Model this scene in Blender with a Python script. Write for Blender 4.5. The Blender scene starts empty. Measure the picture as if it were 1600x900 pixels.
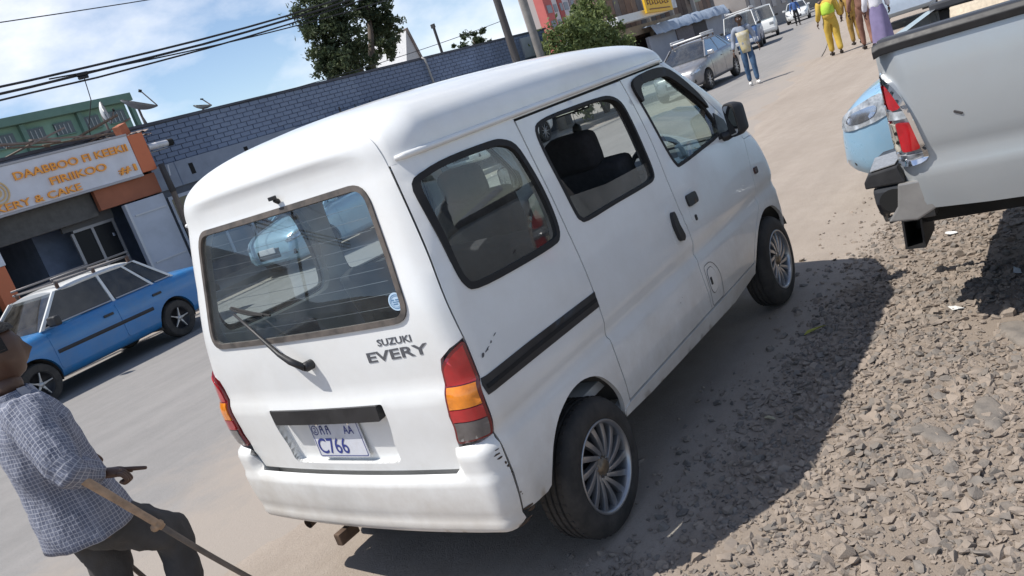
import bpy, bmesh, math, random
import numpy as np
from mathutils import Vector, Matrix, noise
from mathutils.geometry import delaunay_2d_cdt

random.seed(7); RNG = np.random.default_rng(7)
PI = math.pi
scene = bpy.context.scene
COL = scene.collection

# ------------------------------------------------------------------ camera
CAM = Vector((-1.7007, -2.4295, 1.6955))
cam_d = bpy.data.cameras.new('camera'); cam = bpy.data.objects.new('camera', cam_d); COL.objects.link(cam)
_yaw, _pit, _rol = 0.677824, -0.220155, -0.334215
_f = Vector((math.cos(_pit)*math.cos(_yaw), math.cos(_pit)*math.sin(_yaw), math.sin(_pit)))
_r0 = Vector((math.sin(_yaw), -math.cos(_yaw), 0)); _u0 = _r0.cross(_f)
_r = math.cos(_rol)*_r0 + math.sin(_rol)*_u0
_u = -math.sin(_rol)*_r0 + math.cos(_rol)*_u0
M = Matrix(((_r.x, _u.x, -_f.x, CAM.x), (_r.y, _u.y, -_f.y, CAM.y), (_r.z, _u.z, -_f.z, CAM.z), (0, 0, 0, 1)))
cam.matrix_world = M
cam_d.sensor_width = 36; cam_d.lens = 1261.61/1600*36
cam_d.clip_start = 0.05; cam_d.clip_end = 3000
scene.camera = cam

# ------------------------------------------------------------------ sky and sun
SUN_TO = Vector((-0.40, 0.415, 1.0)).normalized()
SUN_EL = math.asin(SUN_TO.z)
world = bpy.data.worlds.new('World'); scene.world = world; world.use_nodes = True
nt = world.node_tree; nt.nodes.clear()
def wn(t, **k):
    n = nt.nodes.new(t)
    for a, b in k.items(): setattr(n, a, b)
    return n
sky = wn('ShaderNodeTexSky', sky_type='NISHITA', sun_disc=False)
sky.sun_elevation = SUN_EL; sky.sun_rotation = math.atan2(SUN_TO.x, SUN_TO.y)
sky.altitude = 1700; sky.air_density = 1.0; sky.dust_density = 1.3; sky.ozone_density = 1.0
geo = wn('ShaderNodeTexCoord')
mp = wn('ShaderNodeMapping'); mp.inputs['Location'].default_value = (.35, 1.9, .7); mp.inputs['Scale'].default_value = (1.0, 1.0, 1.9); nt.links.new(geo.outputs['Generated'], mp.inputs[0])
cn = wn('ShaderNodeTexNoise'); cn.inputs['Scale'].default_value = 3.4; cn.inputs['Detail'].default_value = 9; cn.inputs['Roughness'].default_value = 0.55
nt.links.new(mp.outputs[0], cn.inputs['Vector'])
cr = wn('ShaderNodeValToRGB'); cr.color_ramp.elements[0].position = 0.50; cr.color_ramp.elements[1].position = 0.68
cr.color_ramp.elements[0].color = (0, 0, 0, 1); cr.color_ramp.elements[1].color = (1, 1, 1, 1)
nt.links.new(cn.outputs['Fac'], cr.inputs[0])
cmul = wn('ShaderNodeMath', operation='MULTIPLY'); cmul.inputs[1].default_value = 0.85; nt.links.new(cr.outputs[0], cmul.inputs[0])
mixc = wn('ShaderNodeMix', data_type='RGBA'); nt.links.new(cmul.outputs[0], mixc.inputs['Factor'])
nt.links.new(sky.outputs[0], mixc.inputs[6]); mixc.inputs[7].default_value = (7.3, 7.5, 8.0, 1)
bg = wn('ShaderNodeBackground'); bg.inputs['Strength'].default_value = 0.115; nt.links.new(mixc.outputs[2], bg.inputs['Color'])
wo = wn('ShaderNodeOutputWorld'); nt.links.new(bg.outputs[0], wo.inputs['Surface'])

sun_d = bpy.data.lights.new('sun', 'SUN'); sun_d.energy = 4.2; sun_d.angle = math.radians(0.53); sun_d.color = (1.0, 0.955, 0.885)
sun = bpy.data.objects.new('sun', sun_d); COL.objects.link(sun)
sun.rotation_euler = SUN_TO.to_track_quat('Z', 'Y').to_euler(); sun.location = (0, 0, 30)

vs = scene.view_settings
vs.view_transform = 'Standard'; vs.look = 'None'; vs.gamma = 1.0; vs.exposure = 0.40
try: vs.use_curve_mapping = False
except Exception: pass
scene.render.engine = 'CYCLES'
# ------------------------------------------------------------------ materials
MATS = {}
def mat(name, col, rough=0.6, metal=0.0, coat=0.0, var=0.0, vscale=8.0, var2=None, bump=0.0, bscale=60.0, spec=0.5,
        dirt=None, dirt_amt=0.0, dscale=3.0, trans=None, emit=None, coords='Object', sheen=0.0, stretch=None):
    """procedural material: base colour broken up by noise, optional dirt patches, fine bump"""
    if name in MATS: return MATS[name]
    m = bpy.data.materials.new(name); m.use_nodes = True; t = m.node_tree; N = t.nodes; L = t.links
    b = N['Principled BSDF']; b.inputs['Roughness'].default_value = rough; b.inputs['Metallic'].default_value = metal
    b.inputs['Coat Weight'].default_value = coat; b.inputs['Coat Roughness'].default_value = 0.06
    b.inputs['Specular IOR Level'].default_value = spec
    b.inputs['Base Color'].default_value = (*col, 1)
    if sheen: b.inputs['Sheen Weight'].default_value = sheen
    tc = N.new('ShaderNodeTexCoord'); src = tc.outputs[coords]
    if stretch:
        mpn = N.new('ShaderNodeMapping'); mpn.inputs['Scale'].default_value = stretch; L.new(src, mpn.inputs[0]); src = mpn.outputs[0]
    cur = None
    if var > 0 or var2:
        n1 = N.new('ShaderNodeTexNoise'); n1.inputs['Scale'].default_value = vscale; n1.inputs['Detail'].default_value = 6; n1.inputs['Roughness'].default_value = 0.62
        L.new(src, n1.inputs['Vector'])
        r = N.new('ShaderNodeValToRGB'); r.color_ramp.elements[0].position = 0.3; r.color_ramp.elements[1].position = 0.7
        c2 = var2 if var2 else tuple(min(1, c*(1+var)) for c in col)
        c1 = col if var2 else tuple(c*(1-var) for c in col)
        r.color_ramp.elements[0].color = (*c1, 1); r.color_ramp.elements[1].color = (*c2, 1)
        L.new(n1.outputs['Fac'], r.inputs[0]); cur = r.outputs[0]
    if dirt is not None:
        n2 = N.new('ShaderNodeTexNoise'); n2.inputs['Scale'].default_value = dscale; n2.inputs['Detail'].default_value = 8; n2.inputs['Roughness'].default_value = 0.7
        L.new(src, n2.inputs['Vector'])
        r2 = N.new('ShaderNodeMapRange'); r2.inputs[1].default_value = 0.42; r2.inputs[2].default_value = 0.75; r2.inputs[4].default_value = dirt_amt
        L.new(n2.outputs['Fac'], r2.inputs[0])
        mxn = N.new('ShaderNodeMix'); mxn.data_type = 'RGBA'; L.new(r2.outputs[0], mxn.inputs['Factor'])
        if cur: L.new(cur, mxn.inputs[6])
        else: mxn.inputs[6].default_value = (*col, 1)
        mxn.inputs[7].default_value = (*dirt, 1); cur = mxn.outputs[2]
        rr = N.new('ShaderNodeMapRange'); rr.inputs[3].default_value = rough; rr.inputs[4].default_value = min(1, rough+0.35); rr.inputs[2].default_value = max(dirt_amt, .01)
        L.new(r2.outputs[0], rr.inputs[0]); L.new(rr.outputs[0], b.inputs['Roughness'])
    if cur: L.new(cur, b.inputs['Base Color'])
    if bump > 0:
        nb = N.new('ShaderNodeTexNoise'); nb.inputs['Scale'].default_value = bscale; nb.inputs['Detail'].default_value = 5
        L.new(src, nb.inputs['Vector'])
        bp = N.new('ShaderNodeBump'); bp.inputs['Strength'].default_value = bump; bp.inputs['Distance'].default_value = 0.01
        L.new(nb.outputs['Fac'], bp.inputs['Height']); L.new(bp.outputs[0], b.inputs['Normal'])
    if emit: b.inputs['Emission Color'].default_value = (*emit[0], 1); b.inputs['Emission Strength'].default_value = emit[1]
    MATS[name] = m
    return m

def glass(name, tint, refl=1.0, rough=0.02, dust=0.05, dustcol=(.5, .47, .42)):
    """thin tinted pane: transparent tint plus mirror reflection by Fresnel, a film of dust"""
    if name in MATS: return MATS[name]
    m = bpy.data.materials.new(name); m.use_nodes = True; t = m.node_tree; N = t.nodes; L = t.links; N.clear()
    tr = N.new('ShaderNodeBsdfTransparent'); tr.inputs[0].default_value = (*tint, 1)
    gl = N.new('ShaderNodeBsdfGlossy'); gl.inputs['Roughness'].default_value = rough; gl.inputs[0].default_value = (1, 1, 1, 1)
    gm = N.new('ShaderNodeNewGeometry'); dp = N.new('ShaderNodeVectorMath'); dp.operation = 'DOT_PRODUCT'; L.new(gm.outputs['Normal'], dp.inputs[0]); L.new(gm.outputs['Incoming'], dp.inputs[1])
    ab = N.new('ShaderNodeMath'); ab.operation = 'ABSOLUTE'; L.new(dp.outputs['Value'], ab.inputs[0]); om = N.new('ShaderNodeMath'); om.operation = 'SUBTRACT'; om.inputs[0].default_value = 1.0; L.new(ab.outputs[0], om.inputs[1])
    pw = N.new('ShaderNodeMath'); pw.operation = 'POWER'; L.new(om.outputs[0], pw.inputs[0]); pw.inputs[1].default_value = 5.0
    fr = N.new('ShaderNodeMath'); fr.operation = 'MULTIPLY_ADD'; L.new(pw.outputs[0], fr.inputs[0]); fr.inputs[1].default_value = .957; fr.inputs[2].default_value = .043      # both faces alike, unlike the Fresnel node
    mu = N.new('ShaderNodeMath'); mu.operation = 'MULTIPLY'; mu.inputs[1].default_value = refl*1.7; mu.use_clamp = True; L.new(fr.outputs[0], mu.inputs[0])
    mix = N.new('ShaderNodeMixShader'); L.new(mu.outputs[0], mix.inputs[0]); L.new(tr.outputs[0], mix.inputs[1]); L.new(gl.outputs[0], mix.inputs[2])
    df = N.new('ShaderNodeBsdfDiffuse'); df.inputs[0].default_value = (*dustcol, 1)
    tc = N.new('ShaderNodeTexCoord'); n = N.new('ShaderNodeTexNoise'); n.inputs['Scale'].default_value = 7; n.inputs['Detail'].default_value = 8
    L.new(tc.outputs['Object'], n.inputs['Vector'])
    mr = N.new('ShaderNodeMapRange'); mr.inputs[1].default_value = .35; mr.inputs[2].default_value = .75; mr.inputs[3].default_value = dust*.4; mr.inputs[4].default_value = dust*1.8
    L.new(n.outputs['Fac'], mr.inputs[0])
    mix2 = N.new('ShaderNodeMixShader'); L.new(mr.outputs[0], mix2.inputs[0]); L.new(mix.outputs[0], mix2.inputs[1]); L.new(df.outputs[0], mix2.inputs[2])
    o = N.new('ShaderNodeOutputMaterial'); L.new(mix2.outputs[0], o.inputs[0])
    MATS[name] = m
    return m

# ------------------------------------------------------------------ objects
def link(o, parent=None):
    COL.objects.link(o)
    if parent is not None: o.parent = parent
    return o
def obj(name, me, m=None, parent=None, smooth=False):
    if smooth:
        me.polygons.foreach_set('use_smooth', [True]*len(me.polygons))
    if m is not None and len(me.materials) == 0: me.materials.append(m)
    return link(bpy.data.objects.new(name, me), parent)
def tag(o, label, cat, group=None):
    o['label'] = label; o['category'] = cat
    if group: o['group'] = group
    return o
def struct(o): o['kind'] = 'structure'; return o
def stuff(o): o['kind'] = 'stuff'; return o
def thing(name, label, cat, loc=(0, 0, 0), rz=0.0, group=None):
    o = bpy.data.objects.new(name, None); o.empty_display_size = 0.2
    o.location = loc; o.rotation_euler = (0, 0, rz); COL.objects.link(o)
    return tag(o, label, cat, group)
def empty(name, parent, loc=(0, 0, 0), rot=(0, 0, 0)):
    o = bpy.data.objects.new(name, None); o.empty_display_size = 0.05; o.location = loc; o.rotation_euler = rot
    return link(o, parent)
def copy_tree(o, parent=None):
    c = o.copy(); COL.objects.link(c); c.parent = parent
    for ch in list(o.children): copy_tree(ch, c)
    return c

class MB:
    """mesh collector: verts + faces, then one mesh object"""
    def __init__(s): s.v = []; s.f = []
    def add(s, v, f):
        n = len(s.v); s.v += [tuple(float(c) for c in q) for q in v]; s.f += [tuple(i+n for i in q) for q in f]; return s
    def box(s, c, d, rot=None):
        x, y, z = d[0]/2, d[1]/2, d[2]/2
        vs_ = [Vector((sx*x, sy*y, sz*z)) for sx in (-1, 1) for sy in (-1, 1) for sz in (-1, 1)]
        if rot is not None: vs_ = [rot @ q for q in vs_]
        return s.add([q+Vector(c) for q in vs_], [(0, 1, 3, 2), (4, 6, 7, 5), (0, 4, 5, 1), (2, 3, 7, 6), (0, 2, 6, 4), (1, 5, 7, 3)])
    def quad(s, a, b, c, d): return s.add([a, b, c, d], [(0, 1, 2, 3)])
    def slab(s, pts, n, t):
        """convex/concave polygon (3D pts) given thickness t along n"""
        n = Vector(n).normalized()*t; k = len(pts); P = [Vector(q) for q in pts]
        return s.add(P+[q+n for q in P], [tuple(range(k))[::-1], tuple(range(k, 2*k))]+[(i, (i+1) % k, k+(i+1) % k, k+i) for i in range(k)])
    def tube(s, path, rad, n=8, cap=True):
        P = [Vector(q) for q in path]; k = len(P); R = [float(q) for q in rad] if hasattr(rad, '__len__') else [float(rad)]*k
        vv = []; ff = []; ref = None
        for i in range(k):
            d = (P[min(i+1, k-1)]-P[max(i-1, 0)]).normalized()
            if ref is None:
                ref = Vector((0, 0, 1)) if abs(d.z) < .9 else Vector((1, 0, 0))
            a = d.cross(ref).normalized(); b = d.cross(a).normalized(); ref = -b if False else ref
            for j in range(n):
                t = 2*PI*j/n; vv.append(P[i]+R[i]*(math.cos(t)*a+math.sin(t)*b))
        for i in range(k-1):
            for j in range(n):
                ff.append((i*n+j, i*n+(j+1) % n, (i+1)*n+(j+1) % n, (i+1)*n+j))
        if cap: ff.append(tuple(range(n))[::-1]); ff.append(tuple((k-1)*n+j for j in range(n)))
        return s.add(vv, ff)
    def lathe(s, prof, n=24, axis='Z', c=(0, 0, 0), closed=False):
        """profile [(r, h)] round an axis"""
        vv = []; ff = []; k = len(prof)
        for r, h in prof:
            for j in range(n):
                t = 2*PI*j/n; a, b = r*math.cos(t), r*math.sin(t)
                q = {'Z': (a, b, h), 'Y': (a, h, b), 'X': (h, a, b)}[axis]
                vv.append((q[0]+c[0], q[1]+c[1], q[2]+c[2]))
        for i in range(k-1+(1 if closed else 0)):
            i2 = (i+1) % k
            for j in range(n): ff.append((i*n+j, i*n+(j+1) % n, i2*n+(j+1) % n, i2*n+j))
        return s.add(vv, ff)
    def loft(s, rings, cap=True, close=True):
        n = len(rings[0]); k = len(rings); vv = [q for r in rings for q in r]; ff = []
        for i in range(k-1):
            for j in range(n if close else n-1):
                ff.append((i*n+j, i*n+(j+1) % n, (i+1)*n+(j+1) % n, (i+1)*n+j))
        if cap: ff.append(tuple(range(n))[::-1]); ff.append(tuple((k-1)*n+j for j in range(n)))
        return s.add(vv, ff)
    def mesh(s, name='m', fix=True, bevel=0.0, seg=2, angle=30):
        me = bpy.data.meshes.new(name); me.from_pydata(s.v, [], s.f); me.update()
        if fix or bevel:
            bm = bmesh.new(); bm.from_mesh(me)
            if fix: bmesh.ops.recalc_face_normals(bm, faces=bm.faces)
            if bevel:
                ed = [e for e in bm.edges if len(e.link_faces) == 2 and e.calc_face_angle(0) > math.radians(angle)]
                bmesh.ops.bevel(bm, geom=ed, offset=bevel, segments=seg, profile=0.6, affect='EDGES', clamp_overlap=True)
            bm.to_mesh(me); bm.free()
        return me
    def build(s, name, m=None, parent=None, smooth=False, fix=True, bevel=0.0, seg=2, auto=None):
        me = s.mesh(name, fix, bevel, seg)
        o = obj(name, me, m, parent, smooth)
        if auto is not None: sharp(me, auto)
        return o
def sharp(me, deg=35):
    """smooth shade, but keep edges steeper than deg crisp"""
    me.polygons.foreach_set('use_smooth', [True]*len(me.polygons))
    bm = bmesh.new(); bm.from_mesh(me)
    for e in bm.edges:
        e.smooth = not (len(e.link_faces) != 2 or e.calc_face_angle(0) > math.radians(deg))
    bm.to_mesh(me); bm.free()
def rbox(name, c, d, m, parent=None, bev=0.01, seg=2, rot=None):
    b = MB(); b.box((0, 0, 0), d); me = b.mesh(name, True, bev, seg); sharp(me, 40)
    o = obj(name, me, m, parent); o.location = c
    if rot is not None: o.rotation_euler = rot
    return o
TMP = bpy.data.scenes.new('workbench')      # small scratch scene, so that evaluating one object stays quick
def evaluated(objs):
    for o in objs: TMP.collection.objects.link(o)
    vl = TMP.view_layers[0]; vl.update(); dg = vl.depsgraph; dg.update()
    me = bpy.data.meshes.new_from_object(objs[0].evaluated_get(dg), depsgraph=dg)
    for o in objs: TMP.collection.objects.unlink(o)
    return me
def text_mesh(s, size=1.0, ext=0.0, align='LEFT', bold=0.0, shear=0.0, spacing=1.0):
    cu = bpy.data.curves.new('t', 'FONT'); cu.body = s; cu.size = size; cu.extrude = ext; cu.align_x = align; cu.offset = bold; cu.shear = shear
    cu.space_character = spacing; cu.resolution_u = 3
    o = bpy.data.objects.new('t', cu); me = evaluated([o])
    bpy.data.objects.remove(o); bpy.data.curves.remove(cu)
    return me

# ------------------------------------------------------------------ 2-D helpers
def pchip(xs, ys):
    xs = np.asarray(xs, float); ys = np.asarray(ys, float); h = np.diff(xs); d = np.diff(ys)/h
    m = np.zeros(len(xs)); m[0] = d[0]; m[-1] = d[-1]
    for i in range(1, len(xs)-1):
        m[i] = 0 if d[i-1]*d[i] <= 0 else (h[i-1]+h[i])/(h[i-1]/d[i]+h[i]/d[i-1]) if False else 2*d[i-1]*d[i]/(d[i-1]+d[i])
    def f(x):
        x = np.clip(np.asarray(x, float), xs[0], xs[-1]); i = np.clip(np.searchsorted(xs, x)-1, 0, len(xs)-2)
        t = (x-xs[i])/h[i]
        return ((1+2*t)*(1-t)**2)*ys[i]+t*(1-t)**2*h[i]*m[i]+t*t*(3-2*t)*ys[i+1]+t*t*(t-1)*h[i]*m[i+1]
    return f
def inside(pts, poly):
    x, y = pts[:, 0], pts[:, 1]; px, py = poly[:, 0], poly[:, 1]; r = np.zeros(len(pts), bool); j = len(poly)-1
    for i in range(len(poly)):
        c = ((py[i] > y) != (py[j] > y)) & (x < (px[j]-px[i])*(y-py[i])/(py[j]-py[i]+1e-15)+px[i]); r ^= c; j = i
    return r
def resample(poly, step):
    out = []; k = len(poly)
    for i in range(k):
        a = np.asarray(poly[i], float); b = np.asarray(poly[(i+1) % k], float); n = max(1, int(np.ceil(np.linalg.norm(b-a)/step)))
        out += [a+(b-a)*t/n for t in range(n)]
    return np.array(out)
def smooth_poly(pts, n=4):
    """closed Catmull-Rom through points"""
    P = np.array(pts, float); k = len(P); out = []
    for i in range(k):
        p0, p1, p2, p3 = P[i-1], P[i], P[(i+1) % k], P[(i+2) % k]
        for j in range(n):
            t = j/n; out.append(0.5*((2*p1)+(-p0+p2)*t+(2*p0-5*p1+4*p2-p3)*t*t+(-p0+3*p1-3*p2+p3)*t**3))
    return np.array(out)
def rpoly(corners, r, n=4):
    """polygon with rounded corners; r one number or one per corner"""
    P = [np.array(c, float) for c in corners]; k = len(P); out = []
    R = r if hasattr(r, '__len__') else [r]*k
    for i in range(k):
        a, b, c = P[i-1], P[i], P[(i+1) % k]
        if R[i] <= 0: out.append(b); continue
        u = (a-b)/np.linalg.norm(a-b); w = (c-b)/np.linalg.norm(c-b)
        d = min(R[i], .48*np.linalg.norm(a-b), .48*np.linalg.norm(c-b)); s, e = b+u*d, b+w*d
        for j in range(n+1):
            t = j/n; out.append((1-t)**2*s+2*t*(1-t)*b+t*t*e)
    return np.array(out)
def smooth_open(pts, n=4):
    P = [np.array(q, float) for q in pts]; P = [2*P[0]-P[1]]+P+[2*P[-1]-P[-2]]; out = []
    for i in range(1, len(P)-2):
        p0, p1, p2, p3 = P[i-1:i+3]
        for j in range(n):
            t = j/n; out.append(tuple(float(c) for c in 0.5*((2*p1)+(-p0+p2)*t+(2*p0-5*p1+4*p2-p3)*t*t+(-p0+3*p1-3*p2+p3)*t**3)))
    return out+[tuple(float(c) for c in P[-2])]
def area2(P): return 0.5*np.sum(P[:, 0]*np.roll(P[:, 1], -1)-np.roll(P[:, 0], -1)*P[:, 1])
def inset(poly, d):
    """move a closed outline inwards by d (outwards if negative)"""
    P = np.array(poly, float); sg = 1 if area2(P) > 0 else -1
    e = np.roll(P, -1, 0)-P; ln = np.linalg.norm(e, axis=1, keepdims=True); ln[ln < 1e-9] = 1e-9
    nrm = np.stack([-e[:, 1], e[:, 0]], 1)/ln*sg
    n0 = np.roll(nrm, 1, 0); b = n0+nrm; q = np.sum(b*nrm, 1, keepdims=True); q[q < .5] = .5
    return P+b/q*d
def cdt(outer, holes=(), step=0.03, grid=True, lines=()):
    """triangulate an outline with holes, with a regular grid of inner points -> pts(N,2), tris, boundary loops (index lists)"""
    loops = [resample(outer, step)]+[resample(h, step) for h in holes]
    V = [tuple(q) for l in loops for q in l]; E = []; idx = []; n = 0
    for l in loops:
        ids = list(range(n, n+len(l))); idx.append(ids); E += [(ids[i], ids[(i+1) % len(ids)]) for i in range(len(ids))]; n += len(l)
    O = np.array(outer, float); allb = np.array(V)
    if grid:
        lo, hi = O.min(0), O.max(0)
        gx = np.arange(lo[0]+step*.5, hi[0], step); gy = np.arange(lo[1]+step*.5, hi[1], step)
        if len(gx) and len(gy):
            G = np.array([(a+(.5*step if j % 2 else 0)*0, b) for j, b in enumerate(gy) for a in gx]); k = inside(G, O)
            for h in holes: k &= ~inside(G, np.array(h, float))
            G = G[k]
            if len(G):
                keep = np.ones(len(G), bool)
                for i in range(0, len(G), 500):
                    dd = np.sqrt(((G[i:i+500, None]-allb[None])**2).sum(2)).min(1); keep[i:i+500] = dd > step*.55
                V += [tuple(q) for q in G[keep]]
    r = delaunay_2d_cdt([Vector(q) for q in V], E, [], 0, 1e-7)
    P = np.array([(q.x, q.y) for q in r[0]]); T = np.array([t for t in r[2] if len(t) == 3])
    C = P[T].mean(1); k = inside(C, O)
    for h in holes: k &= ~inside(C, np.array(h, float))
    orig = r[3]; back = {}
    for i, o in enumerate(orig):
        for q in o: back[q] = i
    idx = [[back.get(i, i) for i in l] for l in idx]
    return P, T[k], idx
def panel(name, fn, outer, holes=(), m=None, parent=None, step=0.03, off=0.0, thick=0.02, flip=False):
    """curved sheet: outline in surface coordinates, mapped by fn(p(N,2)) -> pos(N,3), normal(N,3); edges turned in by thick"""
    P, T, loops = cdt(outer, holes, step)
    pos, nrm = fn(P); A = pos+nrm*off; n = len(A)
    tri = A[T]; fnm = np.cross(tri[:, 1]-tri[:, 0], tri[:, 2]-tri[:, 0]); wrong = (fnm*nrm[T[:, 0]]).sum(1) < 0
    T[wrong] = T[wrong][:, ::-1]
    V = [tuple(q) for q in A]; F = [tuple(int(i) for i in t) for t in T]; nf = len(F)
    if thick:
        for l in loops:
            k = len(l); s = len(V); V += [tuple(A[i]) for i in l]+[tuple(A[i]-nrm[i]*thick) for i in l]
            F += [(s+i, s+(i+1) % k, s+k+(i+1) % k, s+k+i) for i in range(k)]
    me = bpy.data.meshes.new(name); me.from_pydata(V, [], F); me.update()
    me.polygons.foreach_set('use_smooth', [True]*len(me.polygons))
    return obj(name, me, m, parent)
def on_surface(name, me, fn, m, parent, off=0.001, thick=0.0):
    """wrap a flat mesh whose x,y are surface coordinates and z is height on to fn"""
    n = len(me.vertices); c = np.empty(n*3); me.vertices.foreach_get('co', c); c = c.reshape(-1, 3)
    pos, nr = fn(c[:, :2]); q = pos+nr*(off+c[:, 2:3]); me.vertices.foreach_set('co', q.ravel()); me.update()
    me.materials.clear(); me.materials.append(m)
    return link(bpy.data.objects.new(name, me), parent)
def numnorm(P, e=1e-4, sgn=1.0):
    def fn(p):
        a = P(p); dx = P(p+np.array([e, 0]))-P(p-np.array([e, 0])); dy = P(p+np.array([0, e]))-P(p-np.array([0, e]))
        n = np.cross(dx, dy)*sgn; l = np.linalg.norm(n, axis=1, keepdims=True); l[l < 1e-12] = 1
        return a, n/l
    return fn
def plane_map(o, u, w, n):
    o, u, w, n = [np.array(q, float) for q in (o, u, w, n)]
    return lambda p: (o+p[:, :1]*u+p[:, 1:2]*w, np.repeat(n[None], len(p), 0))
# ================================================================== the white van
WHITE = mat('van_white_paint', (.74, .75, .745), .32, coat=.55, var=.03, vscale=2.5, dirt=(.52, .475, .41), dirt_amt=.30, dscale=2.2)
RUBBER = mat('black_rubber', (.011, .011, .012), .75, var=.3, vscale=20, dirt=(.10, .09, .08), dirt_amt=.15, dscale=5)
OLDRUBBER = mat('aged_rubber', (.075, .066, .06), .7, var=.35, vscale=18, dirt=(.20, .16, .135), dirt_amt=.5, dscale=9)
BLACKPL = mat('black_plastic', (.02, .02, .022), .42, var=.2, vscale=12, dirt=(.09, .082, .075), dirt_amt=.18, dscale=6)
TRIMGREY = mat('interior_grey', (.46, .465, .46), .75, var=.15, vscale=6)
SEATCLOTH = mat('dark_seat_cloth', (.022, .022, .026), .9, var=.3, vscale=40, bump=.2, bscale=300)
TYRE = mat('tyre_rubber', (.021, .020, .019), .78, var=.25, vscale=14, dirt=(.15, .13, .115), dirt_amt=.45, dscale=5)
ALLOY = mat('alloy_grey', (.38, .385, .40), .34, metal=.8, var=.12, vscale=9)
ALLOYDARK = mat('alloy_dark', (.028, .028, .031), .42, metal=.5)
WELL = mat('wheel_well', (.10, .092, .082), .9, var=.4, vscale=7)
REDLENS = mat('red_lens', (.42, .012, .016), .12, coat=.8, var=.25, vscale=14)
DKRED = mat('dark_red_lens', (.16, .01, .014), .2, coat=.6)
AMBER = mat('amber_lens', (.72, .22, .012), .12, coat=.8, var=.3, vscale=16)
GREYLENS = mat('smoke_lens', (.13, .12, .12), .12, coat=.8, var=.3, vscale=10)
VGLASS = glass('van_glass', (.80, .86, .86), .85, dust=.045)
VGLASSR = glass('van_rear_glass', (.82, .90, .92), .95, dust=.045, dustcol=(.40, .42, .42))
DARKGAP = mat('dark_gap', (.01, .01, .01), .9)
CHROME = mat('chrome', (.75, .76, .78), .08, metal=1.0)
GUNMETAL = mat('badge_grey', (.13, .135, .15), .35, metal=.4)

# road dust thrown up over the sills and the tail: a film that thins out with height
def add_dust(m, col, lo, hi, amt):
    t = m.node_tree; N = t.nodes; L = t.links; b = N['Principled BSDF']; src = b.inputs['Base Color'].links[0].from_socket
    tc = N.new('ShaderNodeTexCoord'); sp_ = N.new('ShaderNodeSeparateXYZ'); L.new(tc.outputs['Object'], sp_.inputs[0])
    nz_ = N.new('ShaderNodeTexNoise'); nz_.inputs['Scale'].default_value = 5; nz_.inputs['Detail'].default_value = 9; nz_.inputs['Roughness'].default_value = .7; L.new(tc.outputs['Object'], nz_.inputs['Vector'])
    ma = N.new('ShaderNodeMath'); ma.operation = 'MULTIPLY_ADD'; L.new(nz_.outputs['Fac'], ma.inputs[0]); ma.inputs[1].default_value = .5; L.new(sp_.outputs['Z'], ma.inputs[2])
    mr_ = N.new('ShaderNodeMapRange'); mr_.inputs[1].default_value = hi+.25; mr_.inputs[2].default_value = lo+.25; mr_.inputs[3].default_value = 0; mr_.inputs[4].default_value = amt; L.new(ma.outputs[0], mr_.inputs[0])
    mx2 = N.new('ShaderNodeMix'); mx2.data_type = 'RGBA'; L.new(mr_.outputs[0], mx2.inputs['Factor']); L.new(src, mx2.inputs[6]); mx2.inputs[7].default_value = (*col, 1); L.new(mx2.outputs[2], b.inputs['Base Color'])
add_dust(WHITE, (.40, .345, .28), .28, .62, .62)
VG, LR, HR, NR = 1.62, .74, .232, 3.3
SA, SC, FCN, FAN = .62, .15, .2, .55
fW = pchip([.25, .33, .40, .5, .66, .675, .69, .765, .80, .95, 1.1, 1.35, 1.6, 1.62], [.690, .712, .727, .735, .733, .731, .7195, .7375, .7378, .730, .715, .692, .662, .659])
fR = pchip([.25, .33, .6, .86, .88, .90, 1.0, 1.13, 1.35, 1.6, 1.62], [.05, .04, .03, .018, .022, .034, .034, .04, .082, .135, .14])
fRC = pchip([.25, .9, 1.2, 1.62], [.09, .09, .105, .13])
fF = pchip([.25, .33, .5, .7, .85, .95, 1.02, 1.08, 1.31, 1.61, 1.62], [3.36, 3.385, 3.40, 3.39, 3.36, 3.32, 3.27, 3.20, 2.95, 2.49, 2.475])
fG = pchip([0, .45, .9, 1.3, 1.6, 2.0, 2.28, 2.5, 2.9], [.93, .985, 1.0, .97, .92, .79, .60, .42, .25])
def vprm(v):
    v = np.asarray(v, float); th = np.clip((v-VG)/LR, 0, 1)*PI/2; zb = np.minimum(v, VG)
    ct = np.maximum(np.cos(th), 0)**(2/NR); st = np.maximum(np.sin(th), 0)**(2/NR)
    W = fW(zb)*ct; R = fR(zb)+.42*(1-ct); F = fF(zb)-.50*(1-ct)
    rc = np.minimum(fRC(zb)+.10*(1-ct)+.05*st, .92*W+1e-6); frc = np.minimum(.12+.12*st, .92*W+1e-6)
    return W, R, rc, F, frc, zb+HR*st, .03*ct, .13*ct, st
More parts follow.
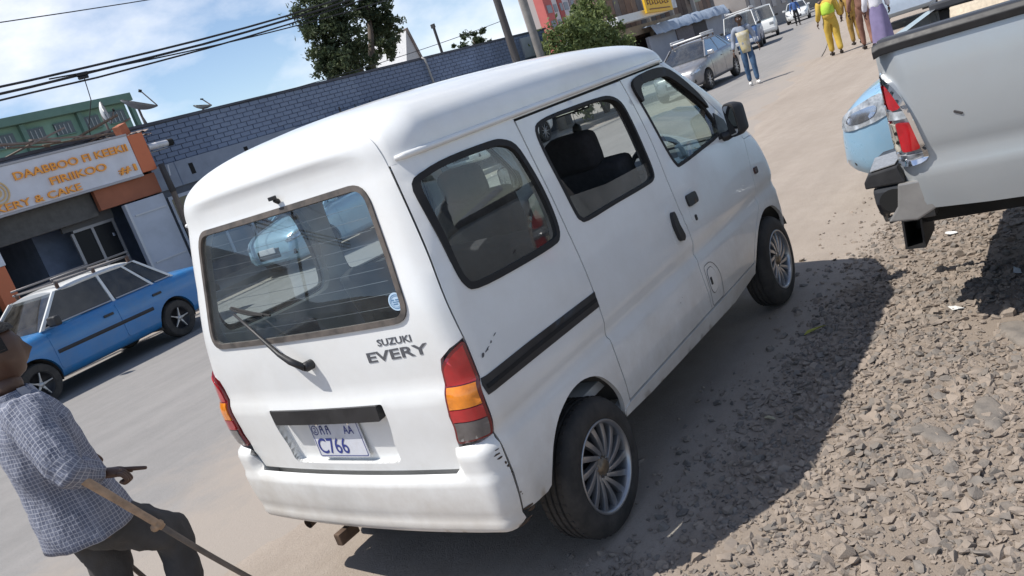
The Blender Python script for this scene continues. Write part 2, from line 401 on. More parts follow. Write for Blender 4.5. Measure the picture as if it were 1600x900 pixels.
def vanP(p):
    s = np.abs(p[:, 0]); sg = np.where(p[:, 0] < 0, 1.0, -1.0)
    W, R, rc, F, frc, z, bow, fbow, st = vprm(p[:, 1])
    xs = R+bow+rc; xf = F-fbow-frc
    t1 = s/SA; x1 = R+bow*t1**2; y1 = t1*(W-rc)
    a = np.clip((s-SA)/SC, 0, 1)*PI/2; x2 = R+bow+rc*(1-np.cos(a)); y2 = W-rc+rc*np.sin(a)
    x3 = xs+(s-SA-SC); y3 = W
    b = np.clip((x3-xf)/FCN, 0, 1)*PI/2; x4 = xf+frc*np.sin(b); y4 = W-frc*(1-np.cos(b))
    t5 = 1-np.clip((x3-xf-FCN)/FAN, 0, 1); x5 = F-fbow*t5**2; y5 = (W-frc)*t5
    vv = p[:, 1]; t1c = np.clip(t1, 0, 1); k1 = np.clip((vv-1.640-.03*(1-t1c**4))/.055, 0, 1); k2 = np.clip((vv-1.72)/.14, 0, 1); x1 = x1-.014*k1*k1*(3-2*k1)*(1-k2*k2*(3-2*k2))*(1-t1c**6)
    c = [s <= SA, s <= SA+SC, x3 <= xf, x3 <= xf+FCN]
    x = np.select(c, [x1, x2, x3, x4], x5); y = np.select(c, [y1, y2, y3, y4], y5)
    zb = np.minimum(p[:, 1], VG); z = zb+(z-zb)*fG(x)
    return np.stack([x, y*sg, z], 1)
_nn = numnorm(vanP)
def fv(p):
    a, n = _nn(p); c = a-np.array([1.6, 0, 1.05]); c[:, 0] *= .45
    n = np.where(((n*c).sum(1) < 0)[:, None], -n, n)
    return a, n
def SX(x, z):
    """surface coordinate of the side point (x, z)"""
    W, R, rc, F, frc, _, bow, fbow, _ = vprm(z); xs = R+bow+rc
    if x >= xs: return (float(SA+SC+x-xs), z)
    q = np.clip(1-(x-R-bow)/rc, 0, 1); return (float(SA+SC*np.arccos(q)/(PI/2)), z)
def SY(y, z):
    W, R, rc, *_ = vprm(z); return (float(y/(W-rc)*SA), z)
def SA_(deg, z): return (SA+SC*deg/90, z)
def send(v):
    W, R, rc, F, frc, _, bow, fbow, _ = vprm(v); return SA+SC+(F-fbow-frc-R-bow-rc)+FCN+FAN
def vfront(p):
    e = send(p[:, 1]); q = np.stack([np.where(p[:, 0] < 0, -1, 1)*(e-np.abs(p[:, 0])), p[:, 1]], 1); return fv(q)
def mir(poly): return np.array([(-a, b) for a, b in poly])
side = lambda pts: np.array([SX(*q) for q in pts])

SEAM = [SA_(64, 1.036), SA_(58, 1.15), SA_(50, 1.3), SA_(41, 1.45), SA_(32, 1.60), SA_(29, 1.66), SA_(27, 1.72), SA_(24, 1.80)]
SD_R = [(.838, 1.612), (.846, 1.463), (.866, 1.246), (.880, 1.038), (.880, .861), (.880, .778), (.889, .689), (.893, .575), (.90, .43), (.905, .395)]
SD_F = [(1.744, 1.608), (1.776, 1.476), (1.806, 1.276), (1.812, 1.113), (1.816, .964), (1.833, .852), (1.847, .745), (1.85, .681), (1.846, .62), (1.863, .467), (1.87, .395)]
ARCH_R = [(.845, .352), (.846, .428), (.806, .512), (.735, .585), (.64, .622), (.55, .626), (.47, .606), (.40, .572), (.335, .515), (.295, .457), (.265, .40)]
ARCH_F = [(2.56, .335), (2.58, .38), (2.635, .464), (2.739, .548), (2.862, .598), (2.96, .60), (3.06, .575), (3.15, .50), (3.20, .40), (3.215, .34)]
ARCH_R = smooth_open(ARCH_R, 3); ARCH_F = smooth_open(ARCH_F, 3); SD_F = smooth_open(SD_F, 3); SD_R = smooth_open(SD_R, 3)
QWIN = smooth_poly([(.208, 1.541), (.263, 1.565), (.396, 1.576), (.623, 1.573), (.71, 1.562), (.775, 1.525), (.805, 1.44), (.826, 1.323), (.827, 1.206), (.804, 1.147), (.738, 1.131), (.466, 1.137), (.264, 1.152), (.215, 1.183), (.200, 1.24), (.197, 1.345), (.197, 1.457)], 3)
SWIN = smooth_poly([(.940, 1.545), (1.004, 1.574), (1.187, 1.578), (1.465, 1.571), (1.591, 1.557), (1.668, 1.513), (1.694, 1.43), (1.708, 1.286), (1.712, 1.172), (1.682, 1.132), (1.584, 1.126), (1.278, 1.134), (1.040, 1.138), (.990, 1.155), (.970, 1.19), (.950, 1.326), (.933, 1.453)], 3)
FWIN = smooth_poly([(1.832, 1.555), (1.945, 1.580), (2.136, 1.578), (2.24, 1.555), (2.36, 1.47), (2.47, 1.37), (2.575, 1.25), (2.60, 1.17), (2.55, 1.135), (2.3, 1.122), (2.02, 1.114), (1.96, 1.13), (1.915, 1.22), (1.862, 1.41)], 3)
RWIN = [(-.572, 1.592), (.572, 1.592), (.580, 1.135), (-.580, 1.135)]
BELT = 1.10

van = thing('parked_van', 'dusty white compact van with tinted windows parked half on the gravel verge', 'van')
# ---- tailgate
NICHE = rpoly([SY(-.325, .862), SY(.325, .862), SY(.325, .80), SY(.300, .625), SY(-.300, .625), SY(-.325, .80)], [.01, .01, .01, .03, .03, .01])
tg_right = [SY(.552, .592), SY(.566, .62), SY(.587, .688), SY(.600, .78), SY(.614, .88), SY(.624, .955), SY(.636, .99), SA_(30, 1.018)]+SEAM
tg = [(a, b) for a, b in tg_right]+[(.3, 1.82), (-.3, 1.82)]+[(-a, b) for a, b in reversed(tg_right)]
rw_out = rpoly(RWIN, .075, 6)
tg_o = inset(np.array(tg), .0025)
tailgate = panel('tailgate', fv, tg_o, [rw_out, NICHE], WHITE, van, .028)
tailgate['label'] = 'sunlit white tailgate with wiper and lettering'
# number plate recess
def niche_fn(p):
    a, n = fv(p); return a-n*.030, n
panel('plate_recess', niche_fn, inset(NICHE, -.004), (), WHITE, van, .03, thick=0)
mb = MB(); loop = resample(NICHE, .03); A, n_ = fv(loop); B = A-n_*.032; k = len(A)
mb.add(list(A)+list(B), [(i, (i+1) % k, k+(i+1) % k, k+i) for i in range(k)]); mb.build('recess_wall', WHITE, van)
hb = rpoly([SY(-.305, .862), SY(.305, .862), SY(.300, .803), SY(-.300, .803)], .008)
panel('handle_bar', fv, hb, (), BLACKPL, van, .03, off=.012, thick=.05)
# rear window
panel('window_seal', fv, inset(rw_out, -.004), [inset(rw_out, .016)], OLDRUBBER, van, .03, off=.007, thick=.02)
panel('rear_window', fv, inset(rw_out, .016), (), VGLASSR, van, .04, off=-.002, thick=0)
heater = MB()
for i in range(9):
    z = 1.19+i*.042
    q = np.array([(s, z) for s in np.linspace(-.53, .53, 30)]); a, n = fv(q); heater.tube([Vector(v) for v in a-n*.006], .0007, 4)
heater.build('heater_lines', GUNMETAL, van)
# sticker on the rear glass
tm = MB(); c0 = SY(-.527, 1.203); c0 = (-c0[0], c0[1]); ring = [(c0[0]+.033*math.cos(t), c0[1]+.03*math.sin(t), 0) for t in np.linspace(0, 2*PI, 28, endpoint=False)]
tm.add(ring, [tuple(range(28))]); st_o = on_surface('window_sticker', tm.mesh('sticker', False), fv, mat('sticker_blue', (.42, .55, .68), .4), van, .0006)
for r_, w_ in ((.026, .003), (.02, .0015)):
    tm = MB(); rr = [(c0[0]+q*math.cos(t)*1.05, c0[1]+q*math.sin(t)*.92, 0) for q in (r_, r_-w_) for t in np.linspace(0, 2*PI, 28, endpoint=False)]
    tm.add(rr, [(i, (i+1) % 28, 28+(i+1) % 28, 28+i) for i in range(28)]); on_surface('sticker_ring', tm.mesh('r', False), fv, mat('sticker_dark', (.10, .20, .34), .5), st_o, .0012)
tm = MB()
for i, (sx, sz, w, h) in enumerate(((-.013, .006, .012, .004), (.006, .006, .016, .004), (0, -.001, .03, .003), (-.004, -.008, .02, .004))):
    tm.add([(c0[0]+sx-w/2, c0[1]+sz-h/2, 0), (c0[0]+sx+w/2, c0[1]+sz-h/2, 0), (c0[0]+sx+w/2, c0[1]+sz+h/2, 0), (c0[0]+sx-w/2, c0[1]+sz+h/2, 0)], [(0, 1, 2, 3)])
on_surface('sticker_print', tm.mesh('p', False), fv, MATS['sticker_dark'], st_o, .0013)
# washer nozzle, wiper
def tgp(y, z, off=0.0):
    s = SY(abs(y), z)[0]; a, n = fv(np.array([(s if y < 0 else -s, z)])); return Vector(a[0])+Vector(n[0])*off
mb = MB(); mb.tube([tgp(-.075, 1.618, 0), tgp(-.075, 1.622, .018)], [.011, .008], 10); mb.box(tgp(-.075, 1.626, .022), (.02, .026, .014)); mb.build('washer_nozzle', BLACKPL, van, bevel=.003)
wip = empty('wiper', van)
mb = MB(); mb.lathe([(.0, .0), (.019, .0), (.019, .028), (.014, .036), (0, .036)], 16, 'Z')
o = mb.build('pivot_cap', BLACKPL, wip, auto=35); q = tgp(-.035, 1.035); nq = (tgp(-.035, 1.035, .1)-q).normalized(); o.location = q; o.rotation_euler = nq.to_track_quat('Z', 'Y').to_euler()
mb = MB(); P0, P1, P2 = tgp(-.035, 1.035, .034), tgp(.06, 1.10, .05), tgp(.285, 1.262, .042)
mb.tube([P0, P0.lerp(P1, .5)+Vector((-.006, 0, 0)), P1, P1.lerp(P2, .5), P2], [.013, .013, .010, .006, .005], 8); mb.build('arm', BLACKPL, wip, smooth=True)
mb = MB(); bl = [tgp(y, z, .012) for y, z in ((.345, 1.288), (.28, 1.27), (.2, 1.252), (.10, 1.235))]
mb.tube(bl, [.004, .006, .006, .004], 6); mb.tube([tgp(.33, 1.284, .026), tgp(.285, 1.272, .036), tgp(.2, 1.252, .036), tgp(.13, 1.24, .022)], .004, 6); mb.build('blade', RUBBER, wip)
# lettering on the tailgate
def tg_text(s, y0, z0, w, h, name, bold, shear=0.0, lift=0.0):
    me = text_mesh(s, 1.0, .5, 'LEFT', bold, shear); n = len(me.vertices); c = np.empty(n*3); me.vertices.foreach_get('co', c); c = c.reshape(-1, 3)
    lo, hi = c.min(0), c.max(0); u = (c[:, 0]-lo[0])/(hi[0]-lo[0]); q = (c[:, 1]-lo[1])/(hi[1]-lo[1])
    z = z0+q*h+lift*u; y = y0+u*w; W, R, rc, *_ = vprm(z)
    c[:, 0] = y/(W-rc)*SA; c[:, 1] = z; c[:, 2] = np.where(c[:, 2] > 0, .0016, .0)
    me.vertices.foreach_set('co', c.ravel()); return on_surface(name, me, fv, GUNMETAL, van, .0004)
tg_text('SUZUKI', .395, 1.066, .150, .024, 'maker_lettering', .012)
tg_text('EVERY', .328, 1.012, .272, .036, 'model_lettering', .016, lift=.006)
# number plate
plate = empty('number_plate', van)
PN = mat('plate_white', (.62, .64, .70), .4, var=.06, vscale=10, dirt=(.4, .36, .3), dirt_amt=.3, dscale=12); PB = mat('plate_blue', (.03, .045, .22), .5)
def plfn(p): return (np.stack([np.full(len(p), .040), -p[:, 0], p[:, 1]], 1), np.repeat(np.array([[-1., 0, 0]]), len(p), 0))
panel('plate', plfn, rpoly([(-.142, .796), (.142, .796), (.142, .646), (-.142, .646)], .012), (), PN, plate, .05, thick=.004)
def plstroke(pts, w=.0035, name='plate_character'):
    mb = MB()
    for a, b in zip(pts[:-1], pts[1:]):
        a = Vector((a[0], a[1], 0)); b = Vector((b[0], b[1], 0)); d = (b-a).normalized(); nrm = Vector((-d.y, d.x, 0))*w; a = a-d*w*.6; b = b+d*w*.6
        mb.quad(a-nrm, b-nrm, b+nrm, a+nrm)
    return on_surface(name, mb.mesh('s', False), plfn, PB, plate, .0012)
b4 = rpoly([(-.137, .791), (.137, .791), (.137, .651), (-.137, .651)], .010); b4i = inset(b4, .003)
panel('plate_border', plfn, b4, [b4i], PB, plate, .06, off=.001, thick=0)
plstroke([(-.113+.017*math.cos(t), .762+.019*math.sin(t)) for t in np.linspace(0, 2*PI, 18)], .0018)
plstroke([(-.119, .770), (-.111, .772), (-.109, .764), (-.119, .754), (-.107, .753)], .0016)
for x0 in (-.083, -.048):   # the two script letters after the circled figure
    plstroke([(x0, .745), (x0+.003, .776), (x0+.013, .780), (x0+.015, .768)], .0026); plstroke([(x0+.015, .776), (x0+.019, .745)], .0026); plstroke([(x0+.003, .765), (x0+.015, .763)], .002)
def plate_text(s, x0, z0, w, h):
    me = text_mesh(s, 1.0, 0, 'LEFT', .008); n = len(me.vertices); c = np.empty(n*3); me.vertices.foreach_get('co', c); c = c.reshape(-1, 3)
    lo, hi = c.min(0), c.max(0); c[:, 0] = x0+(c[:, 0]-lo[0])/(hi[0]-lo[0])*w; c[:, 1] = z0+(c[:, 1]-lo[1])/(hi[1]-lo[1])*h; c[:, 2] = 0
    me.vertices.foreach_set('co', c.ravel()); on_surface('plate_lettering', me, plfn, PB, plate, .0012)
plate_text('AA', .05, .744, .055, .034); plate_text('C766', -.128, .662, .17, .066)
for sx in (-.09, .09):
    mb = MB(); mb.lathe([(0, .006), (.006, .005), (.007, 0)], 10, 'X'); o = mb.build('plate_screw', CHROME, plate, smooth=True); o.location = (.0385, sx, .788); o.rotation_euler = (0, PI, 0)
# ---- side panels, right (sg=1) and left (sg=-1)
def sided(name, poly, holes, m, step=.03, off=0.0, thick=.02, gap=.0028):
    out = []
    for sg in (1, -1):
        P = inset(np.array(poly), gap) if gap else np.array(poly); H = list(holes)
        if sg < 0: P = mir(P); H = [mir(h) for h in H]
        out.append(panel(name, fv, P, H, m, van, step, off, thick))
    return out
qw, sw, fw = side(QWIN), side(SWIN), side(FWIN)
quarter = [SA_(60, .704), SA_(61, .80), SA_(62, .9), SA_(64, 1.034)]+SEAM[1:4]+[SA_(31, 1.6195), SX(.30, 1.6195), SX(.836, 1.6195)]+[SX(*q) for q in SD_R[2:-2]]+[SX(.903, .375)]+[SX(*q) for q in ARCH_R]+[SX(.234, .392), SX(.102, .404), SX(.107, .55)]
sided('rear_quarter_panel', quarter, [qw], WHITE)
slide = [SX(*q) for q in SD_R]+[SX(*q) for q in reversed(SD_F)]
sided('sliding_door', slide, [sw], WHITE, gap=.0050)
APIL = [(2.20, 1.612), (2.34, 1.535), (2.47, 1.44), (2.60, 1.33), (2.72, 1.22), (2.86, 1.09), (2.90, 1.04)]
fdoor = [SX(*q) for q in SD_F[::-1]]+[SX(*q) for q in APIL]+[SX(2.86, .9), SX(2.835, .75), SX(2.82, .645), SX(2.73, .585), SX(2.62, .50), SX(2.545, .395)]
sided('front_door', fdoor, [fw], WHITE)
sill = [SX(.85, .347), SX(.853, .385), SX(.905, .393), SX(1.4, .393), SX(1.87, .393), SX(2.543, .393), SX(2.556, .33), SX(2.2, .297), SX(1.56, .315), SX(1.1, .33)]
sided('sill', sill, (), WHITE, off=.004, thick=.06, gap=.002)
fe = lambda z, d: (float(send(z))-d, z)
fender = [SX(2.548, .393)]+[SX(2.62, .50), SX(2.73, .585), SX(2.82, .645), SX(2.835, .75), SX(2.86, .9), SX(2.90, 1.04)]+[fe(1.03, .60), fe(.9, .56), fe(.75, .56), fe(.58, .56), fe(.45, .56), fe(.34, .58)]+[SX(*q) for q in reversed(ARCH_F)]
sided('front_fender', fender, (), WHITE, gap=.002)
# nose with grille area and windscreen
nose = np.array([(-.555, .33), (.555, .33), (.555, .58), (.555, .90), (.59, 1.03), (.0, 1.05), (-.59, 1.03), (-.555, .90), (-.555, .58)])
panel('nose_panel', vfront, nose, (), WHITE, van, .04)
panel('front_grille', vfront, rpoly([(-.30, .50), (.30, .50), (.30, .62), (-.30, .62)], .03), (), BLACKPL, van, .05, off=.006)
for s in (-1, 1):
    panel('headlight', vfront, rpoly([(s*.36, .70), (s*.60, .70), (s*.63, .86), (s*.38, .84)], .04), (), mat('clear_lens', (.6, .63, .66), .1, coat=1.0), van, .05, off=.008)
ws = np.array([(-.64, 1.08), (.64, 1.08), (.62, 1.25), (.60, 1.42), (.58, 1.585), (-.58, 1.585), (-.60, 1.42), (-.62, 1.25)])
panel('windscreen', vfront, rpoly(ws, .03), (), VGLASS, van, .05, off=-.004, thick=0)
for s in (-1, 1):
    ap = [(float(send(z))-SX(x, z)[0]) for x, z in APIL]
    poly = [(s*(a), z) for a, (x, z) in zip(ap, APIL)]+[(s*.60, 1.035), (s*.635, 1.08), (s*.62, 1.25), (s*.60, 1.42), (s*.575, 1.585), (s*.60, 1.615)]
    panel('front_pillar', vfront, inset(np.array(poly), .001), (), WHITE, van, .03)
panel('roof_header', vfront, np.array([(-.60, 1.588), (.60, 1.588), (.60, 1.622), (-.60, 1.622)]), (), WHITE, van, .03, thick=.01)
panel('cowl_panel', vfront, np.array([(-.63, 1.035), (0, 1.052), (.63, 1.035), (.63, 1.078), (-.63, 1.078)]), (), BLACKPL, van, .04, off=-.004)
# window seals and panes
for sg, tagw in ((1, 'right'), (-1, 'left')):
    mm = (lambda q: q) if sg > 0 else mir
    panel('window_seal', fv, mm(inset(qw, -.003)), [mm(inset(qw, .020))], RUBBER, van, .03, off=.005, thick=.02)
    panel('quarter_window', fv, mm(inset(qw, .014)), (), VGLASS, van, .05, off=-.004, thick=0)
    panel('window_seal', fv, mm(inset(sw, -.002)), [mm(inset(sw, .013))], RUBBER, van, .03, off=.003, thick=.03)
    if sg > 0:   # pane wound down, its top edge still showing
        low = side([(.955, 1.262), (1.30, 1.225), (1.705, 1.215), (1.708, 1.16), (1.68, 1.132), (1.3, 1.132), (1.03, 1.138), (.985, 1.155), (.965, 1.2)])
        panel('lowered_window', fv, low, (), glass('lowered_glass', (.42, .5, .48), 1.0, dust=.10), van, .05, off=-.012, thick=.004)
    else: panel('sliding_window', fv, mm(inset(sw, .009)), (), VGLASS, van, .05, off=-.006, thick=0)
    panel('window_seal', fv, mm(inset(fw, -.002)), [mm(inset(fw, .013))], RUBBER, van, .03, off=.003, thick=.03)
    panel('front_window', fv, mm(inset(fw, .009)), (), glass('van_front_glass', (.66, .76, .71), .9, dust=.03), van, .05, off=-.006, thick=0)
# rain visor over the front window
vis = side(smooth_poly([(1.822, 1.53), (1.835, 1.578), (1.95, 1.598), (2.14, 1.596), (2.26, 1.565), (2.40, 1.47), (2.52, 1.355), (2.545, 1.30), (2.49, 1.345), (2.37, 1.435), (2.23, 1.527), (2.13, 1.548), (1.95, 1.552), (1.885, 1.535), (1.868, 1.48), (1.845, 1.48)], 3))
panel('rain_visor', fv, vis, (), mat('smoked_visor', (.022, .020, .020), .6, spec=.2, var=.2, vscale=5), van, .03, off=.016, thick=.014)
# black rail moulding on the quarter panel
for sg in (1, -1):
    mm = (lambda q: q) if sg > 0 else mir
    rail = side([(.112, .893), (.40, .893), (.884, .884), (.880, .822), (.40, .830), (.112, .834)])
    panel('slide_rail', fv, mm(rail), (), BLACKPL, van, .03, off=.003, thick=.01)
    rib = side([(.118, .868), (.40, .869), (.878, .861), (.878, .846), (.40, .853), (.118, .853)])
    panel('rail_groove', fv, mm(rib), (), DARKGAP, van, .03, off=.0045, thick=0)
# door handles
for sg in (1, -1):
    mm = (lambda q: q) if sg > 0 else mir
    dish = side(rpoly([(1.668, .985), (1.775, .985), (1.775, .795), (1.668, .795)], .045, 5))
    panel('handle_dish', fv, mm(dish), (), WHITE, van, .03, off=.0016, thick=.002)
    pts = [(1.700, .945), (1.722, .953), (1.732, .925), (1.734, .885), (1.748, .845), (1.752, .82), (1.728, .806), (1.700, .822), (1.690, .86), (1.686, .90)]
    panel('sliding_door_handle', fv, mm(side(smooth_poly(pts, 3))), (), BLACKPL, van, .02, off=.020, thick=.02)
    d2 = side(rpoly([(1.90, .995), (2.06, .985), (2.06, .82), (1.91, .83)], .05, 5))
    panel('handle_dish', fv, mm(d2), (), WHITE, van, .03, off=.0016, thick=.002)
    panel('front_door_handle', fv, mm(side(rpoly([(1.912, .978), (2.03, .972), (2.035, .915), (1.915, .918)], .02, 4))), (), BLACKPL, van, .02, off=.012, thick=.012)
    panel('door_lock', fv, mm(side(rpoly([(1.945, .868), (1.965, .868), (1.965, .838), (1.945, .838)], .009, 3))), (), BLACKPL, van, .02, off=.006, thick=.006)
# fuel flap
outl = side(rpoly([(1.885, .615), (1.985, .618), (2.06, .54), (2.05, .40), (1.888, .40)], [.02, .05, .05, .02, .02], 4))
panel('flap_groove', fv, outl, [inset(outl, .004)], mat('seam_grey', (.16, .155, .145), .8), van, .04, off=.0012, thick=0)
fl = side(rpoly([(1.910, .585), (1.965, .590), (2.005, .545), (1.998, .47), (1.93, .455), (1.905, .49)], .02, 4))
panel('flap_groove', fv, inset(fl, -.004), [inset(fl, .001)], MATS['seam_grey'], van, .04, off=.0014, thick=0)
panel('fuel_flap', fv, fl, (), WHITE, van, .03, off=.003, thick=.003)
panel('flap_lock', fv, side(rpoly([(1.918, .545), (1.935, .545), (1.935, .505), (1.918, .505)], .006)), (), BLACKPL, van, .02, off=.006, thick=.004)
for sg in (1, -1):
    mm = (lambda q: q) if sg > 0 else mir
    panel('side_marker', fv, mm(side(rpoly([(2.875, .865), (2.925, .865), (2.925, .825), (2.875, .825)], .015))), (), mat('brown_lens', (.06, .016, .01), .25, coat=.6), van, .03, off=.010, thick=.01)
# ---- tail lamps
LAMP = rpoly([SY(.592, .693), SA_(57, .709), SA_(60, 1.030), SA_(28, 1.010), SY(.630, .965), SY(.605, .80)], [.02, .015, .012, .02, .03, 0], 4)
def cut(poly, z0, z1):
    """slice of an outline between two heights"""
    P = resample(poly, .008); out = []
    def clip(P, s, z):
        r = []
        for i in range(len(P)):
            a, b = P[i], P[(i+1) % len(P)]; ia, ib = s*(a[1]-z) >= 0, s*(b[1]-z) >= 0
            if ia: r.append(a)
            if ia != ib: r.append(a+(b-a)*(z-a[1])/(b[1]-a[1]))
        return np.array(r)
    return clip(clip(P, 1, z0), -1, z1)
for sg in (1, -1):
    mm = (lambda q: q) if sg > 0 else mir
    panel('tail_lamp', fv, mm(LAMP), (), DKRED, van, .02, off=.010, thick=.03)
    Li = inset(LAMP, .010)
    for nm, a, b, m_ in (('red_lens', .892, 1.04, REDLENS), ('amber_lens', .824, .888, AMBER), ('red_lens', .778, .820, REDLENS), ('reversing_lens', .70, .774, GREYLENS)):
        c = cut(Li, a, b); panel(nm, fv, mm(c), (), m_, van, .02, off=.0145, thick=.006)
# ---- rear bumper
def sstep(a, b, x): t = np.clip((x-a)/(b-a), 0, 1); return t*t*(3-2*t)
fO = pchip([.34, .36, .375, .398, .404, .41, .45, .54, .568, .578, .587, .60], [.016, .030, .038, .043, .034, .034, .040, .044, .0435, .039, .020, .006])
def bump_fn(p):
    def PB_(q):
        a, n = fv(q); s = np.abs(q[:, 0]); o = fO(q[:, 1]); tw = sstep(.535, .575, s); o2 = np.where(q[:, 1] > .56, np.maximum(o, .036-.05*sstep(.66, .71, q[:, 1])), o)
        o = o*(1-tw)+o2*tw; o = o*(1-.86*sstep(SA+.02, SA+.115, s)); return a+n*o[:, None]
    a, n = numnorm(PB_, 4e-4)(p); _, n0 = fv(p); n = np.where(((n*n0).sum(1) < 0)[:, None], -n, n); return a, n
bp = [SY(.545, .588), SY(.556, .60), SY(.580, .683), SA_(28, .690), SA_(58, .702), SX(.100, .55), SX(.098, .41), SA_(54, .385), SA_(34, .366), (.55, .360), (.3, .357)]
bp = bp+[(-a, b) for a, b in reversed(bp)]
panel('rear_bumper', bump_fn, np.array(bp), (), WHITE, van, .018, thick=.075)
# scuffs and rust spots on the bumper corner
scuff = mat('scuff_brown', (.07, .045, .03), .9)
rs = random.Random(3)
for i, (sd, z, w, h) in enumerate(((44, .64, .012, .004), (46, .625, .010, .004), (52, .60, .004, .006), (54, .585, .005, .005), (47, .655, .008, .003), (56, .56, .003, .004), (58, .48, .004, .004), (60, .47, .003, .003), (66, .41, .03, .006), (75, .395, .02, .008), (50, .368, .025, .004), (60, .376, .02, .004))):
    s0, z0 = SA_(sd, z); pts = [(s0+w*(.6+.5*rs.random())*math.cos(t), z0+h*(.6+.5*rs.random())*math.sin(t)) for t in np.linspace(0, 2*PI, 9, endpoint=False)]
    panel('scuff_mark', bump_fn if sd < 61 else fv, np.array(pts), (), scuff, van, .05, off=.0012, thick=0)
for i, (x, z, w, h) in enumerate(((.155, .955, .012, .006), (.185, .962, .02, .004), (.215, .975, .008, .005), (.245, .988, .012, .002), (1.55, .56, .003, .003), (1.58, .575, .003, .002))):
    s0, z0 = SX(x, z); pts = [(s0+w*(.4+.7*rs.random())*math.cos(t), z0+h*(.4+.9*rs.random())*math.sin(t)+.25*w*math.cos(t)) for t in np.linspace(0, 2*PI, 9, endpoint=False)]
    panel('scratch_mark', fv, np.array(pts), (), mat('scratch_grey', (.10, .10, .105), .8), van, .05, off=.0008, thick=0)
# ---- roof (one grid over the top), gutters
def roof_grid(off=0.0, v0=VG-.004):
    vs_ = np.concatenate([np.linspace(v0, VG+LR*.35, 14), np.linspace(VG+LR*.35, VG+LR-.004, 22)[1:]]); V = []; F = []; ncol = None
    s_rear = np.linspace(0, SA, 12); s_c = np.linspace(SA, SA+SC, 12)[1:]
    rows = []
    for v in vs_:
        e = float(send(v)); xfS = e-FCN-FAN
        s = np.concatenate([s_rear, s_c, np.linspace(SA+SC, xfS, 26)[1:], np.linspace(xfS, xfS+FCN, 8)[1:], np.linspace(xfS+FCN, e, 9)[1:]])
        full = np.concatenate([s, -s[::-1][1:-1]])
        a, n = fv(np.stack([full, np.full(len(full), v)], 1)); under = (np.abs(full) < SA_(26, 0)[0]) & (v < 1.83); rows.append((a+n*(off+np.where(under, -.009, 0.0))[:, None], full, v))
    n = len(rows[0][0])
    for r in rows: V += [tuple(q) for q in r[0]]
    for i in range(len(rows)-1):
        for j in range(n):
            sj = abs(rows[i][1][j]); sk = abs(rows[i][1][(j+1) % n]); v = rows[i+1][2]
            F.append((i*n+j, i*n+(j+1) % n, (i+1)*n+(j+1) % n, (i+1)*n+j))
    me = bpy.data.meshes.new('roof'); me.from_pydata(V, [], F); me.update()
    bm = bmesh.new(); bm.from_mesh(me); bmesh.ops.remove_doubles(bm, verts=bm.verts, dist=1e-4); bmesh.ops.recalc_face_normals(bm, faces=bm.faces)
    loose = [v for v in bm.verts if not v.link_faces]; bmesh.ops.delete(bm, geom=loose, context='VERTS'); bm.to_mesh(me); bm.free()
    return me
obj('roof', roof_grid(), WHITE, van, True)
obj('roof_lining', roof_grid(-.03), TRIMGREY, van, True)
for sg in (1, -1):
    q = np.array([(sg*SX(x, 1.624)[0], 1.624) for x in np.concatenate([[.205, .23, .28], np.linspace(.32, 2.2, 26)])]); a, n = fv(q)
    mb = MB(); mb.tube([Vector(v) for v in a+n*.004], [.008]+[.0115]*(len(a)-1), 8); mb.build('roof_gutter', WHITE, van, smooth=True)
    q = np.array([(sg*SX(x, 1.612)[0], 1.6145) for x in np.linspace(.845, 2.2, 20)]); a, n = fv(q)
    mb = MB(); mb.tube([Vector(v) for v in a-n*.001-np.array([0, 0, .004])], .005, 6); mb.build('door_seal', DARKGAP, van, smooth=True)
# ---- inner shell and underbody
def fin(p): a, n = fv(p); return a-n*.048, -n
for sg in (1, -1):
    mm = (lambda q: q) if sg > 0 else mir
    wall = [(.0, .47), (.0, 1.615)]+[SX(.3, 1.615), SX(1.2, 1.615), SX(2.18, 1.615), SX(2.45, 1.44), SX(2.7, 1.23), SX(2.88, 1.04), SX(2.86, .62), SX(2.6, .62), SX(2.5, .47), SX(.90, .47), SX(.85, .64), SX(.3, .64), SX(.25, .47)]
    rwh = rpoly([(.0, 1.60), (.585, 1.60), (.592, 1.128), (.0, 1.128)], [0, .07, .07, 0], 5)
    wall = [(.0, .47)]+[tuple(q) for q in ((.0, 1.128), (.52, 1.128), (.592, 1.2), (.585, 1.53), (.52, 1.60), (.0, 1.60), (.0, 1.615))]+wall[2:]
    panel('inner_wall', fin, mm(np.array(wall)), [mm(inset(qw, -.006)), mm(inset(sw, -.006)), mm(inset(fw, -.006))], TRIMGREY, van, .045, thick=0)
rbox('cabin_floor', (1.55, 0, .50), (2.7, 1.30, .04), TRIMGREY, van, .005)
rbox('underbody', (1.65, 0, .385), (2.9, 1.02, .17), mat('underbody_black', (.02, .019, .018), .9, var=.4, vscale=6), van, .03)
for x in (.601, 2.951):
    for s in (-1, 1):
        mb = MB(); n = 20
        ring = lambda y, r: [(x+r*math.cos(t), s*y, .29+r*math.sin(t)) for t in np.linspace(.33, PI-.33, n)]
        A, B = ring(.712, .335), ring(.44, .32); vv = A+B+[(x, s*.44, .40)]
        mb.add(vv, [(i, i+1, n+i+1, n+i) for i in range(n-1)]+[(n+i, n+i+1, 2*n) for i in range(n-1)]); mb.build('wheel_well', WELL, van, smooth=True)
mb = MB(); mb.tube([(.601, -.5, .28), (.601, .5, .28)], .04, 10); mb.build('rear_axle', ALLOYDARK, van, smooth=True)
mb = MB(); mb.box((.02, .155, .315), (.10, .035, .05)); mb.build('tow_hook', mat('rusty_steel', (.09, .055, .035), .8, var=.4, vscale=15), van, bevel=.006)
mb = MB(); mb.tube([(.9, .42, .34), (.25, .45, .33), (.06, .45, .31)], .022, 10, cap=False); mb.build('exhaust_pipe', MATS['rusty_steel'], van, smooth=True)
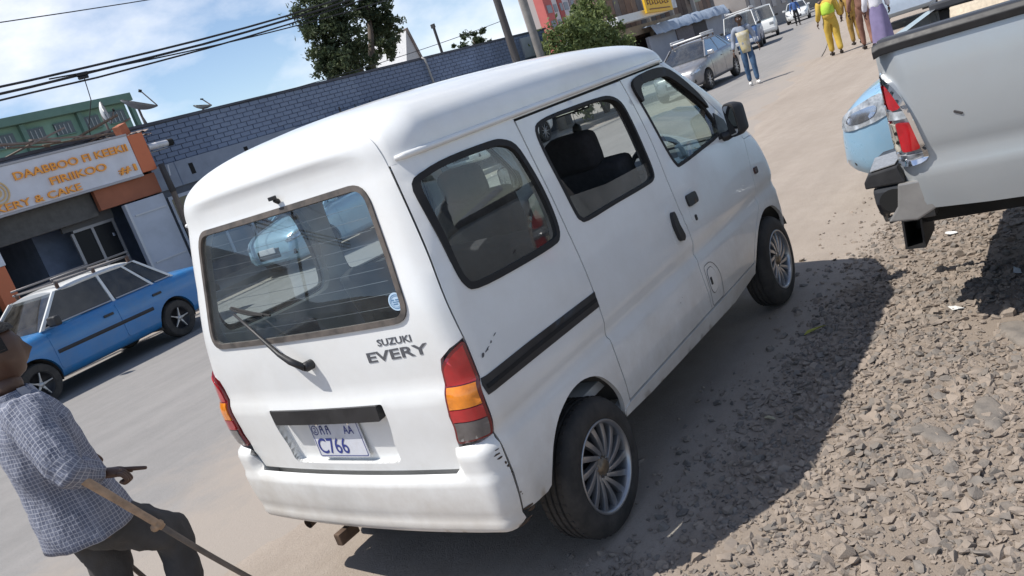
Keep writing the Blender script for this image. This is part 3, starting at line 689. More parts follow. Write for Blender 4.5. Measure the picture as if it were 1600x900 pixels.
# ---- wheels
def van_wheel(x, s):
    w = empty('wheel', van, (x, s*.725, .27), (0, 0, 0 if s < 0 else PI))     # outer face points to -y
    T = .155; R = .27
    pr = [(.178, -.005), (.190, -.012), (.214, -.010), (.245, -.004), (.258, .006), (.266, .020), (.270, .030)]
    for i, gy in enumerate((.050, .078, .106)): pr += [(.2705, gy-.006), (.263, gy-.004), (.263, gy+.004), (.2705, gy+.006)]
    pr += [(.270, .127), (.264, .140), (.245, .152), (.20, .155), (.178, .15)]
    mb = MB(); mb.lathe(pr, 56, 'Y'); mb.build('tyre', TYRE, w, auto=40)
    mb = MB()
    for j in range(44):
        t = 2*PI*j/44; mb.box((0, 0, 0), (.011, .016, .006), None)
        Rm = Matrix.Rotation(-t, 3, 'Y')
        for y_ in (.032, .128):
            k = len(mb.v)-8
        base = mb.v[-8:]; mb.v = mb.v[:-8]; mb.f = mb.f[:-6]
        for y_ in (.034, .064, .092, .124):
            mb.add([Rm @ (Vector(q)+Vector((.004 if y_ in (.064, .124) else 0, y_, .2685))) for q in base], [(0, 1, 3, 2), (4, 6, 7, 5), (0, 4, 5, 1), (2, 3, 7, 6), (0, 2, 6, 4), (1, 5, 7, 3)])
    stuff(mb.build('tread_pattern', TYRE, w))
    mb = MB(); mb.lathe([(.180, .0), (.182, -.008), (.178, -.012), (.170, -.008), (.166, .004), (.162, .03), (.158, .12)], 56, 'Y'); mb.build('rim', ALLOY, w, smooth=True)
    mb = MB(); mb.lathe([(.0, .05), (.06, .05), (.158, .06)], 36, 'Y'); mb.build('brake_drum', ALLOYDARK, w, smooth=True)
    # thirteen narrow blades swept like a turbine
    sp = MB(); L_ = 7
    prof = []
    for i in range(L_):
        t = i/(L_-1); A0 = (.042*math.sin(.75), .042*math.cos(.75)); A1 = (0, .169); q0 = A0[0]*(1-t)+A1[0]*t; q1 = A0[1]*(1-t)+A1[1]*t; r = math.hypot(q0, q1); ang = math.atan2(q0, q1)
        wd = .0075+.0050*t; yo = .012-.010*math.sin(t*PI*.9); prof.append((r, ang, wd, yo))
    rings = []
    for r, ang, wd, yo in prof:
        c, s_ = math.cos(ang), math.sin(ang); rad = Vector((s_, 0, c)); dl = Vector((-.0286, 0, .138)).normalized(); tan = Vector((dl.z, 0, -dl.x))
        o = rad*r; rings.append([o-tan*wd*1.15+Vector((0, yo+.022, 0)), o-tan*wd+Vector((0, yo, 0)), o+tan*wd+Vector((0, yo, 0)), o+tan*wd*1.15+Vector((0, yo+.022, 0))])
    sp.loft(rings); me = sp.mesh('spoke', True, .0025, 2); sharp(me, 40); me.materials.append(ALLOY)
    for j in range(14):
        o = link(bpy.data.objects.new('spoke', me), w); o.rotation_euler = (0, 2*PI*j/14, 0)
    mb = MB(); mb.lathe([(.0, .0), (.024, .0), (.030, .006), (.034, .014), (.046, .018), (.05, .04)], 28, 'Y'); mb.build('hub_cap', mat('hub_bronze', (.21, .165, .12), .4, metal=.7, var=.4, vscale=30), w, smooth=True)
    nut = MB(); nut.lathe([(0, .0), (.007, .0), (.0075, .02)], 6, 'Y'); mn = nut.mesh('wheel_nut'); mn.materials.append(CHROME)
    for j in range(5):
        t = 2*PI*j/5+.3; o = link(bpy.data.objects.new('wheel_nut', mn), w); o.location = (.038*math.cos(t), .010, .038*math.sin(t))
    return w
for x in (.601, 2.951):
    for s in (-1, 1): van_wheel(x, s)
# ---- mirrors
def mrot(q, s):
    a = s*.42; x, y = q[0]-2.62, q[1]-s*.795; return (2.62+x*math.cos(a)-y*math.sin(a), s*.795+x*math.sin(a)+y*math.cos(a), q[2])
for s in (-1, 1):
    mr_ = empty('door_mirror', van)
    b = MB(); ring = lambda x, k: [(x-.06, s*(.795+k*q[0]), 1.195+k*q[1]) for q in rpoly([(-.045, .098), (.040, .090), (.044, -.085), (-.038, -.098)], .032, 5)]
    b.loft([ring(2.665, .96), ring(2.672, 1.0), ring(2.71, 1.0), ring(2.745, .86), ring(2.76, .5)]); b.v = [mrot(q, s) for q in b.v]; b.build('mirror_housing', BLACKPL, mr_, auto=40)
    b = MB(); g = [(2.603, s*(.795+q[0]), 1.195+q[1]) for q in rpoly([(-.036, .085), (.032, .078), (.036, -.073), (-.030, -.085)], .025, 5)]; b.slab(g, (-1, 0, 0), .002); b.v = [mrot(q, s) for q in b.v]; b.build('mirror_glass', mat('mirror', (.62, .64, .66), .03, metal=1.0), mr_)
    b = MB(); b.tube([(2.62, s*.69, 1.12), (2.64, s*.73, 1.115), (2.65, s*.77, 1.13)], [.03, .026, .028], 10); b.slab([(2.56, s*.708, 1.115), (2.74, s*.71, 1.10), (2.70, s*.703, 1.20), (2.60, s*.697, 1.26)], (0, s, 0), .012); b.build('mirror_foot', BLACKPL, mr_, auto=40)
# ---- cabin: seats, dash, wheel, inner mirror
def soft(name, c, d, m, parent, rot=None, lv=.32):
    mb = MB(); mb.box((0, 0, 0), d); me = mb.mesh(name, True, min(d)*lv, 4); sharp(me, 80); o = obj(name, me, m, parent); o.location = c
    if rot: o.rotation_euler = rot
    return o
for s in (-1, 1):
    st = empty('front_seat', van, (1.83, s*.36, -.03))
    soft('seat_cushion', (.20, 0, .82), (.52, .50, .16), SEATCLOTH, st, (0, -.08, 0)); soft('backrest', (-.10, 0, 1.06), (.15, .50, .50), SEATCLOTH, st, (0, -.16, 0))
    soft('headrest', (-.17, 0, 1.375), (.13, .27, .19), SEATCLOTH, st, (0, -.14, 0), .46)
    for q in (-.06, .06):
        b = MB(); b.tube([(-.145, q, 1.27), (-.165, q, 1.36)], .006, 6); b.build('headrest_post', CHROME, st)
    rbox('seat_base', (.18, 0, .63), (.48, .46, .24), TRIMGREY, st, .02)
for s in (-1, 1):
    st = empty('rear_seat', van, (.98, s*.31, 0))
    soft('seat_cushion', (.16, 0, .78), (.44, .56, .12), SEATCLOTH, st); soft('backrest', (-.08, 0, .98), (.12, .56, .40), SEATCLOTH, st, (0, -.2, 0))
mb = MB(); mb.loft([[(x, s, z) for x, z in ((2.55, .78), (2.50, .92), (2.56, 1.05), (2.72, 1.09), (3.0, 1.07), (3.05, .8))] for s in (-.64, .64)]); mb.build('dashboard', mat('dash_grey', (.10, .105, .11), .7, var=.1), van, bevel=.02)
sw_ = empty('steering_wheel', van, (2.46, -.36, 1.06), (0, -1.0, 0))
mb = MB(); n = 28; rings = [[((.175+.014*math.cos(u))*math.cos(t), (.175+.014*math.cos(u))*math.sin(t), .014*math.sin(u)) for u in np.linspace(0, 2*PI, 8, endpoint=False)] for t in np.linspace(0, 2*PI, n)]; mb.loft(rings, cap=False); mb.build('wheel_ring', BLACKPL, sw_, smooth=True)
mb = MB(); mb.box((0, 0, -.01), (.10, .13, .04)); mb.box((0, .1, -.005), (.03, .14, .015)); mb.box((0, -.1, -.005), (.03, .14, .015)); mb.build('wheel_hub', BLACKPL, sw_, bevel=.008)
im = empty('inside_mirror', van, (2.33, -.02, 1.53), (0, .15, .35))
rbox('mirror_body', (0, 0, 0), (.02, .21, .065), BLACKPL, im, .015); rbox('mirror_face', (-.0115, 0, 0), (.003, .19, .05), mat('inside_mirror_glass', (.55, .56, .58), .04, metal=1), im, .001)
mb = MB(); mb.tube([(.005, 0, .02), (.05, 0, .09)], .008, 6); mb.tube([(0, .0, -.03), (0, 0, -.10)], .0015, 4); mb.build('mirror_stem', BLACKPL, im)
mb = MB(); mb.loft([[(r*math.cos(t), r*1.2*math.sin(t), z) for t in np.linspace(0, 2*PI, 10, endpoint=False)] for r, z in ((.004, -.09), (.02, -.105), (.024, -.13), (.016, -.15), (.006, -.165))]); mb.build('hanging_charm', BLACKPL, im, smooth=True)
mb = MB()
for i in range(7): mb.tube([(0, (i-3)*.003, -.163), (0, (i-3)*.006, -.225)], .0015, 4)
mb.build('charm_tassel', mat('tassel', (.09, .10, .07), .9), im)
# rear luggage: cardboard and cloth behind the seats
rbox('cardboard_box', (.52, .12, .70), (.34, .44, .36), mat('cardboard', (.34, .25, .16), .85, var=.12, vscale=12), van, .006, rot=(0, 0, .2))
soft('cloth_bundle', (.50, -.34, .66), (.40, .34, .28), mat('dark_cloth', (.05, .05, .06), .95, var=.4, vscale=10), van, (.1, .1, .5))
for s in (-1, 1): soft('rear_speaker', (.47, s*.60, .98), (.26, .06, .14), BLACKPL, van)
# ================================================================== ground, road, verge, gravel
def ground_mat(name, base, base2, fine, bump=.5, attr=None, attr_col=None, speck=None):
    m = bpy.data.materials.new(name); m.use_nodes = True; t = m.node_tree; N = t.nodes; L = t.links; b = N['Principled BSDF']
    b.inputs['Roughness'].default_value = .92; b.inputs['Specular IOR Level'].default_value = .25
    tc = N.new('ShaderNodeTexCoord')
    def nz(sc, det=8, ro=.65):
        n = N.new('ShaderNodeTexNoise'); n.inputs['Scale'].default_value = sc; n.inputs['Detail'].default_value = det; n.inputs['Roughness'].default_value = ro; L.new(tc.outputs['Object'], n.inputs['Vector']); return n.outputs['Fac']
    def mr(src, a, b_, lo=0., hi=1.):
        n = N.new('ShaderNodeMapRange'); n.inputs[1].default_value = a; n.inputs[2].default_value = b_; n.inputs[3].default_value = lo; n.inputs[4].default_value = hi; L.new(src, n.inputs[0]); return n.outputs[0]
    def mix(f, a, b_):
        n = N.new('ShaderNodeMix'); n.data_type = 'RGBA'; L.new(f, n.inputs['Factor'])
        for q, s in ((a, 6), (b_, 7)):
            if isinstance(q, tuple): n.inputs[s].default_value = (*q, 1)
            else: L.new(q, n.inputs[s])
        return n.outputs[2]
    c = mix(mr(nz(.55), .35, .68), base, base2)
    c = mix(mr(nz(6.0), .3, .75, 0, .55), c, fine)
    c = mix(mr(nz(90., 4), .52, .78, 0, .5), c, tuple(q*.5 for q in base))
    c = mix(mr(nz(140., 3), .6, .8, 0, .5), c, tuple(min(1, q*1.5) for q in base2))
    st_ = N.new('ShaderNodeMapping'); st_.inputs['Scale'].default_value = (.12, 2.2, 1); st_.inputs['Rotation'].default_value = (0, 0, .06); L.new(tc.outputs['Object'], st_.inputs[0])
    sn = N.new('ShaderNodeTexNoise'); sn.inputs['Scale'].default_value = 1.6; sn.inputs['Detail'].default_value = 7; sn.inputs['Roughness'].default_value = .6; L.new(st_.outputs[0], sn.inputs['Vector'])
    c = mix(mr(sn.outputs['Fac'], .50, .72, 0, .25), c, tuple(q*.72 for q in base)); c = mix(mr(sn.outputs['Fac'], .50, .30, 0, .2), c, tuple(min(1, q*1.18) for q in base2))
    if attr:
        at = N.new('ShaderNodeAttribute'); at.attribute_name = attr
        sm = N.new('ShaderNodeMath'); sm.operation = 'ADD'; L.new(at.outputs['Fac'], sm.inputs[0]); L.new(mr(nz(1.3), .2, .8, -.45, .45), sm.inputs[1])
        c = mix(mr(sm.outputs[0], .3, .75), c, attr_col)
    L.new(c, b.inputs['Base Color'])
    ad = N.new('ShaderNodeMath'); ad.operation = 'ADD'; L.new(nz(35., 8), ad.inputs[0]); L.new(nz(160., 4), ad.inputs[1])
    bm_ = N.new('ShaderNodeBump'); bm_.inputs['Strength'].default_value = bump; bm_.inputs['Distance'].default_value = .012; L.new(ad.outputs[0], bm_.inputs['Height']); L.new(bm_.outputs[0], b.inputs['Normal'])
    MATS[name] = m; return m
DIRT = ground_mat('dusty_dirt', (.322, .272, .228), (.385, .330, .280), (.265, .220, .182), .55, 'fines', (.245, .202, .165))
ASPH = ground_mat('dusty_asphalt', (.235, .226, .219), (.275, .262, .252), (.205, .199, .194), .35, 'dust', (.315, .277, .243))
g = MB(); g.quad((-400, -400, -.05), (700, -400, -.05), (700, 700, -.05), (-400, 700, -.05)); struct(g.build('ground', DIRT))
RX = [-80, -20, 0, 5, 12, 19, 25, 35, 45, 60, 80, 130, 260]
RR = pchip(RX, [.9, .9, 1.0, 1.2, 2.0, 3.2, 4.3, 6.6, 9.2, 12.0, 14.5, 18, 26])
RL = pchip(RX, [11.0, 11.0, 11.0, 11.0, 11.0, 10.9, 10.6, 12.3, 15.0, 18.6, 22.5, 28, 40])
xs_ = np.concatenate([np.linspace(-80, -8, 12), np.linspace(-7, 30, 75), np.linspace(31, 90, 40), np.linspace(95, 260, 12)])
rm = MB(); NW = 26; dust = []
for x in xs_:
    for j in range(NW):
        t = j/(NW-1); y = RR(x)*(1-t)+RL(x)*t; rm.v.append((x, float(y), -.008-.02*max(0, .04-t)/.04)); dust.append(max(1-t/.30, (t-.86)/.14, 0))
for i in range(len(xs_)-1):
    for j in range(NW-1): rm.f.append((i*NW+j, (i+1)*NW+j, (i+1)*NW+j+1, i*NW+j+1))
me = rm.mesh('road', False); at = me.attributes.new('dust', 'FLOAT', 'POINT'); at.data.foreach_set('value', [float(min(1, q*1.15)) for q in dust])
struct(obj('road', me, ASPH, None, True))
# far pavement with kerb
pv = MB()
for a, b in zip(xs_[:-1], xs_[1:]):
    if a < -30 or a > 95: continue
    ya, yb = float(RL(a)), float(RL(b))
    pv.add([(a, ya, -.05), (b, yb, -.05), (b, yb, .11), (a, ya, .11), (a, ya+.16, .115), (b, yb+.16, .115), (b, yb+7, .12), (a, ya+7, .12)], [(0, 1, 2, 3), (3, 2, 5, 4), (4, 5, 6, 7)])
struct(pv.build('pavement', mat('worn_concrete', (.26, .245, .225), .9, var=.18, vscale=1.5, dirt=(.34, .28, .22), dirt_amt=.6, dscale=1.2, bump=.3, bscale=40)))
# verge beside the van: real relief, mounding up under the gravel
GE = pchip([-6, -1.5, -.5, .2, .6, 1.1, 1.6, 2.2, 3.0, 4.6, 7, 16], [-1.6, -1.1, -.75, -.88, -.98, -1.0, -1.03, -1.06, -1.06, -1.12, -1.5, -2.5])
def fbm(x, y, s, o=4, seed=0.0):
    return noise.fractal(Vector((x*s+seed, y*s-seed, seed)), 1.0, 2.0, o)
def verge_z(x, y):
    e = float(GE(x)); d = e-y
    m = .045*(1/(1+math.exp(-(d-.35)/.16)))
    base = .004*fbm(x, y, 2.2, 4, 3.1)+.0025*fbm(x, y, 14, 3, 9.0)
    near = 1.0
    for wx in (.601, 2.951):      # packed flat under the tyres
        near = min(near, max(0., (math.hypot((x-wx)/.16, (y+.65)/.13)-.8)/.8))
    base = base*near-.001+m*near*(.85+.3*fbm(x, y, 1.7, 3, 5.5))
    # fades down under the road edge
    ye = float(RR(x))+.55+.5*fbm(x, y, .9, 4, 1.3); t = (y-ye+.5)/.6
    if t > 0: base -= .03*min(1, t)+.012*max(0, t-1)
    return base
VX = np.concatenate([np.arange(-4.5, -.6, .12), np.arange(-.6, 5.0, .04), np.arange(5.0, 9, .09), np.arange(9, 22, .35)])
VY = np.concatenate([np.arange(-9, -3.6, .25), np.arange(-3.6, -.3, .04), np.arange(-.3, 6.5, .10)])
vm = MB(); ny = len(VY)
for x in VX:
    for y in VY: vm.v.append((float(x), float(y), verge_z(float(x), float(y))))
for i in range(len(VX)-1):
    for j in range(ny-1): vm.f.append((i*ny+j, (i+1)*ny+j, (i+1)*ny+j+1, i*ny+j+1))
vme = vm.mesh('dirt_verge', False); vat = vme.attributes.new('fines', 'FLOAT', 'POINT'); vat.data.foreach_set('value', [float(.80/(1+math.exp(-(float(GE(q[0]))-q[1]-.02)/.10))) for q in vm.v])
verge = struct(obj('dirt_verge', vme, DIRT, None, True))
# gravel
def stone_variants(n, rs):
    out = []
    for i in range(n):
        bm = bmesh.new()
        for k_ in range(11):
            q = Vector((rs.gauss(0, 1), rs.gauss(0, 1), rs.gauss(0, 1))).normalized(); bm.verts.new(q)
        hull = bmesh.ops.convex_hull(bm, input=bm.verts); bmesh.ops.delete(bm, geom=[v for v in bm.verts if not v.link_faces], context='VERTS')
        sc = Vector((rs.uniform(.95, 1.45), rs.uniform(.75, 1.05), rs.uniform(.6, .95)))
        for v in bm.verts:
            v.co = Vector((v.co.x*sc.x, v.co.y*sc.y, v.co.z*sc.z))*rs.uniform(.88, 1.18)
        bmesh.ops.recalc_face_normals(bm, faces=bm.faces); bm.verts.index_update()
        out.append((np.array([tuple(v.co) for v in bm.verts]), np.array([[v.index for v in f.verts] for f in bm.faces]))); bm.free()
    return out
rs = random.Random(11); SV = stone_variants(14, rs)
STONE = mat('crushed_stone', (.175, .146, .121), .88, var2=(.29, .243, .202), vscale=9, dirt=(.35, .275, .213), dirt_amt=.55, dscale=6, bump=.25, bscale=160)
STONE2 = mat('dark_stone', (.115, .104, .094), .85, var2=(.225, .198, .172), vscale=11, dirt=(.30, .245, .196), dirt_amt=.3, dscale=9, bump=.3, bscale=120)
def gravel(name, spots, m):
    Vs, Fs = [], []; n = 0
    for x, y, r in spots:
        v, f = SV[rs.randrange(len(SV))]; a = rs.uniform(0, 2*PI); tx, ty = rs.uniform(-.5, .5), rs.uniform(-.5, .5)
        Rm = np.array(Matrix.Rotation(a, 3, 'Z') @ Matrix.Rotation(tx, 3, 'X') @ Matrix.Rotation(ty, 3, 'Y'))
        Vs.append(v @ Rm.T*r+np.array([x, y, verge_z(x, y)+r*.2])); Fs.append(f+n); n += len(v)
    V = np.concatenate(Vs); F = np.concatenate(Fs); me = bpy.data.meshes.new(name)
    me.vertices.add(len(V)); me.vertices.foreach_set('co', V.ravel()); me.loops.add(F.size); me.loops.foreach_set('vertex_index', F.ravel())
    me.polygons.add(len(F)); me.polygons.foreach_set('loop_start', np.arange(0, F.size, 3)); me.update(calc_edges=True); me.validate(); me.shade_flat()
    return stuff(obj(name, me, m))
sp1 = []; sp2 = []
while len(sp1)+len(sp2) < 42000:
    u = rs.random()
    if u < .86: x = rs.uniform(-.9, 5.2); y = rs.uniform(-2.95, -.55)
    elif u < .94: x = rs.uniform(5.2, 9.5); y = rs.uniform(-4.0, -.9)
    else: x = rs.uniform(-.9, 5.2); y = -2.95-1.6*rs.random()**1.6
    d = float(GE(x))-y+.16*fbm(x, y, 2.4, 3, 7.7)
    pr = 1/(1+math.exp(-d/.10)); patch = .5+.8*fbm(x, y, 1.1, 3, 2.2)
    if x > 1.6 and y < -1.75: pr *= max(.25, min(1, .55+.9*fbm(x, y, 1.3, 3, 4.4)))
    if rs.random() > pr*max(.3, min(1, patch+.35))+.006: continue
    if abs(y+.65) < .12 and (abs(x-.601) < .12 or abs(x-2.951) < .12): continue
    r = min(.026, .0062*math.exp(rs.gauss(.32, .55)))
    (sp1 if rs.random() < .75 else sp2).append((x, y, r))
tag(gravel('gravel', sp1, STONE), 'loose grey brown crushed gravel along the roadside', 'gravel')
tag(gravel('dark_gravel', sp2, STONE2), 'darker grey chips mixed into the roadside gravel', 'gravel')
# larger stones, one by one
SME = []
for v, f in SV[:8]:
    q = bpy.data.meshes.new('stone'); q.from_pydata([tuple(c) for c in v], [], [tuple(int(i) for i in t) for t in f]); q.materials.append(STONE2 if len(SME) % 2 else STONE); q.shade_flat(); SME.append(q)
cnt = 0
while cnt < 230:
    x = rs.uniform(-.5, 4.6); y = rs.uniform(-2.9, -.9); d = float(GE(x))-y
    if d < .05: continue
    r = rs.uniform(.017, .027) if rs.random() < .93 else rs.uniform(.027, .04)
    o = link(bpy.data.objects.new('stone', SME[rs.randrange(8)]), verge); o.location = (x, y, verge_z(x, y)+r*.25); o.rotation_euler = (rs.uniform(-.4, .4), rs.uniform(-.4, .4), rs.uniform(0, 6.28)); o.scale = (r, r, r); cnt += 1
# flat embedded rocks
for i, (x, y, a, l, w, rz) in enumerate(((2.05, -2.0, .022, .16, .075, .5), (1.35, -1.92, .02, .15, .05, .2), (1.22, -1.74, .02, .11, .045, .9), (1.5, -2.13, .02, .13, .06, 1.2))):
    b = MB(); k = 11; ring = [(l*(.75+.35*rs.random())*math.cos(t), w*(.75+.4*rs.random())*math.sin(t)) for t in np.linspace(0, 2*PI, k, endpoint=False)]
    b.loft([[(p*1.08, q*1.08, -.03) for p, q in ring], [(p, q, .012) for p, q in ring], [(p*.8, q*.8, .02+.004*rs.random()) for p, q in ring], [(p*.3, q*.3, .024) for p, q in ring]])
    o = b.build('flat_rock', STONE2, verge, smooth=True); o.location = (x, y, verge_z(x, y)-.004); o.rotation_euler = (0, 0, rz)
# litter
def litter(name, label, cat, loc, pts, col, rz, curl=.01):
    b = MB(); n = len(pts); b.add([(p[0], p[1], .004+curl*(i % 3)/2) for i, p in enumerate(pts)]+[(p[0], p[1], .0015+curl*(i % 3)/2) for i, p in enumerate(pts)], [tuple(range(n)), tuple(range(2*n-1, n-1, -1))]+[(i, (i+1) % n, n+(i+1) % n, n+i) for i in range(n)])
    o = b.build(name, mat('litter_'+cat.replace(' ', '_')+name, col, .8, var=.15, vscale=30)); o.location = (loc[0], loc[1], verge_z(loc[0], loc[1])+.012); o.rotation_euler = (.15, .1, rz); tag(o, label, cat)
litter('paper_scrap', 'small white paper scrap on the sunlit gravel', 'paper', (2.42, -1.70), [(-.03, -.02), (.03, -.018), (.034, .02), (-.01, .03), (-.034, .018)], (.75, .75, .72), .8)
litter('plastic_lid', 'flat white plastic lid lying under the pickup tail', 'lid', (3.72, -1.53), [(.04*math.cos(t), .035*math.sin(t)) for t in np.linspace(0, 2*PI, 12, endpoint=False)], (.72, .72, .70), 0, .002)
litter('fruit_peel', 'yellow green fruit peel at the edge of the van shadow', 'fruit peel', (2.40, -1.02), [(-.06, -.01), (-.02, -.02), (.04, -.014), (.07, .0), (.03, .014), (-.03, .016)], (.32, .31, .06), 2.2, .012)
litter('dry_leaf', 'pale dry leaf on the shaded gravel', 'leaf', (1.42, -1.06), [(-.035, 0), (-.01, -.012), (.02, -.01), (.04, 0), (.015, .012), (-.012, .012)], (.42, .38, .26), 1.1, .008)
litter('crumpled_wrapper', 'crumpled silver wrapper in the pickup shadow', 'wrapper', (2.86, -1.93), [(-.03, -.012), (.02, -.018), (.035, .008), (-.01, .02)], (.55, .58, .60), .3, .02)
litter('orange_scrap', 'orange plastic scrap near the right edge of the gravel', 'plastic', (1.35, -2.17), [(-.025, -.02), (.02, -.018), (.024, .015), (-.018, .02)], (.75, .28, .10), .7)

# ================================================================== far side of the street
ORANGE = mat('orange_paint', (.60, .165, .07), .65, var=.12, vscale=3, dirt=(.3, .16, .1), dirt_amt=.35)
ORANGE_L = mat('sign_orange', (.90, .36, .05), .5, var=.08)
FASCIA = mat('fascia_grey_white', (.66, .66, .70), .6, var=.07, vscale=2.5, dirt=(.50, .48, .48), dirt_amt=.35, dscale=2)
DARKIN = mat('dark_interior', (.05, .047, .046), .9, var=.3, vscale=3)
BLOCK = mat('blue_grey_block', (.165, .205, .295), .85, var=.2, vscale=1.2, dirt=(.10, .12, .17), dirt_amt=.5, dscale=1.4, bump=.3, bscale=60)
BLOCK2 = mat('pale_blue_grey_block', (.195, .24, .335), .85, var=.2, vscale=1.2, dirt=(.13, .15, .20), dirt_amt=.45, dscale=1.8, bump=.3, bscale=60)
MORTAR = mat('blue_grey_mortar', (.135, .17, .245), .9, var=.2, vscale=4)
PLASTER = mat('grey_plaster', (.25, .28, .345), .85, var=.1, vscale=1.6, dirt=(.14, .15, .18), dirt_amt=.5, dscale=1.5)
TIN = mat('weathered_tin', (.21, .185, .17), .6, metal=.3, var=.35, vscale=4, dirt=(.22, .10, .06), dirt_amt=.7, dscale=2.5)
RUSTT = mat('rusty_tin', (.17, .085, .055), .75, metal=.2, var=.4, vscale=5)
PALEDOOR = mat('pale_grey_door', (.43, .46, .53), .55, var=.06, vscale=1.5, dirt=(.26, .27, .30), dirt_amt=.4, dscale=1.3)
WOOD = mat('weathered_wood', (.155, .118, .09), .85, var=.35, vscale=6, stretch=(6, 6, .6), bump=.3, bscale=25)
DARKWOOD = mat('dark_wood', (.055, .05, .05), .85, var=.35, vscale=5, stretch=(6, 6, .6))

# ---- block wall building
wall = thing('block_building', 'long blue grey painted block wall with a plastered beam behind the van', 'building', (8, 13, 0))
def wpart(name, x0, x1, y0, y1, z0, z1, m, bev=0.0, parent=None):
    b = MB(); b.box(((x0+x1)/2-8, (y0+y1)/2-13, (z0+z1)/2), (x1-x0, y1-y0, z1-z0)); return b.build(name, m, parent or wall, bevel=bev)
wpart('wall_core', 5.0, 24.0, 13.03, 16.0, .1, 3.52, MORTAR)
wpart('wall_coping', 4.9, 24.05, 12.97, 16.05, 3.52, 3.575, mat('coping_dark', (.075, .08, .10), .9, var=.3, vscale=2))
BH, BL = .106, .275; rows = 8; bricks = []
for r in range(rows):
    z = 2.74+r*BH*.92+.0; z = 2.70+r*.1025
    x = 7.2+(BL*.5 if r % 2 else 0)
    while x < 23.6:
        bricks.append((x, z)); x += BL
me_b = []
for m_ in (BLOCK, BLOCK2):
    b = MB(); b.box((0, 0, 0), (BL-.016, .05, .1025-.013)); q = b.mesh('brick', True, .006, 1); q.materials.append(m_); me_b.append(q)
near = sorted(bricks, key=lambda q: q[0])[:300]; ns = set(near)
for x, z in near:
    o = link(bpy.data.objects.new('brick', me_b[1 if 9.2 < x < 14.0 and rs.random() < .94 else 0]), wall); o.location = (x-8+BL/2, .028+rs.uniform(-.005, .004), z+.051)
b = MB()
for x, z in bricks:
    if (x, z) not in ns: b.box((x-8+BL/2, .028+rs.uniform(-.005, .004), z+.051), (BL-.022, .05, .1025-.016))
stuff(b.build('brick_courses', BLOCK, wall))
wpart('plaster_beam', 7.15, 11.6, 12.94, 13.05, 2.19, 2.695, PLASTER, .01)
wpart('plaster_beam', 11.6, 23.8, 12.96, 13.05, 2.10, 2.69, BLOCK, .01)
for x in (8.55, 10.02): wpart('vent_slot', x-.05, x+.05, 12.93, 12.945, 2.35, 2.58, DARKGAP)
wpart('beam_joint', 8.19, 8.21, 12.935, 12.945, 2.19, 2.69, MORTAR)
# openings and shutters under the beam, mostly hidden by the van
wpart('shop_front', 7.3, 23.8, 13.0, 13.04, .12, 2.19, mat('shop_wall_dark', (.10, .11, .135), .85, var=.2, vscale=1.5))
for x in (7.75, 9.4, 11.2, 13.2, 15.4, 18.0, 20.2):
    wpart('window_frame', x, x+.06, 12.94, 13.0, .5, 2.05, PALEDOOR); wpart('window_frame', x+.95, x+1.01, 12.94, 13.0, .5, 2.05, PALEDOOR); wpart('window_frame', x+.06, x+.95, 12.94, 13.0, 1.98, 2.05, PALEDOOR)
    wpart('window_pane', x+.06, x+.95, 12.97, 12.985, .5, 1.98, mat('dark_pane', (.02, .024, .03), .08, coat=.5))
# drain pipe up to the coping
b = MB(); b.tube([(9.05, -.10, 2.2), (9.0, -.10, 3.50), (8.98, -.02, 3.56)], .035, 8); b.build('drain_pipe', mat('pipe_grey', (.30, .29, .28), .6), wall, smooth=True)
# pale patch of new plaster near the poles
wpart('plaster_patch', 22.2, 23.1, 12.95, 13.02, 2.75, 3.42, mat('pale_plaster', (.33, .35, .38), .85, var=.1, vscale=2))
# ---- sheet metal fence panels in front of the block wall
fen = thing('sheet_metal_screen', 'pale blue grey sheet metal screen with upright ribs before the block wall', 'screen', (13.0, 12.78, .1))
for i in range(6):
    b = MB(); b.box((i*.56+.28, 0, 1.31), (.53, .03, 2.62)); b.build('sheet_panel', mat('screen_blue_grey', (.22, .27, .33), .6, var=.1, vscale=2), fen, bevel=.004)
for i in range(7):
    b = MB(); b.box((i*.56, -.03, 1.35), (.03, .05, 2.72)); b.build('rib', mat('screen_rib', (.07, .09, .12), .6), fen)
    b = MB(); b.lathe([(0, 0), (.045, .0), (.045, .05), (0, .05)], 10, 'Y'); o = b.build('ventilator', DARKGAP, fen); o.location = (i*.56+.25, -.07, 2.42)
b = MB(); b.tube([(-.1, -.05, 1.9), (-.02, -.05, 2.75)], .02, 6); b.build('stay', DARKWOOD, fen)
# ---- small lean-to roof and twigs
aw = thing('lean_to_roof', 'pale triangular lean-to roof beside the block wall', 'roof', (18.4, 11.6, 0))
b = MB(); b.slab([(0, 0, 2.18), (1.75, 0, 2.55), (1.9, 1.2, 2.62), (.1, 1.2, 2.3)], (0, 0, 1), .05); b.slab([(0, .02, 2.17), (1.75, .02, 2.54), (1.75, .02, 2.1), (0, .02, 2.05)], (0, 1, 0), .04); b.build('roof_sheet', mat('pale_sheet', (.42, .44, .47), .6, var=.1, vscale=2), aw)
for x in (.1, 1.65):
    b = MB(); b.tube([(x, .1, .1), (x, .1, 2.2)], .04, 6); b.build('post', WOOD, aw)

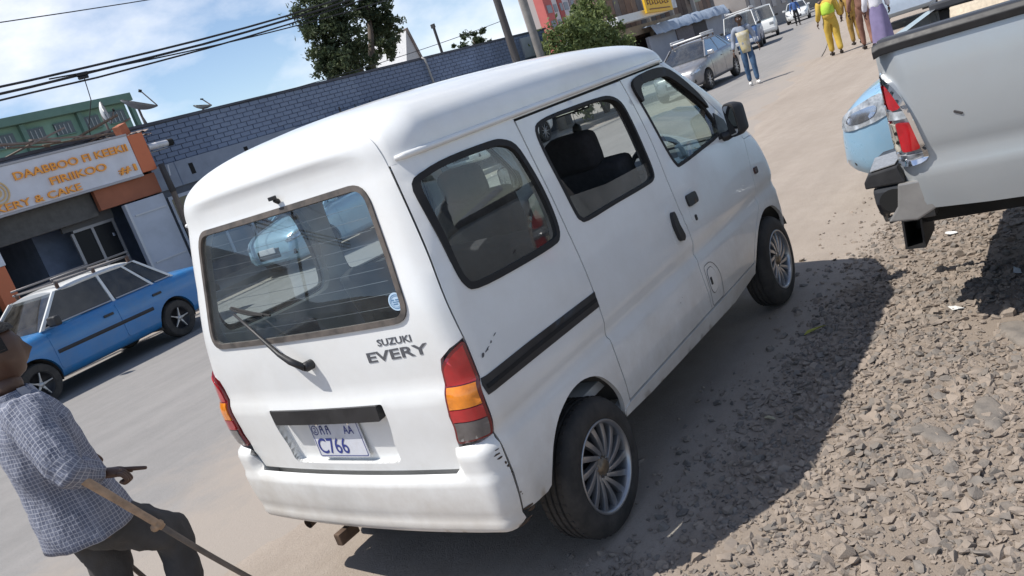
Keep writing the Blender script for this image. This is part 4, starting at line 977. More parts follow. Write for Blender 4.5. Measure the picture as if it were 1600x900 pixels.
# ---- bakery
bak = thing('bakery_shop', 'open fronted bakery with grey sign fascia and orange trim across the road', 'shop', (4.5, 12, .1))
def bpart(name, x0, x1, y0, y1, z0, z1, m, bev=0.0, parent=None):
    b = MB(); b.box(((x0+x1)/2-4.5, (y0+y1)/2-12, (z0+z1)/2-.1), (x1-x0, y1-y0, z1-z0)); return b.build(name, m, parent or bak, bevel=bev)
fas = bpart('sign_fascia', 1.2, 6.90, 12.0, 12.16, 2.58, 3.32, FASCIA, .006)
bpart('sign_end_panel', 6.903, 7.21, 11.985, 12.16, 2.60, 3.315, ORANGE, .006)
bpart('fascia_trim', 1.2, 6.90, 11.985, 12.1, 3.322, 3.36, mat('trim_grey', (.38, .37, .38), .6), .004)
bpart('fascia_trim', 1.2, 6.90, 11.985, 12.1, 2.54, 2.578, MATS['trim_grey'], .004)
bpart('lintel_panel', 5.92, 7.18, 12.10, 12.2, 2.17, 2.56, mat('brown_orange_paint', (.30, .10, .05), .7, var=.15, vscale=3), .004)
bpart('door_panel', 6.30, 7.13, 12.02, 12.12, .12, 2.14, PALEDOOR, .006)
for z in (.95, 1.88): bpart('door_rail', 6.42, 7.08, 12.0, 12.018, z, z+.03, mat('rail_white', (.5, .51, .54), .5))
bpart('door_stile', 6.30, 6.345, 11.995, 12.018, .12, 2.14, MATS['rail_white'])
bpart('beam', 1.2, 5.92, 12.25, 12.45, 2.1, 2.55, mat('beam_dark', (.10, .095, .09), .9, var=.2), .01)
# interior room
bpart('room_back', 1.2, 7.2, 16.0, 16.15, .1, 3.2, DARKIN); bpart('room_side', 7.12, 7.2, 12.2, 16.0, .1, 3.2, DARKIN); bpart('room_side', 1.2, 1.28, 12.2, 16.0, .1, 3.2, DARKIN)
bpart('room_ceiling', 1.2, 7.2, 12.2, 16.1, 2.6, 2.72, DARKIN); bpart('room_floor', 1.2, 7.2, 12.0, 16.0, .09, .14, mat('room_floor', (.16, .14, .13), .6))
for i in range(4):
    sh = bpart('shelf', 2.2, 5.3, 15.4, 15.95, .55+i*.45, .585+i*.45, mat('shelf_dark', (.12, .11, .10), .7))
    for k in range(9):
        w = rs.uniform(.16, .28); x = 2.4+k*.32
        bpart('goods_box', x, x+w, 15.45, 15.8, .587+i*.45, .587+i*.45+rs.uniform(.15, .32), mat('goods_%d' % ((i*9+k) % 4), [(.22, .2, .19), (.13, .14, .17), (.25, .21, .16), (.09, .09, .1)][(i*9+k) % 4], .8))
# glazed door set back
for x in (5.42, 5.80, 6.22): bpart('door_frame', x, x+.05, 12.5, 12.55, .14, 1.95, mat('alu_frame', (.28, .28, .30), .45, metal=.4))
bpart('door_frame', 5.47, 6.27, 12.49, 12.55, 1.95, 2.0, MATS['alu_frame']); bpart('transom', 5.3, 6.3, 12.5, 12.56, 2.0, 2.55, mat('transom_grey', (.11, .11, .115), .8))
for x0, x1 in ((5.47, 5.80), (5.85, 6.22)): bpart('door_glass', x0, x1, 12.52, 12.53, .14, 1.95, mat('door_pane', (.014, .016, .02), .35, spec=.15))
bpart('handle_knob', 6.1, 6.16, 12.44, 12.5, 1.68, 1.74, CHROME if 'CHROME' in globals() else FASCIA)
bpart('column', 3.72, 3.98, 11.98, 12.2, .12, 1.80, ORANGE, .01); bpart('column_head', 3.70, 4.0, 11.97, 12.21, 1.803, 2.54, FASCIA, .01)
bpart('roof_slab', 1.1, 7.25, 12.17, 16.2, 3.2, 3.3, mat('slab_grey', (.25, .24, .23), .9, var=.2))
# sign lettering and the round emblem
def sign_text(s, x0, x1, z0, z1, tilt=0.0, bold=.012):
    # letters one by one, so that each is a part of its own
    me = text_mesh(s, 1.0, 0, 'LEFT', bold); c = np.array([v.co for v in me.vertices]); lo, hi = c.min(0), c.max(0); bpy.data.meshes.remove(me)
    adv = 0.0; pre = ''
    for i, ch in enumerate(s):
        if ch == ' ': continue
        whole = text_mesh(s[:i+1], 1.0, .5, 'LEFT', bold); one = text_mesh(ch, 1.0, .5, 'LEFT', bold)
        wx = max(v.co.x for v in whole.vertices); ox = max(v.co.x for v in one.vertices); bpy.data.meshes.remove(whole)
        for v in one.vertices:
            u = (v.co.x+wx-ox-lo[0])/(hi[0]-lo[0]); q = (v.co.y-lo[1])/(hi[1]-lo[1]); d = v.co.z
            v.co = (x0+u*(x1-x0)-4.5, (-.035 if d > 0 else -.002), z0+q*(z1-z0)-.1+tilt*u)
        one.materials.append(ORANGE_L); obj('sign_letter', one, None, bak)
sign_text('DAABBOO FI KEEKII', 4.72, 6.80, 3.05, 3.185); sign_text('FIRIIKOO', 5.24, 6.28, 2.82, 2.955)
sign_text('#1', 6.46, 6.82, 2.66, 2.80); sign_text('BAKERY & CAKE', 3.93, 5.70, 2.61, 2.735)
for r0, r1 in ((.20, .175), (.145, .12), (.08, .0)):
    b = MB(); n = 28; b.lathe([(r0, -.02), (r0, -.001), (max(r1, .001), -.001), (max(r1, .001), -.02)], n, 'Y', closed=True); o = b.build('emblem_ring', mat('emblem_gold', (.62, .42, .20), .5), bak, smooth=False); o.location = (4.36-4.5, 0, 2.93-.1)
# junk on the shop roof: corrugated sheets, boards
def corr(name, label, loc, rot, w, d, m, cat='roof sheet'):
    b = MB(); n = int(w/.045); vv = []
    for i in range(n+1):
        z = .018*math.sin(i*PI/1.5); vv += [(i*w/n, 0, z), (i*w/n, d, z)]
    b.add(vv, [(2*i, 2*i+2, 2*i+3, 2*i+1) for i in range(n)]); o = b.build(name, m, None, False, fix=False); o.location = loc; o.rotation_euler = rot; sd = o.modifiers.new('t', 'SOLIDIFY'); sd.thickness = .006
    return tag(o, label, cat)
corr('corrugated_sheet', 'grey corrugated roof sheet propped over the bakery sign', (5.6, 12.5, 3.33), (.14, -.03, 0), 2.1, 1.5, TIN)
corr('corrugated_sheet', 'tilted corrugated sheet forming a small ridge at the sign end', (6.9, 12.3, 3.36), (.22, .1, .1), .75, 1.0, TIN)
corr('corrugated_sheet', 'rusty brown corrugated roof sheet at the left above the sign', (2.6, 12.7, 3.36), (.12, 0, 0), 2.9, 1.6, RUSTT)
jb = thing('board_pile', 'pile of grey boards and scrap on the bakery roof', 'scrap pile', (5.8, 12.9, 3.5))
for i in range(9):
    b = MB(); b.box((0, 0, 0), (rs.uniform(.6, 1.5), .09, .03)); o = b.build('board', WOOD if i % 2 else TIN, jb); o.location = (rs.uniform(-.5, 1.1), rs.uniform(-.3, .4), .02+i*.025); o.rotation_euler = (rs.uniform(-.2, .2), rs.uniform(-.25, .25), rs.uniform(-.6, .6))
br = MB(); br.box((0, 0, 0), (.22, .16, .22)); o = br.build('clay_block', mat('clay_red', (.36, .13, .07), .9, var=.2), None, bevel=.01); o.location = (7.0, 12.25, 3.46); o.rotation_euler = (.1, -.25, .3); tag(o, 'red clay block on the roof behind the sign end', 'block')
# vent pipe
vp = thing('vent_pipe', 'white metal vent pipe with black mouth sticking out past the sign', 'pipe', (7.22, 12.02, 3.02))
b = MB(); b.lathe([(.0, 0), (.062, 0), (.062, .16), (.066, .165), (.066, .19), (.062, .195), (.062, .42)], 16, 'X'); b.build('pipe_tube', mat('galvanised', (.50, .50, .52), .45, metal=.3, var=.15, vscale=8), vp, auto=40)
b = MB(); b.lathe([(.062, .42), (.07, .42), (.07, .53), (.06, .535), (.055, .45), (0, .45)], 16, 'X'); b.build('pipe_mouth', DARKGAP, vp, auto=40)
b = MB(); b.tube([(0, 0, -.11), (.40, 0, -.09)], .012, 6); b.build('bracket', CHROME if 'CHROME' in globals() else FASCIA, vp)
vp.rotation_euler = (0, .02, 0)
# wooden post at the shop corner
po = thing('timber_post', 'weathered timber post with dark top at the bakery corner', 'post', (7.26, 11.9, .1))
b = MB(); b.tube([(0, 0, 0), (0, .01, 1.0), (.01, 0, 2.0)], [.065, .06, .055], 8); b.build('shaft', WOOD, po, smooth=True)
b = MB(); b.tube([(.01, 0, 2.0), (.0, .0, 2.56)], [.062, .058], 8); b.build('dark_sleeve', DARKWOOD, po, smooth=True)
b = MB(); b.tube([(.06, -.05, 2.3), (.10, -.05, 2.5)], .012, 6); b.build('insulator', mat('rail_white', (.5, .51, .54), .5), po)
# ---- satellite dishes
DISH = mat('dish_white', (.62, .63, .64), .5, var=.08, vscale=6, dirt=(.4, .36, .32), dirt_amt=.3); DISHG = mat('dish_grey', (.27, .27, .28), .6, var=.15, vscale=5)
def dish(label, loc, aim, r, m, pole=.6):
    t = thing('satellite_dish', label, 'satellite dish', loc, 0, 'satellite dishes on the roofs'); d = Vector(aim).normalized(); q = d.to_track_quat('Z', 'Y')
    b = MB(); n = 26; prof = [(r*i/7, .35*r*(i/7)**2) for i in range(8)]; vv = [];
    b.lathe([(max(a, .001), h) for a, h in prof]+[(r*1.0, .35*r+.012)]+[(max(a, .001), h-.012) for a, h in prof[::-1]], n, 'Z'); o = b.build('reflector', m, t, smooth=True); o.rotation_euler = q.to_euler(); o.location = (0, 0, pole)
    tip = q @ Vector((0, 0, r*1.05)); b = MB()
    b.tube([Vector((0, 0, pole))+(q @ Vector((0, -r, .36*r))), Vector((0, 0, pole))+tip], .014, 6); b.build('feed_arm', TIN, t)
    b = MB(); b.tube([Vector((0, 0, pole))+tip*1.06, Vector((0, 0, pole))+tip*.9], .035, 8); b.build('feed_horn', DARKGAP, t)
    b = MB(); b.tube([(0, 0, 0), (0, 0, pole)], .025, 8); b.tube([Vector((.12, .1, 0)), Vector((0, 0, pole*.7))], .015, 6); b.build('mast', TIN, t)
    return t
dish('white satellite dish seen edge on above the bakery sign', (7.49, 13.5, 3.30), (.80, -.6, .05), .23, DISH, .71)
dish('grey satellite dish tilted up beside the white one', (8.3, 13.5, 3.575), (.35, -.35, .95), .36, DISHG, .38)
dish('small pale dish lying back on the block wall roof', (9.85, 13.6, 3.575), (.15, -.25, .95), .20, mat('dish_pale', (.42, .44, .40), .6, var=.15), .10)

# ---- green apartment block behind
gb = thing('green_apartment_block', 'pale green apartment block with dark window bands above the bakery roof', 'building', (14, 40, 0))
GREEN = mat('pale_green_wall', (.19, .335, .275), .8, var=.12, vscale=.8, dirt=(.14, .24, .21), dirt_amt=.4, dscale=.6); GREEND = mat('dark_green_wall', (.11, .20, .17), .8, var=.15, vscale=1)
def gpart(name, x0, x1, y0, y1, z0, z1, m, parent=None, bev=0.0):
    b = MB(); b.box(((x0+x1)/2-14, (y0+y1)/2-40, (z0+z1)/2), (x1-x0, y1-y0, z1-z0)); return b.build(name, m, parent or gb, bevel=bev)
gpart('wall', 4, 24.3, 40.1, 50, 0, 8.2, GREEN); gpart('roof_band', 3.9, 24.6, 39.6, 50.2, 8.2, 8.62, GREEND, None, .02)
for st in range(2):
    z0 = 7.28-st*1.75
    for i in range(13):
        x = 5.1+i*1.5
        if x > 24: break
        f = gpart('window', x, x+.95, 39.99, 40.11, z0, z0+.62, mat('window_dark', (.07, .09, .10), .2))
        for k in range(4): gpart('mullion', x+.02+k*.23, x+.06+k*.23, 39.96, 39.99, z0+.02, z0+.52, mat('mullion_pale', (.34, .38, .40), .6), f)
        gpart('window_sill', x-.04, x+1.0, 39.93, 40.05, z0-.07, z0-.005, GREEND)
    for i in range(7):
        x = 5.9+i*3.0-.12
        if x < 24.3: gpart('pilaster', x+.62, x+.86, 39.8, 40.09, z0-1.0, z0+.9, GREEND, None, .01)
    gpart('balcony_edge', 4, 24.3, 39.7, 40.09, z0-.9, z0-.72, GREEND)
# ---- overhead lines and poles
CABLE = mat('cable_black', (.012, .012, .014), .6)
def cable(label, a, b, sag, r, n=28, wob=0.0):
    A, B = Vector(a), Vector(b); mb = MB(); pts = []
    for i in range(n+1):
        t = i/n; q = A.lerp(B, t); q.z -= sag*4*t*(1-t); q += Vector((0, rs.uniform(-wob, wob), rs.uniform(-wob, wob))); pts.append(q)
    mb.tube(pts, r, 5); o = mb.build('overhead_cable', CABLE, None, smooth=True); return tag(o, label, 'cable', 'overhead cables')
P1T, P2T = Vector((20.35, 12.15, 7.2)), Vector((21.6, 12.0, 7.0))
cable('thin overhead wire highest across the sky', (-14, 12, 6.0), (20.4, 12.1, 6.6), .75, .010)
cable('upper strand of the thick cable bundle above the green block', (-14, 12, 5.25), (20.4, 12.1, 6.2), 1.22, .022, wob=.012)
cable('middle strand of the thick cable bundle above the green block', (-14, 12, 5.12), (20.4, 12.1, 6.12), 1.22, .024, wob=.012)
cable('lower strand of the thick cable bundle above the green block', (-14, 12.05, 5.02), (20.4, 12.1, 6.05), 1.24, .018, wob=.01)
cable('lowest cable running into the tree top behind the pole', (6.0, 12.02, 4.56), (20.4, 12.1, 5.7), .25, .014)
cable('thin cable just above the block wall top', (6.8, 12.5, 3.45), (21, 12.6, 4.05), .16, .009)
jc = thing('cable_clamp', 'black splice clamp tying the cable bundle above the sign', 'clamp', (6.6, 12, 4.48))
b = MB(); b.tube([(-.12, 0, .06), (.1, 0, .07)], .035, 8); b.tube([(-.1, 0, .0), (.08, 0, .01)], .03, 8); b.build('clamp_body', CABLE, jc)
b = MB(); b.tube([(0, 0, 0), (.12, .3, -.35), (.14, .8, -.75), (.15, 1.0, -1.1)], .009, 5); b.build('drop_wire', CABLE, jc)
def pole(label, x, y, h, r0, r1, m, lean=(0, 0)):
    t = thing('utility_pole', label, 'utility pole', (x, y, .1), 0, 'utility poles by the block wall'); b = MB()
    b.tube([(lean[0]*i/5, lean[1]*i/5, h*i/5) for i in range(6)], [r0+(r1-r0)*i/5 for i in range(6)], 10); b.build('shaft', m, t, smooth=True)
    b = MB(); b.box((lean[0], lean[1], h-.35), (.09, 1.3, .11)); b.build('cross_arm', DARKWOOD, t)
    for k in (-.5, 0, .5):
        b = MB(); b.lathe([(.02, 0), (.04, .03), (.025, .06), (.04, .09), (0, .12)], 8, 'Z'); o = b.build('insulator', mat('porcelain', (.3, .2, .16), .3), t, smooth=True); o.location = (lean[0], lean[1]+k, h-.29)
    return t
pole('dark timber utility pole with cable bracket, left of the pair', 20.3, 12.1, 7.4, .14, .10, mat('pole_dark', (.075, .068, .066), .85, var=.3, vscale=4, stretch=(5, 5, .5)))
pole('grey concrete utility pole beside the bush, right of the pair', 21.75, 12.1, 7.6, .15, .11, mat('pole_grey', (.24, .225, .21), .85, var=.2, vscale=4))
b = MB(); b.tube([(29.4, 22, 0), (29.5, 22, 5.95)], .07, 6); b.box((29.48, 22, 5.92), (.1, .2, .18)); o = b.build('thin_pole', mat('pole_black', (.04, .04, .045), .8)); tag(o, 'thin black pole standing up behind the block wall', 'pole')
# ---- the street goes on to the left of the picture (mirrored in the rear window)
sl = thing('side_shop_row', 'plain grey shop row running on to the left of the bakery', 'shops', (-14, 12.2, .1))
for i in range(6):
    b = MB(); b.box((-12.4+i*4.9, 2.0, 1.6+.15*(i % 3)), (4.86, 4.0, 3.2+.3*(i % 3))); b.build('shop_wall', mat('shop_row_%d' % (i % 3), [(.30, .30, .33), (.24, .26, .30), (.36, .33, .30)][i % 3], .85, var=.12, vscale=.8), sl)
    b = MB(); b.box((-12.4+i*4.9, -.02, 1.25), (3.2, .06, 2.3)); b.build('shutter', DARKIN, sl)
pole('utility pole with cross arm farther left along the street', -12.6, 20.3, 7.6, .16, .11, mat('pole_grey', (.24, .225, .21), .85, var=.2, vscale=4))
pole('dark utility pole with cross arm farthest left along the street', -15.2, 18.3, 7.3, .16, .11, MATS['pole_dark'])
# pale gable behind the tree
gw = thing('gable_house', 'pale grey gable end showing behind the tall tree', 'house', (28.2, 30, 0))
b = MB(); b.slab([(5.0, 0, 0), (9.4, 0, 0), (9.4, 0, 5.5), (8.9, 0, 7.4), (8.0, 0, 5.6), (5.0, 0, 5.5)], (0, 1, 0), 3.0); b.build('wall', mat('pale_gable', (.5, .5, .5), .8, var=.1), gw)
b = MB(); b.slab([(9.5, -.1, 5.4), (9.35, -.1, 5.4), (8.85, -.1, 7.45), (9.0, -.1, 7.5)], (0, 1, 0), 3.2); b.build('roof_edge', TIN, gw)
# ---- buildings further along the street
rb = thing('red_white_tower', 'tall building with red, white and orange vertical stripes far behind the poles', 'building', (68.3, 40, 0))
cols = [((.50, .13, .12), 1.6), ((.62, .58, .58), 1.1), ((.42, .10, .09), .9), ((.58, .55, .57), 1.4), ((.36, .30, .31), 1.0), ((.60, .62, .66), 1.6), ((.50, .24, .14), 1.2), ((.58, .34, .16), 2.2)]
x = 1.0
for i, (c, w) in enumerate(cols):
    b = MB(); b.box((x+w/2, .1*(i % 2), 8), (w-.04, 1.0, 16)); b.build('wall_stripe', mat('stripe_%d' % i, c, .8, var=.12, vscale=.8), rb)
    for k in range(5):
        b = MB(); b.box((x+w/2, -.52+.1*(i % 2), 6.9+k*1.5), (w*.55, .06, .75)); b.build('window', mat('tower_window', (.20, .21, .25), .3), rb)
    x += w
b = MB(); b.box((x/2+.6, 1.4, 8), (x-1.2, 1.7, 15.8)); b.build('tower_body', mat('tower_body', (.4, .36, .35), .8), rb)
sh = thing('brown_shop_row', 'brown timber shop row behind the yellow sign', 'shops', (33.2, 15.2, .1))
def spart(name, x0, x1, y0, y1, z0, z1, m, bev=0.0):
    b = MB(); b.box(((x0+x1)/2-33.2, (y0+y1)/2-15.2, (z0+z1)/2-.1), (x1-x0, y1-y0, z1-z0)); return b.build(name, m, sh, bevel=bev)
BRN = [mat('plank_%d' % i, c, .85, var=.2, vscale=3) for i, c in enumerate([(.16, .105, .08), (.22, .15, .11), (.12, .085, .07), (.27, .21, .17), (.13, .12, .12)])]
spart('wall', 34.3, 50, 16.4, 17.2, .1, 5.0, BRN[2])
for i in range(24):
    x0 = 34.4+i*.64; spart('plank', x0, x0+.60, 16.25, 16.38, 2.4, 5.0+.4*rs.random(), BRN[rs.randrange(5)], .01)
for x0 in (38.5, 41.6, 44.8): spart('post', x0, x0+.16, 15.6, 15.8, 2.2, 5.2, mat('post_pale', (.42, .38, .33), .8))
for x0, c in ((42.0, (.55, .55, .56)), (40.1, (.30, .22, .16)), (45.6, (.25, .28, .20))): spart('notice_board', x0, x0+1.1, 15.9, 15.96, 3.35, 4.1, mat('board_%d' % int(x0), c, .6, var=.25, vscale=3))
spart('awning_strip', 33.0, 38.9, 14.6, 15.3, 3.15, 3.5, mat('awning_white', (.60, .62, .62), .6, var=.08), .02)
spart('stone_ledge', 33.3, 42, 15.35, 16.2, 2.5, 2.95, mat('ledge_brown', (.23, .18, .13), .9, var=.3, vscale=2))
spart('shutter_wall', 36.5, 47, 15.05, 15.2, .1, 2.25, mat('shutter_grey', (.27, .285, .33), .7, var=.1, vscale=1))
spart('dark_doorway', 42.2, 44.2, 14.98, 15.045, .1, 2.2, mat('doorway_dark', (.05, .045, .05), .8)); spart('doorway_wall', 39.9, 42.2, 14.99, 15.045, 1.2, 2.2, mat('doorway_brown', (.17, .15, .155), .85, var=.15))
b = MB(); n = 40
vv = []
for i in range(n+1):
    x = i*10.6/n; z = .05*math.sin(i*1.1)+.03*math.sin(i*2.7); vv += [(3.5+x, -.55+.05*math.sin(i*1.7), 2.12+z*.5), (3.5+x, -.35, 2.60+z), (3.5+x, .6, 2.68+z*.4)]
b.add(vv, [(3*i, 3*i+3, 3*i+4, 3*i+1) for i in range(n)]+[(3*i+1, 3*i+4, 3*i+5, 3*i+2) for i in range(n)]); o = b.build('tarpaulin', mat('blue_grey_tarp', (.23, .29, .38), .6, var2=(.36, .41, .48), vscale=2.5, bump=.4, bscale=6), sh, smooth=True)
ys = thing('shop_sign', 'bright yellow shop sign with dark lettering in front of the brown shops', 'sign', (37.2, 14.4, 3.6))
b = MB(); b.box((0, 0, 0), (3.1, .12, .76)); b.build('board', mat('sign_yellow', (.72, .42, .015), .5, var=.06), ys, bevel=.02)
SD = mat('sign_dark', (.16, .06, .02), .6)
for i in range(9):   # the lettering is too small to read: strokes
    x0 = -1.3+i*.29
    b = MB(); b.box((x0, -.07, .12), (.05, .02, .26)); b.box((x0+.09, -.07, .2+.04*(i % 3)), (.14, .02, .05)); b.box((x0+.09, -.07, .05-.05*(i % 2)), (.13, .02, .05)); b.build('sign_stroke', SD, ys)
b = MB(); b.box((0, -.07, -.22), (2.4, .02, .05)); b.build('sign_stroke', SD, ys)
ys.rotation_euler = (0, .05, 0)
gw2 = thing('grey_roadside_wall', 'long plain grey blue wall along the far street behind the minibus', 'wall', (47, 15.9, 0))
for i in range(7):
    b = MB(); a0 = Vector((i*4.0, i*1.15, 0)); b.slab([a0, a0+Vector((3.96, 1.14, 0)), a0+Vector((3.96, 1.14, 2.6+.1*(i % 2))), a0+Vector((0, 0, 2.6+.1*(i % 2)))], (-.28, .96, 0), .2); b.build('wall_panel', mat('far_wall_%d' % (i % 3), [(.22, .25, .31), (.26, .28, .33), (.19, .22, .28)][i % 3], .85, var=.12, vscale=.8), gw2)
# hedge / houses closing the far end of the street
for i, (x, y, w, h, c) in enumerate(((76, 25, 12, 5, (.30, .27, .25)), (92, 29, 16, 6.5, (.26, .28, .31)), (112, 31, 18, 6, (.34, .30, .25)), (130, 24, 22, 6.5, (.28, .29, .31)), (135, 5, 20, 5, (.33, .30, .27)))):
    h_ = thing('street_house', ['far house just past the grey wall', 'second far house along the left of the street', 'third far house along the left of the street', 'house closing the far end of the street', 'low house at the right of the far street end'][i], 'house', (x, y, 0)); b = MB(); b.box((0, 0, h/2), (w, 8, h)); b.build('wall', mat('house_%d' % i, c, .85, var=.12, vscale=.4), h_)
    b = MB(); b.slab([(-w/2-.4, -4.4, h), (w/2+.4, -4.4, h), (w/2+.4, 0, h+1.4), (-w/2-.4, 0, h+1.4)], (0, 0, 1), .1); b.build('roof', TIN, h_)
    for k in range(4):
        b = MB(); b.box((-w/2+(k+.5)*w/4, -4.03, h*.45), (1.2, .06, 1.2)); b.build('window', MATS['tower_window'], h_)

# ================================================================== trees
def tree(name, label, loc, trunk, lobes, leaf, leafm, barkm, seed, cat='tree', droop=.3, group=None):
    """trunk: list of (path, r0, r1); lobes: (centre, radii, count)"""
    t = thing(name, label, cat, loc, 0, group); rg = np.random.default_rng(seed)
    b = MB()
    for path, r0, r1 in trunk: n = len(path); b.tube(path, [r0+(r1-r0)*i/(n-1) for i in range(n)], 7)
    b.build('trunk', barkm, t, smooth=True)
    V = []
    for (c, rad, cnt) in lobes:
        c = np.array(c); rad = np.array(rad)
        nc = max(3, cnt//70); d = rg.normal(size=(nc, 3)); d /= np.linalg.norm(d, axis=1, keepdims=True); rr = rg.random(nc)**.38
        cc = c+d*rr[:, None]*rad                                    # clump centres, mostly near the skin
        k = rg.integers(0, nc, cnt); size = .30*min(rad)*(.35+.8*rg.random(nc))
        off = rg.normal(size=(cnt, 3))*size[k][:, None]*np.array([.62, .62, .42]); off[:, 2] -= droop*np.abs(rg.normal(size=cnt))*size[k]
        p = cc[k]+off
        u = rg.normal(size=(cnt, 3)); u /= np.linalg.norm(u, axis=1, keepdims=True); w = np.cross(u, rg.normal(size=(cnt, 3))); w /= np.linalg.norm(w, axis=1, keepdims=True)
        s = leaf*(.55+.9*rg.random((cnt, 1))); u *= s; w *= s*.5
        V.append(np.stack([p-u, p-w*.9, p+u, p+w*.9], 1).reshape(-1, 3))
    V = np.concatenate(V); n = len(V)//4; me = bpy.data.meshes.new('crown'); me.vertices.add(len(V)); me.vertices.foreach_set('co', V.ravel())
    me.loops.add(4*n); me.loops.foreach_set('vertex_index', np.arange(4*n)); me.polygons.add(n); me.polygons.foreach_set('loop_start', np.arange(0, 4*n, 4)); me.update(calc_edges=True)
    obj('crown', me, leafm, t); return t
def leaf_mat(name, c1, c2, sc):
    m = mat(name, c1, .6, var2=c2, vscale=sc, spec=.3); b = m.node_tree.nodes['Principled BSDF']
    b.inputs['Transmission Weight'].default_value = 0.0; b.inputs['Subsurface Weight'].default_value = 0.0
    t = m.node_tree; N = t.nodes; L = t.links; tl = N.new('ShaderNodeBsdfTranslucent'); src = b.inputs['Base Color'].links[0].from_socket; L.new(src, tl.inputs[0])
    mx_ = N.new('ShaderNodeMixShader'); mx_.inputs[0].default_value = .3; out = N['Material Output']; L.new(b.outputs[0], mx_.inputs[1]); L.new(tl.outputs[0], mx_.inputs[2]); L.new(mx_.outputs[0], out.inputs[0]); return m
BARK = mat('bark', (.10, .08, .065), .9, var=.3, vscale=5, stretch=(4, 4, .7))
tree('tall_tree', 'tall dark green tree with two crowns rising behind the block wall', (24.0, 22, 0),
     [([(0, 0, 0), (-.1, 0, 4), (-.5, 0, 7.0), (-.6, 0, 8.6)], .30, .04), ([(.1, 0, 3.6), (1.2, 0, 6), (2.0, 0, 8.3)], .2, .05), ([(-.1, 0, 4.2), (-1.6, .3, 6.0)], .12, .04), ([(-.5, 0, 7), (-1.7, -.4, 8.6)], .1, .03), ([(1.2, 0, 6), (2.4, .5, 6.4)], .09, .03)],
     [((-.95, 0, 7.45), (1.15, 1.3, .85), 6200), ((-1.0, 0, 6.2), (1.25, 1.3, .95), 6800), ((-.8, .2, 8.35), (.75, .9, .55), 2600), ((-1.35, -.2, 5.1), (.9, 1.0, .75), 3200), ((-.3, -.2, 5.2), (.7, .9, .75), 1800),
      ((1.75, 0, 7.1), (.95, 1.1, .6), 3600), ((2.35, .2, 6.2), (.9, 1.0, .7), 3400), ((1.45, 0, 5.5), (.6, .8, .55), 1700), ((1.15, -.2, 8.0), (.6, .8, .65), 1900), ((1.9, .1, 5.2), (.55, .6, .4), 600), ((-1.9, 0, 5.2), (.45, .6, .5), 450)],
     .080, leaf_mat('tall_tree_leaf', (.034, .054, .030), (.092, .118, .055), 1.1), BARK, 5)
tree('small_tree', 'rounded small tree tops peeping over the block wall', (32.0, 22, 0), [([(0, 0, 0), (.1, 0, 3.5), (.2, 0, 4.9)], .16, .05)],
     [((-.9, 0, 4.75), (.38, .5, .6), 500), ((.2, 0, 4.85), (.7, .6, .55), 1100), ((1.15, 0, 4.9), (.4, .5, .45), 450), ((.2, 0, 4.2), (1.2, .8, .5), 900)], .085, leaf_mat('small_tree_leaf', (.035, .055, .03), (.085, .11, .055), 1.8), BARK, 9)
tree('willowy_bush', 'big light green feathery bush beside the grey pole', (24.0, 11.6, .1), [([(0, 0, 0), (-.4, 0, 1.2), (-1.1, 0, 2.3)], .09, .03), ([(0, 0, 0), (.3, .1, 1.4), (.4, 0, 3.0)], .09, .03), ([(.1, 0, 0), (.9, 0, 1.2), (1.5, .1, 2.3)], .08, .03)],
     [((-1.8, 0, 1.75), (1.0, .9, 1.0), 3800), ((-.7, 0, 2.6), (1.1, 1.0, 1.0), 4600), ((.5, 0, 3.1), (1.05, .9, .85), 4000), ((1.5, 0, 2.4), (1.0, .9, .95), 3600), ((.5, 0, 1.5), (1.5, 1.0, 1.0), 4000), ((-1.2, 0, .9), (1.4, .8, .7), 2200), ((1.9, 0, 1.2), (.9, .8, .8), 1800), ((.9, 0, 3.75), (.5, .5, .4), 700)],
     .075, leaf_mat('bush_leaf', (.085, .125, .040), (.22, .26, .10), 1.6), BARK, 21, 'bush', .7)
tw = thing('dry_shrub', 'dry brown leafless shrub in front of the block wall', 'shrub', (17.3, 12.4, .1)); b = MB()
for i in range(46):
    a = rs.uniform(0, 2*PI); l = rs.uniform(.6, 1.2); p0 = Vector((0, 0, 1.4)); p1 = p0+Vector((math.cos(a)*l*.4, math.sin(a)*l*.3, l*.7)); p2 = p1+Vector((rs.uniform(-.35, .35), rs.uniform(-.2, .2), rs.uniform(.1, .5))); b.tube([p0, p1, p2], [.014, .009, .004], 4)
b.tube([(0, 0, 0), (0, 0, 1.5)], .04, 6); b.build('twigs', mat('dry_twig', (.22, .15, .11), .9), tw)
